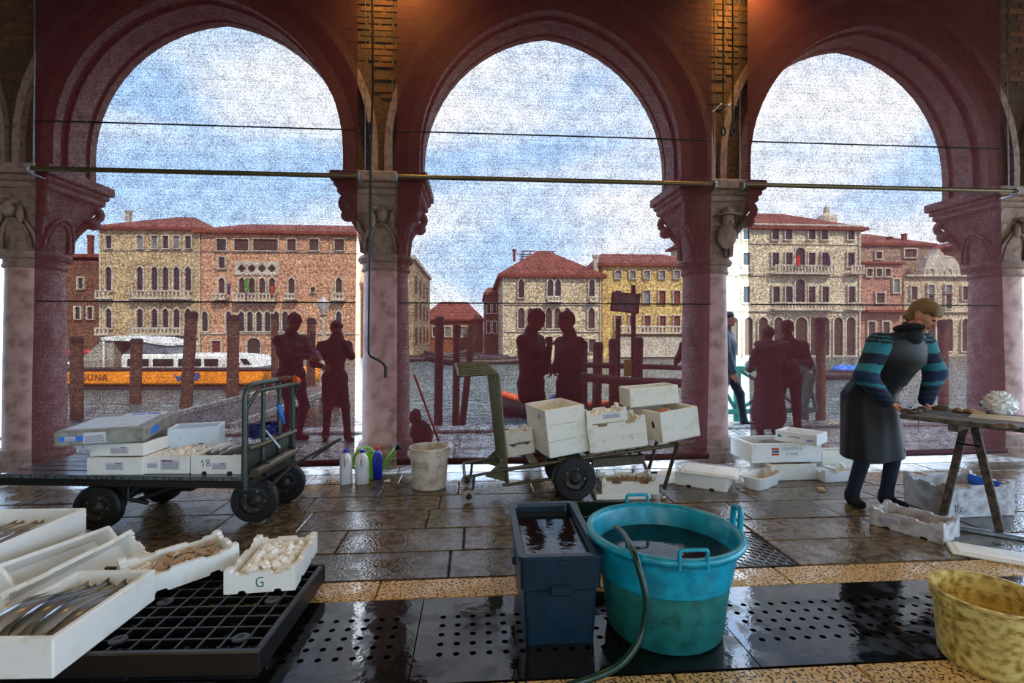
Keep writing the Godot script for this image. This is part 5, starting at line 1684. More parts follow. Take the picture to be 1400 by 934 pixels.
func fish_mesh(L: float, h: float, w: float, back: Color, belly: Color) -> ArrayMesh:   # along x, upright in y
	var s := ST()
	s.set_smooth_group(0)
	var n := 14
	var m := 10
	var prof := [0.04, 0.45, 0.72, 0.88, 0.97, 1.0, 0.98, 0.92, 0.82, 0.68, 0.52, 0.36, 0.24, 0.18, 0.2]
	var pt := func(i: int, k: int) -> Array:
		var a := TAU * (k % m) / m
		var f: float = prof[i]
		var v := Vector3((float(i) / n - 0.5) * L, sin(a) * h * f, cos(a) * w * f)
		var c := belly.lerp(back, clampf(sin(a) * 0.9 + 0.35, 0.0, 1.0))
		return [v, c]
	for i in n:
		for k in m:
			var q := [pt.call(i, k), pt.call(i, k + 1), pt.call(i + 1, k + 1), pt.call(i + 1, k)]
			for j in [0, 1, 2, 0, 2, 3]:
				s.set_color(q[j][1])
				s.add_vertex(q[j][0])
	var x := L / 2
	s.set_color(back)
	s.set_smooth_group(-1)
	var fin := PackedVector2Array([Vector2(x * 0.94, h * 0.2), Vector2(x * 1.14, h * 0.32), Vector2(x * 1.1, 0), Vector2(x * 1.14, -h * 0.32), Vector2(x * 0.94, -h * 0.2)])
	prism(s, fin, -0.002, 0.002)
	prism(s, PackedVector2Array([Vector2(-x * 0.25, h * 0.95), Vector2(x * 0.0, h * 1.12), Vector2(x * 0.4, h * 0.8)]), -0.002, 0.002)
	return done(s)

# ---------- the hand cart with the slatted handle ----------
func build_handcart() -> void:
	var A := C(-0.06, 0.0, 4.28)
	var B := C(1.50, 0.0, 4.46)
	var yw := yaw_of(A, B)
	var t := thing("hand_cart", "old two-wheeled hand cart with slatted bent handle, carrying white boxes", "cart", A, yw)
	var inv := t.transform.affine_inverse()
	var D := 0.46
	var h0 := 0.27
	var L := 1.74
	var tilt := 0.115
	var bt := func(x: float, z: float, up := 0.0) -> Vector3: return Vector3(x, h0 + x * tilt + up, z)
	for z in [0.0, -D]:
		part(t, "side_rail", tb([bt.call(-0.02, z), bt.call(L - 0.05, z)], 0.018, 8), M.bronze)
		part(t, "lower_rail", tb([Vector3(-0.02, h0 - 0.13, z), Vector3(0.42, h0 - 0.09, z)], 0.014, 8), M.bronze)
	for i in 6:
		part(t, "cross_slat", bx(Vector3(0.07, 0.018, D + 0.03), 0.003), M.olive, tf(bt.call(0.25 + i * 0.25, -D / 2, 0.022), 0, 0, atan(tilt)))
	# pneumatic wheels
	var wc: Vector3 = inv * G(786, 684)
	for z in [wc.z - 0.03, wc.z - 0.42]:
		wheel(t, "wheel", Vector3(wc.x, 0.185, z), 0.185, 0.10, 0.0, 0.55)
	part(t, "axle", tb([Vector3(wc.x, 0.185, wc.z + 0.02), Vector3(wc.x, 0.185, wc.z - 0.44)], 0.018, 8), M.dark_iron)
	for z in [wc.z - 0.10, wc.z - 0.35]:
		part(t, "axle_bracket", bx(Vector3(0.08, 0.18, 0.02), 0.004), M.dark_iron, tf(Vector3(wc.x, 0.27, z)))
	# support legs
	for e in [[927.0, 604.0, 908.0, 671.0], [869.0, 606.0, 886.0, 650.0]]:
		var u: Vector3 = inv * P(e[0], e[1], 4.42)
		var v: Vector3 = inv * G(e[2], e[3])
		part(t, "leg", tb([u, Vector3(v.x, 0.02, v.z)], 0.017, 8), M.bronze)
		part(t, "leg", tb([u - Vector3(0, 0, D - 0.05), Vector3(v.x, 0.02, v.z - D + 0.05)], 0.017, 8), M.bronze)
	part(t, "leg_foot", tb([inv * G(880, 652) + Vector3(0, 0.03, 0), inv * G(898, 652) + Vector3(0, 0.03, 0)], 0.025, 8), M.rubber)
	part(t, "leg_stretcher", bx(Vector3(0.5, 0.09, 0.035), 0.01), M.bronze, tf(inv * P(845, 630, 4.6), 0, 0, 0.05))
	# slatted handle: seven bars bent over at the top
	for i in 7:
		var z := -i * D / 6.0
		var sx := -0.011 * i
		var f := Vector3(0.03 + sx * 0.6, 0.13, z)
		var k := Vector3(-0.055 + sx, 1.09 + 0.011 * i, z)
		var e := Vector3(-0.40 + sx * 0.4, 1.065 + 0.013 * i, z)
		part(t, "handle_bar", tb(bend([f, k, e], 0.03, 4), 0.011, 8), M.olive)
	part(t, "handle_tie", tb([Vector3(-0.39, 1.065, 0), Vector3(-0.415, 1.143, -D)], 0.011, 8), M.olive)
	part(t, "handle_tie", tb([Vector3(0.015, 0.30, 0), Vector3(-0.03, 0.30, -D)], 0.014, 8), M.olive)
	# folding front frame with small castors and gusset plates
	for z in [0.0, -D]:
		part(t, "foot_bar", tb([Vector3(0.0, 0.27, z), Vector3(-0.34, 0.215, z)], 0.013, 8), M.pipe)
		var s := ST()
		prism(s, PackedVector2Array([Vector2(0.0, 0.17), Vector2(0.0, 0.37), Vector2(-0.17, 0.22)]), -0.004, 0.004)
		part(t, "gusset", done(s), M.olive, tf(Vector3(0.0, 0, z)))
		wheel(t, "castor", Vector3(-0.31, 0.055, z), 0.055, 0.03, 0.2, 0.5, M.pale_rubber)
		part(t, "castor_fork", tb([Vector3(-0.31, 0.055, z - 0.024), Vector3(-0.27, 0.12, z - 0.01), Vector3(-0.26, 0.225, z)], 0.012, 6), M.pipe)
	part(t, "foot_bar", tb([Vector3(-0.34, 0.215, 0), Vector3(-0.34, 0.215, -D)], 0.013, 8), M.pipe)
	# boxes riding on the tilted bed
	var bas := Basis(Vector3.UP, yw) * Basis(Vector3.BACK, atan(tilt))
	var on := func(x: float, z: float, up: float, turn := 0.0) -> Transform3D:
		return t.transform * Transform3D(Basis(Vector3.BACK, atan(tilt)) * Basis(Vector3.UP, turn), bt.call(x, z, 0.033)) * Transform3D(Basis.IDENTITY, Vector3(0, up, 0))
	var gr := "boxes on the hand cart"
	for i in 3:
		var x: Transform3D = on.call(0.52, -0.28, 0.138 * i + 0.012, 0.16)
		crate(["bottom", "middle", "top"][i] + " box of the three-high white stack on the hand cart", x.origin, x.basis, 0.37, 0.56, 0.137, {"group": gr, "mat": "foam_b", "t": 0.02, "labels": ([[2, 0.12, 0.07, 0.1, 0.05, 1]] if i == 2 else [])})
	for i in 2:
		var x: Transform3D = on.call(0.165, -0.38, 0.115 * i, 0.16)
		crate(["lower", "upper"][i] + " narrow notched tray behind the three-high white stack", x.origin, x.basis, 0.26, 0.20, 0.114, {"group": gr, "mat": "foam_b", "cut": 0.03})
	for i in 2:
		var x: Transform3D = on.call(1.0, -0.16, 0.118 * i, -0.02)
		var c := crate(["bottom notched tray of the three on the hand cart", "middle notched tray of the three on the hand cart"][i], x.origin, x.basis, 0.52, 0.36, 0.117 if i == 0 else 0.15, {"group": gr, "mat": "foam_b", "cut": 0.0 if i == 0 else 0.05, "t": 0.028})
		if i == 0:
			var s := ST()
			for e in [-0.12, 0.13]: ball(s, Vector3(e, 0.09, 0.18), Vector3(0.012, 0.012, 0.008), 8)
			part(c, "peg", done(s), M.white)
	var xt: Transform3D = on.call(0.93, -0.14, 0.245, -0.03)
	var tt := crate("small notched tray of pale pieces on top of the others on the cart", xt.origin, xt.basis, 0.36, 0.28, 0.115, {"group": gr, "mat": "foam_b", "cut": 0.045, "labels": [[2, 0.04, 0.055, 0.16, 0.045, 0]]})
	ice("pale ice in the small top tray on the hand cart", tt.transform * tf(Vector3(0, 0.055, 0)), 0.29, 0.21, 60, 0.018)
	var u := crate("deep white box holding a reddish fish at the end of the cart", Vector3.ZERO, Basis.IDENTITY, 0.40, 0.52, 0.27, {"group": gr, "mat": "foam_b", "t": 0.026})
	var ux: Transform3D = on.call(1.53, -0.27, 0.0, 0.2)
	u.transform = ux
	var s2 := ST()
	prism(s2, PackedVector2Array([Vector2(-0.02, 0.12), Vector2(0.012, 0.12), Vector2(0.02, 0.16), Vector2(0.005, 0.19), Vector2(-0.015, 0.17)]), -0.002, 0.002)
	part(u, "grip_hole", done(s2), M.black, tf(Vector3(-0.2008, 0.0, 0.14), PI / 2))
	solo("fish", fish_mesh(0.34, 0.06, 0.045, Color(0.40, 0.14, 0.08), Color(0.72, 0.42, 0.3)), M.fish, "reddish fish in the deep box on the cart", "fish", u.transform * tf(Vector3(0.0, 0.21, 0.05), 0.3, 0.5))
	ice("crushed ice under the reddish fish in the deep box", u.transform * tf(Vector3(0, 0.16, 0)), 0.34, 0.45, 90, 0.022)
	crate("white box set crosswise on the back of the deep box", ux * Vector3(-0.05, 0.285, -0.13), Basis(Vector3.UP, yw + 0.12) * Basis(Vector3.BACK, 0.06), 0.50, 0.24, 0.175, {"group": gr, "mat": "foam_b", "t": 0.02})
	# tray and board on the floor under the cart
	var fy := put_ab("white folded board under the notched tray on the floor", Vector2(815, 684), Vector2(890, 683), 0.0, 0.26, 0.045, {"name": "foam_board", "group": "", "t": 0.022})
	var tr := put_ab("notched tray of shells on the floor under the hand cart", Vector2(823, 676), Vector2(901, 676), 0.046, 0.30, 0.135, {"cut": 0.05, "foot": 0.0, "mat": "foam_b", "t": 0.026})
	ice("small shells filling the notched tray under the cart", tr.transform * tf(Vector3(0, 0.07, 0)), 0.43, 0.23, 130, 0.016, "shell")

# ---------- crates on the black pallet ----------
func build_crates_front() -> void:
	# pallet: lattice deck, rim and feet
	var p0 := C(-1.02, 0, 2.03)
	var t := thing("pallet", "black plastic lattice pallet under the foam boxes", "pallet", p0, -YAW + 0.03)
	var Wd := 1.25
	var Dp := 0.80
	var H := 0.14
	var s := ST()
	for z in [0.02, Dp - 0.02]:
		part(t, "rim", bx(Vector3(Wd, 0.10, 0.03), 0.006), M.black_plastic, tf(Vector3(-Wd / 2, H - 0.05, -z)))
	for x in [0.015, Wd - 0.015]:
		part(t, "rim", bx(Vector3(0.03, 0.10, Dp - 0.07), 0.006), M.black_plastic, tf(Vector3(-x, H - 0.05, -Dp / 2)))
	for i in range(1, 14):
		part(t, "deck_rib", bx(Vector3(0.010, 0.035, Dp - 0.07), 0.002), M.black_plastic, tf(Vector3(-Wd * i / 14.0, H - 0.0185, -Dp / 2)))
	for i in range(1, 9):
		part(t, "cross_rib", bx(Vector3(Wd - 0.06, 0.032, 0.010), 0.002), M.black_plastic, tf(Vector3(-Wd / 2, H - 0.018, -0.02 - (Dp - 0.04) * i / 9.0)))
	for x in [0.12, Wd / 2, Wd - 0.12]:
		for z in [0.1, Dp / 2, Dp - 0.1]:
			part(t, "foot", bx(Vector3(0.16, H - 0.045, 0.13), 0.01), M.black_plastic, tf(Vector3(-x, (H - 0.045) / 2 + 0.0, -z)))
			part(t, "foot_cap", lt([[0.0, 0.0], [0.035, 0.0], [0.035, 0.006], [0.022, 0.008], [0.0, 0.003]], 12), M.black_plastic, tf(Vector3(-x, H - 0.004, -z)))
	for z in [0.1, Dp - 0.1]:
		part(t, "runner", bx(Vector3(Wd - 0.06, 0.012, 0.1), 0.003), M.black_plastic, tf(Vector3(-Wd / 2, 0.006, -z)))
	var gr := "foam boxes on the pallet"
	# ice tray
	var a := C(-1.415, H, 2.50)
	var b := C(-1.085, H, 2.50)
	var yw := yaw_of(a, b) + 0.14
	var it := crate("notched white tray heaped with lumps of ice on the pallet corner", (a + b) / 2 + Basis(Vector3.UP, yw) * Vector3(0, 0, -0.23), Basis(Vector3.UP, yw), 0.335, 0.46, 0.115, {"group": gr, "cut": 0.028, "foot": 0.014, "t": 0.026})
	text_on(it, "scrawl", "G", 0.05, mat(Color(0.15, 0.40, 0.22), 0.8), tf(Vector3(0.0, 0.05, 0.2304)))
	ice("lumps of wet ice heaped in the tray on the pallet corner", it.transform * tf(Vector3(0, 0.062, 0)), 0.275, 0.40, 150, 0.03, "ice", 0.035)
	# shell tray
	a = C(-1.80, H, 2.40)
	b = C(-1.49, H, 2.75)
	yw = yaw_of(a, b)
	var st := crate("notched white tray of scallops beside the ice tray", (a + b) / 2 + Basis(Vector3.UP, yw) * Vector3(0, 0.012, -0.15), Basis(Vector3.UP, yw) * Basis(Vector3.BACK, 0.03), 0.48, 0.30, 0.12, {"group": gr, "cut": 0.028, "foot": 0.014, "t": 0.026})
	ice("pale wet ice under the scallops in the tray", st.transform * tf(Vector3(0, 0.05, 0)), 0.42, 0.24, 70, 0.018)
	var sm := scallop_mesh()
	for i in 26:
		solo("scallop", sm, M.shell, "tan scallop heaped in the notched tray beside the ice", "scallop", st.transform * tf(Vector3(rng.randf_range(-0.13, 0.17), 0.07 + rng.randf() * 0.025, rng.randf_range(-0.08, 0.08)), rng.randf() * 6.0, rng.randf_range(-0.5, 0.5), rng.randf_range(-0.4, 0.4)), "scallops in the tray")
	# big fish box at the very front
	a = C(-2.07, H, 1.86)
	b = C(-1.70, H, 1.87)
	yw = yaw_of(a, b)
	var fb := crate("large open white box of dark fish at the front of the pallet", (a + b) / 2 + Basis(Vector3.UP, yw) * Vector3(0, 0, -0.28), Basis(Vector3.UP, yw), 0.37, 0.56, 0.15, {"group": gr, "t": 0.03})
	ice("crushed ice under the dark fish in the large box", fb.transform * tf(Vector3(0, 0.05, 0)), 0.30, 0.49, 60, 0.02)
	for i in 6:
		var col: Color = [Color(0.03, 0.035, 0.03), Color(0.07, 0.07, 0.06), Color(0.13, 0.12, 0.10)][i % 3]
		solo("fish", fish_mesh(0.42, 0.058, 0.055, col, Color(0.42, 0.35, 0.29)), M.fish, ["first", "second", "third", "fourth", "fifth", "sixth"][i] + " dark-backed fish in the large box, counted from the pallet lattice", "fish", fb.transform * tf(Vector3(0.11 - i * 0.045, 0.095 + 0.02 * (i % 2), 0.0 + 0.012 * (i % 3)), 1.42 + rng.randf_range(-0.05, 0.05), -0.7 + 0.2 * (i % 2)), "dark fish in the large box")
	# two empty boxes lying tilted, one inside the other
	rim_crate("empty white box tipped on its side next to the box of long fish", C(-2.43, 0.268, 3.05), C(-2.43, 0.335, 2.38), 0.85, 0.24, 0.13, {"group": gr, "t": 0.022})
	rim_crate("tipped notched white box between the empty box and the fish box", C(-2.235, 0.275, 2.96), C(-2.235, 0.29, 2.2), 0.80, 0.22, 0.12, {"group": gr, "cut": 0.022, "t": 0.022})
	# box of long fish on a closed box behind
	a = C(-3.12, 0.0, 2.52)
	b = C(-2.62, 0.0, 2.54)
	yw = yaw_of(a, b)
	crate("closed white box carrying the box of long brown fish", (a + b) / 2 + Basis(Vector3.UP, yw) * Vector3(0, 0, -0.30), Basis(Vector3.UP, yw), 0.50, 0.60, 0.198, {"t": 0.03})
	var eb := crate("white box of long brown fish nearest the trolley wheel", (a + b) / 2 + Basis(Vector3.UP, yw) * Vector3(0, 0.20, -0.30), Basis(Vector3.UP, yw), 0.50, 0.60, 0.14, {"t": 0.028})
	for i in 6:
		solo("long_fish", fish_mesh(0.46, 0.03, 0.026, Color(0.20, 0.16, 0.11), Color(0.45, 0.37, 0.28)), M.fish, ["first", "second", "third", "fourth", "fifth", "sixth"][5 - i] + " long brown fish in its box, counted from the trolley wheel", "fish", eb.transform * tf(Vector3(-0.17 + i * 0.066, 0.075, 0.0), 1.5 + rng.randf_range(-0.08, 0.08)), "long brown fish")
func rim_crate(label: String, far: Vector3, near: Vector3, tilt: float, w: float, h: float, o: Dictionary) -> Node3D:   # placed by its raised rim, opening tipped towards the hall
	var xa := (far - near).normalized()
	var c := Vector3(cos(YAW), 0, sin(YAW))
	c = (c - xa * c.dot(xa)).normalized().rotated(xa, tilt)
	if c.y > 0.0: c = c.rotated(xa, -2.0 * tilt)
	var y := c.cross(xa)
	if y.y < 0.0: y = -y
	var z := xa.cross(y)
	return crate(label, (far + near) / 2 + c * w / 2 - y * h, Basis(xa, y, z), far.distance_to(near), w, h, o)
func scallop_mesh() -> ArrayMesh:
	var s := ST()
	var n := 18
	var r0 := 0.033
	for side in [1.0, -1.0]:
		s.set_smooth_group(-1)
		for i in n:
			var a0 := -2.35 + 4.7 * i / n
			var a1 := -2.35 + 4.7 * (i + 1) / n
			var f := func(a: float, r: float, k: int) -> Vector3:
				return Vector3(sin(a) * r * r0, side * (0.012 * (1.0 - r * r)) + (0.0015 if k % 2 else 0.0) * r, cos(a) * r * r0)
			var A = f.call(a0, 1.0, i)
			var B = f.call(a1, 1.0, i + 1)
			var E = f.call(a0, 0.55, i)
			var F = f.call(a1, 0.55, i + 1)
			quad(s, A, B, F, E)
			tri(s, E, F, Vector3(0, side * 0.012, -r0 * 0.2))
			tri(s, Vector3(0, side * 0.012, -r0 * 0.2), Vector3(-0.02, 0, -r0 * 0.75), Vector3(0.02, 0, -r0 * 0.75))
	return done(s)

# ---------- crates on the right ----------
func build_crates_right() -> void:
	var gr := "foam boxes by the far column"
	var lb := put_ab("low white box under a skewed lid beside the cart leg", Vector2(984, 677), Vector2(1016, 671), 0.0, 0.46, 0.115, {"foot": 0.014, "group": gr})
	var q := ab(Vector2(983, 677), Vector2(1016, 670), 0.0, 0.46)
	lb.basis = Basis(Vector3.UP, q.yaw + 0.50)
	lb.position = G(962, 662)
	lid("white lid lying askew on the low box beside the cart leg", lb.position + Vector3(0.05, 0.119, 0.03), lb.basis * Basis(Vector3.UP, 0.12), 0.36, 0.50)
	lid("flat white board on the ground at the foot of the cart leg", G(905, 655), Basis(Vector3.UP, 0.2), 0.40, 0.34, 0.03)
	# small rounded tub
	var t := thing("basin", "small pale rounded basin between the lidded box and the stacked boxes", "basin", G(1042, 663), 0.62)
	var s := ST()
	var rings := []
	for e in [[0.21, 0.085, 0.0], [0.235, 0.105, 0.10], [0.25, 0.118, 0.104], [0.25, 0.118, 0.112], [0.228, 0.10, 0.112], [0.205, 0.082, 0.012]]:
		var row := []
		for i in 28:
			var a := TAU * i / 28
			var d := Vector2(cos(a), sin(a))
			var k := pow(pow(absf(d.x), 4.0) + pow(absf(d.y), 4.0), -0.25)
			row.append(Vector3(d.x * k * e[0], e[2], d.y * k * e[1]))
		rings.append(row)
	s.set_smooth_group(-1)
	for i in rings.size() - 1:
		for j in 28: quad(s, rings[i][j], rings[i][(j + 1) % 28], rings[i + 1][(j + 1) % 28], rings[i + 1][j])
	for j in range(1, 27):
		tri(s, rings[5][0], rings[5][j], rings[5][j + 1])
		tri(s, rings[0][0], rings[0][j], rings[0][j + 1])
	part(t, "shell", done(s), M.jug)
	# stacked boxes
	put_ab("lower white box carrying the wide lettered box", Vector2(1054, 658), Vector2(1117, 656), 0.0, 0.36, 0.155, {"group": gr, "mat": "foam_b", "labels": [[2, 0.05, 0.09, 0.10, 0.09, 1]]})
	var big := put_ab("wide white box with a red and blue stamp and lettering", Vector2(1022, 632.5), Vector2(1124, 633), 0.157, 0.40, 0.19, {"group": gr, "t": 0.028, "foot": 0.0})
	big.basis = big.basis * Basis(Vector3.UP, 0.10)
	text_on(big, "lettering", "CONCOTTIER", 0.026, mat(Color(0.45, 0.50, 0.50), 0.8), tf(Vector3(0.055, 0.135, 0.2005)))
	text_on(big, "lettering", "ST NAVE", 0.026, mat(Color(0.45, 0.50, 0.50), 0.8), tf(Vector3(0.055, 0.085, 0.2005)))
	s = ST()
	box(s, Vector3(-0.12, 0.135, 0.2005), Vector3(0.075, 0.022, 0.002)); box(s, Vector3(-0.12, 0.083, 0.2005), Vector3(0.075, 0.02, 0.002))
	part(big, "stamp", done(s), mat(Color(0.75, 0.25, 0.18), 0.7))
	part(big, "stamp_band", bx(Vector3(0.07, 0.02, 0.002), 0.0, Vector3(-0.115, 0.109, 0.2006)), mat(Color(0.2, 0.3, 0.5), 0.7))
	solo("fish", fish_mesh(0.40, 0.05, 0.045, Color(0.05, 0.055, 0.06), Color(0.25, 0.26, 0.27)), M.fish, "dark fish lying in the wide lettered box", "fish", big.transform * tf(Vector3(-0.02, 0.14, 0.0), 0.1, -0.9))
	ice("crushed ice in the wide lettered box", big.transform * tf(Vector3(0, 0.07, 0)), 0.62, 0.33, 70, 0.022)
	var tp := crate("white box with a teal mark set slantwise on the wide box", G(1098, 605, 0.349) + Vector3(0.02, 0, -0.06), Basis(Vector3.UP, 0.62), 0.28, 0.38, 0.105, {"group": gr, "t": 0.022})
	s = ST()
	for v in [[[-0.17, 0.05], [-0.15, 0.075], [-0.14, 0.05], [-0.12, 0.06], [-0.14, 0.035], [-0.16, 0.035]]]:
		var poly := PackedVector2Array()
		for k in v: poly.append(Vector2(k[0] , k[1]))
		prism(s, poly, 0.0, 0.002)
	part(tp, "teal_mark", done(s), mat(Color(0.05, 0.55, 0.55), 0.6), tf(Vector3(-0.1405, 0, 0), -PI / 2))
	s = ST()
	for e in [[-0.01, 0.056, 0.10], [0.12, 0.03, 0.05], [0.13, 0.045, 0.06]]: box(s, Vector3(e[0], e[1], 0), Vector3(e[2], 0.008, 0.002))
	part(tp, "blue_print", done(s), mat(Color(0.15, 0.35, 0.65), 0.6), tf(Vector3(-0.1405, 0, 0), -PI / 2))
	# boxes behind the fishmonger
	var bk := put_ab("notched white tray with a dark strap behind the fishmonger's legs", Vector2(1128, 660), Vector2(1178, 657), 0.0, 0.24, 0.11, {"group": gr, "cut": 0.03})
	put_ab("cream box standing behind the strapped tray", Vector2(1124, 647), Vector2(1182, 645), 0.0, 0.16, 0.22, {"group": gr, "mat": "foam_b"})
	part(bk, "strap", bx(Vector3(0.012, 0.004, 0.25), 0.0, Vector3(-0.1, 0.113, 0.0)), M.ink)
	# tray in front of the fishmonger
	var a := G(1188, 716)
	var b := G(1290, 745)
	var tr := crate("long grimy white tray with printed labels at the fishmonger's feet", (a + b) / 2, Basis(Vector3.UP, yaw_of(a, b)), a.distance_to(b), 0.28, 0.135, {"cut": 0.025, "foot": 0.014, "mat": "foam_dirty", "labels": [[2, -0.08, 0.07, 0.11, 0.05, 0]], "t": 0.025})
	tr.position += tr.basis * Vector3(0, 0, -0.14)
	ice("pale shells and litter lying in the long grimy tray", tr.transform * tf(Vector3(0, 0.05, 0)), a.distance_to(b) - 0.06, 0.22, 70, 0.014, "shell", 0.02)
	# two grey nested trays under the table
	a = G(1276, 706)
	b = G(1388, 706)
	for i in 2:
		var c := crate(["lower grey notched crate under the oyster table", "upper grey notched crate under the oyster table, blue inside"][i], (a + b) / 2 + Vector3(0.03, 0.125 * i, -0.17), Basis(Vector3.UP, yaw_of(a, b) + 0.12) , 0.60, 0.38, 0.124 if i == 0 else 0.14, {"cut": 0.0 if i == 0 else 0.045, "mat": "foam_dirty", "t": 0.026})
		if i == 0: text_on(c, "scrawl", "lfg", 0.05, M.ink, tf(Vector3(-0.20, 0.07, 0.1906)))
		else: part(c, "inner_lining", bx(Vector3(0.003, 0.08, 0.3), 0.0, Vector3(0.272, 0.07, 0)), M.sky_blue)
	# loose board and bar on the floor
	lid("long white foam board lying on the yellow band beside the bucket", G(1372, 766) + Vector3(0.06, 0, 0), Basis(Vector3.UP, -0.62), 0.62, 0.20, 0.022)
	solo("metal_bar", bx(Vector3(0.9, 0.03, 0.05), 0.004, Vector3(0, 0.015, 0)), M.steel, "grey metal bar on the floor behind the long white board", "bar", tf(G(1375, 735), -0.68))
	# table on trestles
	var c0 := Vector2(2.86, 3.73)
	var lg := Vector2(0.56, -0.83)
	var wd := Vector2(0.81, 0.58)
	var at := func(l: float, w: float, y: float) -> Vector3:
		var v := c0 + lg * l + wd * w
		return C(v.x, y, v.y)
	var ty := yaw_of(at.call(0.0, 0.0, 0.0), at.call(1.0, 0.0, 0.0))
	var tb_at: Vector3 = at.call(0.0, 0.0, 0.0)
	t = thing("work_table", "worn plank table on wooden trestles where oysters are opened", "table", tb_at, ty)
	var inv := t.transform.affine_inverse()
	var top := 0.83
	for i in 3:
		part(t, "board", bx(Vector3(1.5, 0.035, 0.225), 0.006), M.wood_grey, tf(Vector3(0.75, top - 0.0175, -0.115 - 0.23 * i)))
	for x0 in [0.30, 1.25]:
		part(t, "trestle_head", bx(Vector3(0.06, 0.05, 0.62), 0.006), M.wood_grey, tf(Vector3(x0, top - 0.062, -0.35)))
		for z in [-0.40]:
			for e in [-1, 1]:
				part(t, "leg", leg_mesh(Vector3(x0 + e * 0.02, top - 0.04, z), Vector3(x0 + e * 0.165, 0.0, z - 0.02), 0.05), M.wood)
			part(t, "leg_tie", tb([Vector3(x0 - 0.07, top - 0.22, z + 0.02), Vector3(x0 + 0.07, top - 0.22, z + 0.02)], 0.008, 6), M.dark_iron)
	# on the table: oysters, bag, papers, glove, chain
	var om := oyster_mesh()
	var spots := [[1283, 557], [1310, 560], [1322, 561], [1334, 563], [1262, 559], [1252, 561], [1243, 562], [1370, 583], [1382, 583]]
	for i in spots.size():
		var g := G(spots[i][0], spots[i][1] + 3.0, top)
		solo("oyster", om, M.oyster if i not in [1, 2, 3] else M.shell, ["large brown oyster lying between the hands and the bag", "pale opened oyster next to the large brown one", "pale opened oyster in the middle of three", "pale opened oyster closest to the teal rag", "oyster under the fishmonger's fingers", "oyster just under the knife blade", "oyster at the very corner of the table", "brown oyster on the paper sheet", "brown oyster nearest the front edge by the paper"][i], "oyster", tf(g + Vector3(0, 0.014, 0), rng.randf() * 6, 0, 0, Vector3.ONE * (1.4 if i == 0 else 1.0)), "oyster shells on the table")
	solo("plastic_bag", crumple(Vector3(0.115, 0.09, 0.095), 5, 0.26, 26), M.bag, "crumpled white plastic bag on the oyster table", "bag", tf(G(1367, 566, top), 0.4))
	solo("paper_sheet", bx(Vector3(0.40, 0.006, 0.28), 0.0, Vector3(0, 0.003, 0)), M.paper, "brown paper sheet spread on the oyster table", "paper", tf(G(1380, 573, top), ty + 0.15))
	s = ST()
	ball(s, Vector3(0, 0.02, 0), Vector3(0.035, 0.018, 0.02), 10)
	solo("cloth", done(s), mat(Color(0.03, 0.32, 0.38), 0.8), "small teal rag beside the plastic bag", "cloth", tf(G(1343, 556, top), 0.3))
	s = ST()
	var e0 := G(1254, 566, top)
	for i in 7:
		ball(s, e0 + Vector3(0.0, -0.02 - i * 0.018, 0.012), Vector3(0.004, 0.009, 0.004), 6)
	box(s, e0 + Vector3(0.0, -0.155, 0.012), Vector3(0.016, 0.03, 0.004))
	solo("key_chain", done(s), M.steel, "small chain dangling from the table edge", "chain")
func leg_mesh(a: Vector3, b: Vector3, w: float) -> ArrayMesh:
	var s := ST()
	var y := (a - b).normalized()
	var z := Vector3(0, 0, 1)
	var x := y.cross(z).normalized()
	box(s, Vector3.ZERO, Vector3(w, a.distance_to(b), 0.03), 0.005, Transform3D(Basis(x, y, x.cross(y)), (a + b) / 2))
	return done(s)
func oyster_mesh() -> ArrayMesh:
	var s := ST()
	for i in 4:
		ball(s, Vector3(0.006 * i, 0.004 * i - 0.004, 0.003 * sin(i * 2.0)), Vector3(0.055 - 0.007 * i, 0.010, 0.037 - 0.005 * i), 12, Basis(Vector3.UP, i * 0.2), 0.14)
	return done(s)

# ---------- jugs, watering can, litter ----------
func jug(label: String, at: Vector3, turn: float, m: Material, cap: Material, w: float, d: float, h: float) -> void:
	var o := thing("jug", label, "jug", at, turn, "plastic jugs by the column")
	var s := ST()
	var rings := []
	var n := 24
	for e in [[0.90, 0.0], [1.0, 0.02], [1.0, 0.62], [0.97, 0.70], [0.80, 0.82], [0.50, 0.90], [0.30, 0.93], [0.28, 0.96]]:
		var row := []
		for i in n:
			var a := TAU * i / n
			var v := Vector2(cos(a), sin(a))
			var k := pow(pow(absf(v.x), 5.0) + pow(absf(v.y), 5.0), -0.2)
			row.append(Vector3(v.x * k * w / 2 * e[0], e[1] * h, v.y * k * d / 2 * e[0]))
		rings.append(row)
	s.set_smooth_group(0)
	for i in rings.size() - 1:
		for j in n: quad(s, rings[i][j], rings[i][(j + 1) % n], rings[i + 1][(j + 1) % n], rings[i + 1][j])
	for j in range(1, n - 1): tri(s, rings[0][0], rings[0][j], rings[0][j + 1])
	part(o, "body", done(s), m)
	part(o, "handle", tb(bend([Vector3(0, h * 0.90, d * 0.08), Vector3(0, h * 0.91, d * 0.62), Vector3(0, h * 0.58, d * 0.60), Vector3(0, h * 0.56, d * 0.42)], 0.03), 0.013, 8), m)
	part(o, "grip_recess", tb([Vector3(0, h * 0.62, d * 0.485), Vector3(0, h * 0.78, d * 0.44)], 0.02, 8), M.foam_grey if m != M.blue else M.blue)
	part(o, "cap", lt([[0.022, 0.0], [0.022, 0.03], [0.018, 0.034], [0.0, 0.034]], 16), cap, tf(Vector3(0, h * 0.955, 0)))
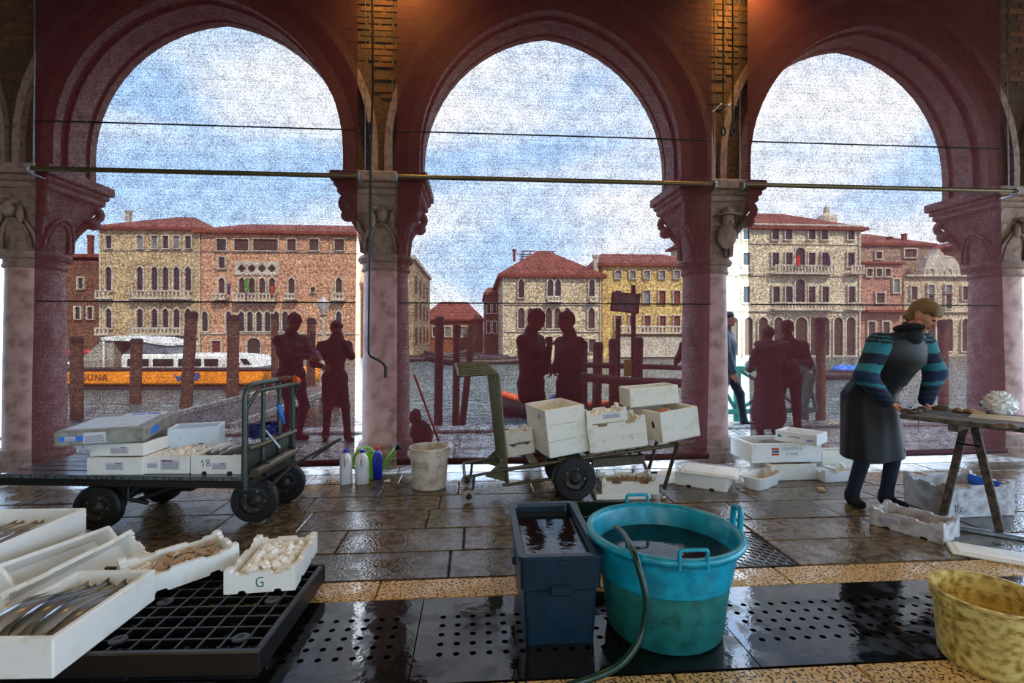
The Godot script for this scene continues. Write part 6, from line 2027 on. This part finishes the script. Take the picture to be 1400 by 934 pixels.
func build_small() -> void:
	jug("white jug with blue cap nearer the trolley", G(473, 660), 0.25, M.jug, M.blue, 0.115, 0.15, 0.30)
	jug("white jug with blue cap nearer the blue jug", G(495, 660), 0.25, M.jug, M.blue, 0.125, 0.15, 0.30)
	jug("blue jug with red cap beside the white jugs", G(516, 653), 0.2, M.blue, M.red, 0.10, 0.14, 0.29)
	var wc := thing("watering_can", "lime green watering can with a black rose behind the jugs", "watering can", G(508, 652), 0.0)
	part(wc, "body", lt([[0.0, 0.0], [0.10, 0.0], [0.105, 0.01], [0.09, 0.2], [0.06, 0.24], [0.05, 0.24], [0.05, 0.22], [0.0, 0.2]], 24), M.lime)
	part(wc, "spout", tb([Vector3(0.09, 0.06, 0), Vector3(0.17, 0.19, 0), Vector3(0.24, 0.28, 0)], [0.025, 0.018, 0.016], 10), M.lime)
	part(wc, "rose", lt([[0.016, 0.0], [0.045, 0.05], [0.045, 0.056], [0.0, 0.06]], 16), M.black, tf(Vector3(0.235, 0.275, 0), 0, 0, -0.9))
	part(wc, "handle", tb(bend([Vector3(0.02, 0.23, 0), Vector3(-0.02, 0.30, 0), Vector3(-0.14, 0.27, 0), Vector3(-0.20, 0.10, 0), Vector3(-0.09, 0.06, 0)], 0.05), 0.014, 8), M.lime)
	var col := [Color(0.80, 0.62, 0.25), Color(0.80, 0.70, 0.52), Color(0.85, 0.82, 0.75), Color(0.80, 0.72, 0.66), Color(0.62, 0.35, 0.28)]
	var bits := [[1143, 656, 0.09, 0, "crumpled yellow peel by the strapped tray"], [1122, 671, 0.06, 1, "pale peel scrap in front of the wide box"], [528, 660, 0.06, 2, "pale scrap beside the blue jug"], [905, 682, 0.05, 3, "torn white scrap at the cart leg"], [1278, 838, 0.03, 4, "small reddish shell by the yellow bucket"]]
	for e in bits:
		var s := ST()
		for i in 4:
			ball(s, Vector3(rng.randf_range(-0.3, 0.3), 0.12, rng.randf_range(-0.2, 0.2)) * e[2], Vector3(0.55, 0.14, 0.3) * e[2], 8, Basis(Vector3.UP, rng.randf() * 3) * Basis(Vector3.BACK, rng.randf_range(-0.4, 0.4)), 0.25)
		solo("scrap", done(s), mat(col[e[3]], 0.6), e[4], "litter", tf(G(e[0], e[1]) + Vector3(0, 0.008, 0), rng.randf() * 3), "litter on the floor")

# ---------- people ----------
func lin(c: Color) -> Color: return c.srgb_to_linear()
func ik(a: Vector3, b: Vector3, l1: float, l2: float, pole: Vector3) -> Vector3:   # the middle joint
	var d := b - a
	var L := minf(d.length(), (l1 + l2) * 0.999)
	var n := d.normalized()
	var x := (l1 * l1 - l2 * l2 + L * L) / (2.0 * L)
	var h := sqrt(maxf(l1 * l1 - x * x, 0.0))
	var p := (pole - n * pole.dot(n)).normalized()
	return a + n * x + p * h
func hand_caps(wrist: Vector3, dir: Vector3, palm_n: Vector3, side: float, s: float, curl: float, ci: int) -> Array:
	# palm, four fingers of unequal length with two bends, and a thumb from the side of the palm
	var f := dir.normalized()
	var n := (palm_n - f * palm_n.dot(f)).normalized()
	var x := f.cross(n).normalized() * side            # towards the thumb
	var out := []
	var pe := wrist + f * 0.085 * s
	for k in 4:
		var o := x * (0.032 - 0.021 * k) * s
		out.append([wrist + o * 0.6 + f * 0.012 * s, pe + o, 0.0135 * s, 0.0115 * s, ci])
	for k in 4:
		var o := x * (0.032 - 0.021 * k) * s
		var L: float = [0.070, 0.078, 0.072, 0.055][k] * s
		var p: Vector3 = pe + o
		var d := f
		for seg in 3:
			d = d.rotated(x * side, 0.0) if curl == 0.0 else (d * cos(curl * 0.55) + n * sin(curl * 0.55) * 1.0).normalized()
			var q: Vector3 = p + d * L * [0.45, 0.32, 0.23][seg]
			out.append([p, q, (0.0098 - 0.0008 * seg) * s, (0.0090 - 0.0008 * seg) * s, ci])
			p = q
	var t0 := wrist + f * 0.025 * s + x * 0.024 * s
	var t1 := t0 + (f * 0.5 + x * 0.75 + n * 0.25).normalized() * 0.042 * s
	var t2 := t1 + (f * 0.85 + x * 0.1 + n * 0.45).normalized() * 0.034 * s
	out.append([t0, t1, 0.0135 * s, 0.0105 * s, ci])
	out.append([t1, t2, 0.0105 * s, 0.0085 * s, ci])
	return out
func head_caps(c: Vector3, b: Basis, s: float, hair: String, ci_skin: int, ci_hair: int) -> Array:
	# c: centre of the skull; b.z faces forward
	var v := func(x: float, y: float, z: float) -> Vector3: return c + b * (Vector3(x, y, z) * s)
	var o := [
		[v.call(0, 0.03, -0.015), v.call(0, 0.01, 0.01), 0.082 * s, 0.080 * s, ci_skin],
		[v.call(0, -0.02, 0.035), v.call(0, -0.075, 0.055), 0.058 * s, 0.036 * s, ci_skin],
		[v.call(-0.035, -0.06, 0.02), v.call(0.035, -0.06, 0.02), 0.035 * s, 0.035 * s, ci_skin],
		[v.call(0, 0.012, 0.088), v.call(0, -0.028, 0.108), 0.009 * s, 0.014 * s, ci_skin],
		[v.call(-0.035, 0.025, 0.078), v.call(0.035, 0.025, 0.078), 0.014 * s, 0.014 * s, ci_skin],
		[v.call(-0.018, -0.058, 0.090), v.call(0.018, -0.058, 0.090), 0.0075 * s, 0.0075 * s, 5],
		[v.call(-0.03, -0.01, 0.065), v.call(-0.03, -0.012, 0.066), 0.026 * s, 0.026 * s, ci_skin],
		[v.call(0.03, -0.01, 0.065), v.call(0.03, -0.012, 0.066), 0.026 * s, 0.026 * s, ci_skin],
		[v.call(-0.031, 0.008, 0.083), v.call(-0.028, 0.008, 0.084), 0.0085 * s, 0.0085 * s, 6],
		[v.call(0.031, 0.008, 0.083), v.call(0.028, 0.008, 0.084), 0.0085 * s, 0.0085 * s, 6],
		[v.call(-0.083, 0.015, -0.012), v.call(-0.083, -0.025, -0.006), 0.015 * s, 0.010 * s, ci_skin],
		[v.call(0.083, 0.015, -0.012), v.call(0.083, -0.025, -0.006), 0.015 * s, 0.010 * s, ci_skin],
	]
	if hair == "short" or hair == "fringe":
		o.append([v.call(0, 0.055, -0.025), v.call(0, 0.06, 0.015), 0.083 * s, 0.072 * s, ci_hair])
		o.append([v.call(0, 0.0, -0.045), v.call(0, 0.03, -0.04), 0.072 * s, 0.08 * s, ci_hair])
		for e in [-1, 1]: o.append([v.call(e * 0.06, 0.03, -0.02), v.call(e * 0.055, 0.06, 0.02), 0.034 * s, 0.036 * s, ci_hair])
	if hair == "fringe":
		o.append([v.call(-0.05, 0.075, 0.055), v.call(0.05, 0.08, 0.05), 0.032 * s, 0.035 * s, ci_hair])
		o.append([v.call(-0.055, 0.055, 0.07), v.call(0.02, 0.06, 0.08), 0.018 * s, 0.02 * s, ci_hair])
		o.append([v.call(-0.04, -0.05, -0.06), v.call(0.04, -0.05, -0.06), 0.04 * s, 0.04 * s, ci_hair])
	if hair == "cap":
		o.append([v.call(0, 0.06, -0.02), v.call(0, 0.062, 0.02), 0.088 * s, 0.08 * s, ci_hair])
		o.append([v.call(-0.04, 0.055, 0.095), v.call(0.04, 0.055, 0.095), 0.014 * s, 0.014 * s, ci_hair])
		o.append([v.call(0, 0.05, 0.07), v.call(0, 0.045, 0.12), 0.03 * s, 0.014 * s, ci_hair])
	if hair == "wool":
		o.append([v.call(0, 0.06, -0.02), v.call(0, 0.06, 0.0), 0.092 * s, 0.09 * s, ci_hair])
		o.append([v.call(0, 0.155, -0.02), v.call(0, 0.156, -0.02), 0.022 * s, 0.022 * s, ci_hair])
	return o
func color_by(caps: Array, cols: Array) -> Callable:
	return func(p: Vector3) -> Color:
		var best := 1e9
		var ci := 0
		for c in caps:
			var a: Vector3 = c[0]
			var d: Vector3 = c[1] - a
			var t := clampf((p - a).dot(d) / maxf(d.length_squared(), 1e-9), 0.0, 1.0)
			var v := (p - a - d * t).length() - lerpf(c[2], c[3], t) - (0.004 if c[4] in [5, 6] else 0.0)
			if v < best:
				best = v
				ci = c[4]
		return cols[ci]
# o: feet [[x,z],[x,z]] (right, left), hands [V3,V3], lean, head [pitch, yaw], hair, coat, colours [trousers, jacket, skin, hair, shoes]
func figure(called: String, label: String, at: Vector3, turn: float, H: float, o: Dictionary) -> Node3D:
	var root := thing(called, label, "person", at, turn, o.get("group", ""))
	var s := H / 1.75
	var lean: float = o.get("lean", 0.0)
	var cols := []
	for c in o.cols: cols.append(lin(c))
	while cols.size() < 5: cols.append(lin(Color(0.06, 0.05, 0.05)))
	cols.append(lin(Color(0.55, 0.28, 0.22)))    # 5 lips
	cols.append(lin(Color(0.10, 0.07, 0.05)))    # 6 eyes
	var feet: Array = o.get("feet", [[-0.11, 0.0], [0.11, 0.0]])
	var hip := Vector3(o.get("sway", 0.0), 0.93 * s, -lean * 0.10)
	var chest := hip + Vector3(o.get("side", 0.0) * 0.6, 0.34 * s, lean * 0.75)
	var neck := chest + Vector3(o.get("side", 0.0) * 0.3, 0.23 * s, lean * 0.45)
	var caps := []
	# trunk
	var fat: float = o.get("fat", 1.0)
	caps.append([hip + Vector3(-0.07, 0.0, 0) * s, hip + Vector3(0.07, 0.0, 0) * s, 0.125 * s * fat, 0.125 * s * fat, 1 if o.has("coat") else 0])
	caps.append([hip + Vector3(0, 0.05, 0) * s, chest, 0.135 * s * fat, 0.15 * s * fat, 1])
	caps.append([chest + Vector3(-0.08, 0.02, 0) * s, chest + Vector3(0.08, 0.02, 0) * s, 0.12 * s * fat, 0.12 * s * fat, 1])
	var sh := []
	for e in [-1.0, 1.0]:
		var q := chest + Vector3(e * 0.185 * s * lerpf(1.0, fat, 0.6), 0.145 * s, lean * 0.22)
		sh.append(q)
		caps.append([chest + Vector3(e * 0.05, 0.10, 0) * s, q, 0.095 * s, 0.078 * s, 1])
		caps.append([neck + Vector3(0, 0.0, 0), q, 0.055 * s, 0.06 * s, 1])
	# legs
	for i in 2:
		var e := -1.0 if i == 0 else 1.0
		var f := Vector3(feet[i][0], 0.085 * s + (feet[i][2] if feet[i].size() > 2 else 0.0), feet[i][1])
		var hj := hip + Vector3(e * 0.09 * s, -0.04 * s, 0)
		var kn := ik(hj, f, 0.43 * s, 0.42 * s, Vector3(e * 0.12, 0, 1))
		caps.append([hj, kn, 0.092 * s, 0.065 * s, 0])
		caps.append([kn, f, 0.064 * s, 0.05 * s, 0])
		var td := Vector3(e * 0.25, 0, 1).normalized() if not o.has("toe") else (o.toe[i] as Vector3).normalized()
		caps.append([f + Vector3(0, -0.045, -0.01) * s, f + td * 0.15 * s + Vector3(0, -0.05 * s, 0), 0.042 * s, 0.034 * s, 4])
		caps.append([f, f + Vector3(0, -0.04, 0) * s, 0.048 * s, 0.045 * s, 4])
	if o.has("coat"):
		var low: float = o.coat * s
		for e in [-1.0, 1.0]:
			caps.append([hip + Vector3(e * 0.05 * s, 0, 0), Vector3(hip.x + e * 0.07 * s, low, hip.z * 0.5), 0.125 * s * fat, o.get("flare", 0.14) * s, 1])
	# arms
	var hands: Array = o.hands
	var hcaps := []
	for i in 2:
		var e := -1.0 if i == 0 else 1.0
		var hd: Vector3 = hands[i]
		var el := ik(sh[i], hd, 0.29 * s, 0.26 * s, o.get("pole", [Vector3(-0.5, -0.6, -0.5), Vector3(0.5, -0.6, -0.5)])[i])
		var sl: float = o.get("sleeve", 1.0)
		caps.append([sh[i], el, 0.068 * s * sl, 0.056 * s * sl, 1])
		caps.append([el, hd, 0.056 * s * sl, 0.040 * s * sl, 1])
		var fd := (hd - el).normalized()
		var gd: Vector3 = o.get("hand_dir", [fd, fd])[i]
		hcaps.append(hand_caps(hd + fd * 0.015, gd if gd != Vector3.ZERO else fd, o.get("palm", [Vector3(0.5, -0.3, 0.2), Vector3(-0.5, -0.3, 0.2)])[i], e, s, o.get("curl", [0.9, 0.9])[i], 2))
	# neck and head
	var hb := Basis(Vector3.UP, o.get("head", [0, 0])[1]) * Basis(Vector3.RIGHT, o.get("head", [0, 0])[0]) * Basis(Vector3.BACK, o.get("roll", 0.0))
	var hc := neck + Vector3(0, 0.075, 0.01) * s + hb * Vector3(0, 0.10, 0.02) * s
	caps.append([neck + Vector3(0, -0.02, 0), hc + hb * Vector3(0, -0.06, -0.02) * s, 0.058 * s, 0.054 * s, 2])
	if o.get("collar", true): caps.append([neck + Vector3(0, -0.02, -0.005), neck + Vector3(0, 0.035, 0.0), 0.085 * s, 0.072 * s, 1])
	var hcap := head_caps(hc, hb, s, o.get("hair", "short"), 2, 3)
	var st := ST()
	var main: Callable = o.paint.bind(color_by(caps, cols)) if o.has("paint") else color_by(caps, cols)
	body_field(st, caps, o.get("cell", 0.02), 0.035 * s, main)
	body_field(st, hcap, o.get("head_cell", 0.009), 0.016 * s, color_by(hcap, cols))
	for hcl in hcaps:
		body_field(st, hcl, o.get("hand_cell", 0.006), 0.006 * s, color_by(hcl, cols))
	part(root, "body", done(st), M.vc)
	root.set_meta("hc", hc)
	root.set_meta("hip", hip)
	root.set_meta("chest", chest)
	root.set_meta("neck", neck)
	root.set_meta("sh", sh)
	return root

func build_fishmonger() -> void:
	var at := G(1188, 688)
	var turn := 0.06
	var teal := lin(Color(0.14, 0.46, 0.50))
	var navy := lin(Color(0.035, 0.055, 0.10))
	var blue := lin(Color(0.05, 0.16, 0.27))
	var paint := func(p: Vector3, base: Callable) -> Color:
		var c: Color = base.call(p)
		if c != lin(Color(0.05, 0.07, 0.11)): return c
		if absf(p.x) < 0.13: return navy
		# woven bands of the jumper on shoulders and sleeves
		var y := p.y - absf(p.x) * 0.15
		if y > 1.31: return navy if fposmod(y, 0.03) < 0.021 else teal
		if y > 1.235: return teal
		if y > 1.15: return navy if fposmod(y, 0.025) < 0.015 else blue
		if y > 1.085: return teal
		if y > 1.0: return blue
		if y > 0.975: return teal
		return blue if fposmod(y, 0.04) < 0.02 else navy
	var o := {
		"lean": 0.31, "side": 0.05, "fat": 1.12, "sleeve": 1.42, "cell": 0.011, "head_cell": 0.005, "hand_cell": 0.0045, "hair": "fringe", "head": [0.60, 0.42], "roll": -0.05,
		"feet": [[-0.14, -0.02], [0.11, 0.05]], "hands": [Vector3(-0.135, 0.90, 0.30), Vector3(0.255, 0.90, 0.27)], "hand_dir": [Vector3(0.85, -0.15, 0.25), Vector3(0.05, -0.7, 0.5)],
		"palm": [Vector3(0.2, -0.9, -0.2), Vector3(-0.4, -0.1, -0.8)], "curl": [1.35, 0.75], "pole": [Vector3(-0.9, -0.3, -0.1), Vector3(0.9, -0.3, -0.2)],
		"cols": [Color(0.07, 0.12, 0.17), Color(0.05, 0.07, 0.11), Color(0.80, 0.55, 0.43), Color(0.47, 0.37, 0.24), Color(0.05, 0.06, 0.08)], "paint": paint}
	var f := figure("person", "fishmonger in a teal-striped jumper and black apron bent over the oyster table", at, turn, 1.66, o)
	var hip: Vector3 = f.get_meta("hip")
	var chest: Vector3 = f.get_meta("chest")
	var neck: Vector3 = f.get_meta("neck")
	# apron: bib over the chest, wide skirt to below the knee
	var st := ST()
	var rows := []
	var n := 48
	var lv := [[0.40, 0.255, 0.20, 0.02], [0.50, 0.25, 0.195, 0.015], [0.65, 0.24, 0.19, 0.0], [0.80, 0.228, 0.185, -0.02], [0.92, 0.218, 0.18, hip.z], [1.02, 0.205, 0.175, lerpf(hip.z, chest.z, 0.35)]]
	for e in lv:
		var row := []
		for i in n:
			var a := TAU * i / n
			var fold: float = 1.0 + 0.045 * sin(a * 6.0 + 1.0) * clampf((0.95 - e[0]) / 0.5, 0.0, 1.0) + 0.02 * sin(a * 11.0)
			row.append(Vector3(cos(a) * e[1] * fold + lerpf(0.0, 0.03, e[0]), e[0] + 0.02 * sin(a * 2.0) * (1.0 if e[0] < 0.45 else 0.0), sin(a) * e[2] * fold + e[3]))
		rows.append(row)
	st.set_smooth_group(0)
	for i in rows.size() - 1:
		for k in n: quad(st, rows[i][k], rows[i][(k + 1) % n], rows[i + 1][(k + 1) % n], rows[i + 1][k])
	# bib over the chest
	var bib := []
	for e in [[1.00, 0.215, 0.182, lerpf(hip.z, chest.z, 0.30), 1.5], [1.10, 0.225, 0.185, lerpf(hip.z, chest.z, 0.6), 1.4], [1.19, 0.232, 0.182, chest.z + 0.0, 1.25], [1.27, 0.232, 0.165, chest.z + 0.025, 1.15], [1.33, 0.215, 0.13, chest.z + 0.06, 1.05], [1.375, 0.17, 0.10, chest.z + 0.075, 1.0]]:
		var row := []
		for i in 25:
			var a := PI / 2 + lerpf(-e[4], e[4], i / 24.0)
			row.append(Vector3(cos(a) * e[1] * 1.02 + chest.x * 0.8, e[0], sin(a) * e[2] + e[3] + 0.004))
		bib.append(row)
	for i in bib.size() - 1:
		for k in 24: quad(st, bib[i][k], bib[i][k + 1], bib[i + 1][k + 1], bib[i + 1][k])
	part(f, "apron", done(st), M.apron)
	part(f, "apron_strap", tb(bend([chest + Vector3(-0.09, 0.14, 0.12), neck + Vector3(-0.085, 0.02, 0.03), neck + Vector3(0.0, 0.05, -0.08), neck + Vector3(0.085, 0.02, 0.03), chest + Vector3(0.09, 0.14, 0.12)], 0.05), 0.012, 6), M.apron)
	st = ST()
	var ring_pts := []
	for i in 16: ring_pts.append(neck + Vector3(cos(TAU * i / 16) * 0.085, 0.045 + 0.012 * sin(TAU * i / 16), sin(TAU * i / 16) * 0.085))
	tube(st, ring_pts, 0.028, 8, false, true)
	part(f, "collar", done(st), mat(Color(0.05, 0.06, 0.09), 0.9))
	# knife in the right hand
	var x := f.transform
	var h: Vector3 = x * Vector3(-0.075, 0.89, 0.32)
	var tip: Vector3 = G(1248, 557, 0.85)
	var k := thing("knife", "short oyster knife held in the fishmonger's fist", "knife", h)
	var d := (tip - h)
	part(k, "handle", tb([d * -0.15, d * 0.32], [0.011, 0.010], 8), M.black)
	var s := ST()
	var bx_ := d.normalized()
	var by := Vector3.UP
	var bz := bx_.cross(by).normalized()
	prism(s, PackedVector2Array([Vector2(d.length() * 0.3, -0.012), Vector2(d.length() * 0.85, -0.012), Vector2(d.length(), 0.0), Vector2(d.length() * 0.85, 0.012), Vector2(d.length() * 0.3, 0.012)]), -0.001, 0.001, Transform3D(Basis(bx_, by, bz), Vector3.ZERO))
	part(k, "blade", done(s), M.steel)

func build_people() -> void:
	var dk := Color(0.055, 0.05, 0.07)
	var skin := Color(0.60, 0.40, 0.32)
	var hair := Color(0.07, 0.05, 0.04)
	# two men on the quay at the left
	figure("person", "man in a dark quilted coat and cap looking at his phone on the quay", G(398, 603), 1.0, 1.65, {"hair": "cap", "head": [0.35, 0.0], "fat": 1.12, "coat": 0.78, "flare": 0.15, "hands": [Vector3(-0.05, 1.13, 0.40), Vector3(0.06, 1.15, 0.42)], "cols": [Color(0.06, 0.06, 0.09), Color(0.05, 0.05, 0.085), skin, Color(0.05, 0.05, 0.06), dk], "group": "passers-by on the quay"})
	figure("person", "man in a long dark coat raising a hand to his face on the quay", G(458, 600), 0.45, 1.56, {"hair": "short", "head": [0.3, 0.2], "coat": 0.60, "flare": 0.13, "feet": [[-0.12, 0.0], [0.12, 0.22]], "hands": [Vector3(-0.20, 1.0, 0.22), Vector3(0.07, 1.33, 0.17)], "hand_dir": [Vector3.ZERO, Vector3(-0.2, 1.0, 0.0)], "cols": [Color(0.06, 0.055, 0.075), dk, skin, hair, Color(0.06, 0.04, 0.04)], "group": "passers-by on the quay"})
	# two men talking in the middle
	var a := figure("person", "man in a navy suit jacket with hand at chin, talking behind the curtain", G(726, 632), 0.95, 1.66, {"hair": "short", "head": [0.42, 0.1], "coat": 0.80, "flare": 0.12, "hands": [Vector3(-0.02, 1.04, 0.24), Vector3(0.05, 1.27, 0.20)], "hand_dir": [Vector3.ZERO, Vector3(-0.3, 0.9, 0.1)], "cols": [Color(0.05, 0.05, 0.07), Color(0.06, 0.065, 0.12), skin, hair, Color(0.22, 0.08, 0.05)], "group": "men talking behind the curtain"})
	figure("person", "young man in a dark suit facing the other, hands together", G(779, 632), -1.15, 1.63, {"hair": "short", "head": [0.2, 0.0], "coat": 0.80, "flare": 0.12, "hands": [Vector3(-0.06, 1.05, 0.22), Vector3(0.07, 1.03, 0.23)], "cols": [Color(0.05, 0.05, 0.07), Color(0.06, 0.06, 0.10), skin, hair, dk], "group": "men talking behind the curtain"})
	var pm := figure_phone(Vector3(0.02, 1.15, 0.50))
	# visitors behind the oyster-table curtain
	var v := figure("person", "visitor seen from behind in a long coat with fur-trimmed hood", G(1051, 604), PI + 0.1, 1.46, {"hair": "wool", "coat": 0.40, "flare": 0.20, "fat": 1.22, "hands": [Vector3(-0.16, 1.02, 0.20), Vector3(0.16, 1.02, 0.20)], "cols": [Color(0.10, 0.08, 0.08), Color(0.25, 0.2, 0.19), skin, Color(0.30, 0.20, 0.16), dk], "group": "visitors behind the net"})
	var nk: Vector3 = v.get_meta("neck")
	var st := ST()
	var rp := []
	for i in 18: rp.append(nk + Vector3(cos(TAU * i / 18) * 0.19, 0.02 + 0.02 * sin(TAU * i / 9), sin(TAU * i / 18) * 0.13 - 0.06))
	tube(st, rp, 0.045, 8, false, true)
	part(v, "fur_trim", done(st), mat(Color(0.52, 0.42, 0.35), 1.0, {"tex": "fine", "scale": 6.0, "bump": 2.0}))
	figure("person", "man in a dark jacket facing the visitor with the fur hood", G(1078, 600), -0.7, 1.56, {"hair": "cap", "head": [0.3, -0.2], "fat": 1.1, "hands": [Vector3(-0.12, 1.06, 0.24), Vector3(0.14, 1.06, 0.24)], "cols": [Color(0.07, 0.06, 0.08), Color(0.10, 0.085, 0.12), Color(0.5, 0.33, 0.28), Color(0.10, 0.05, 0.05), dk], "group": "visitors behind the net"})
	# hatted person out on the stage, and the walker in the gap
	var hp := P(915, 520, 8.7)
	figure("person", "person in a bobble hat and dark jacket out by the landing stage rail", Vector3(hp.x, -0.02, hp.z) if hp.z > -7.6 else Vector3(hp.x, 0.02, -7.45), PI, 1.52, {"hair": "wool", "fat": 1.15, "hands": [Vector3(-0.25, 0.95, 0.14), Vector3(0.25, 0.95, 0.14)], "cols": [Color(0.06, 0.06, 0.07), Color(0.09, 0.07, 0.08), skin, Color(0.22, 0.10, 0.06), dk], "group": "passers-by on the quay"})
	figure("person", "walker in dark jeans passing the turquoise railing in the gap", G(993, 582), 0.9, 1.72, {"hair": "short", "feet": [[-0.09, -0.22], [0.09, 0.24]], "hands": [Vector3(-0.24, 0.85, 0.15), Vector3(0.24, 0.85, -0.1)], "cols": [Color(0.07, 0.09, 0.14), Color(0.20, 0.22, 0.26), skin, hair, dk], "group": "passers-by on the quay"})

func figure_phone(at: Vector3) -> Node3D:
	var man: Node3D = get_node("person_001")
	var x := man.transform * tf(at, 0, -0.6)
	var o := solo("phone", bx(Vector3(0.075, 0.15, 0.012), 0.004), mat(Color(0.35, 0.36, 0.4), 0.3), "phone held up by the man in the cap", "phone", x)
	return o
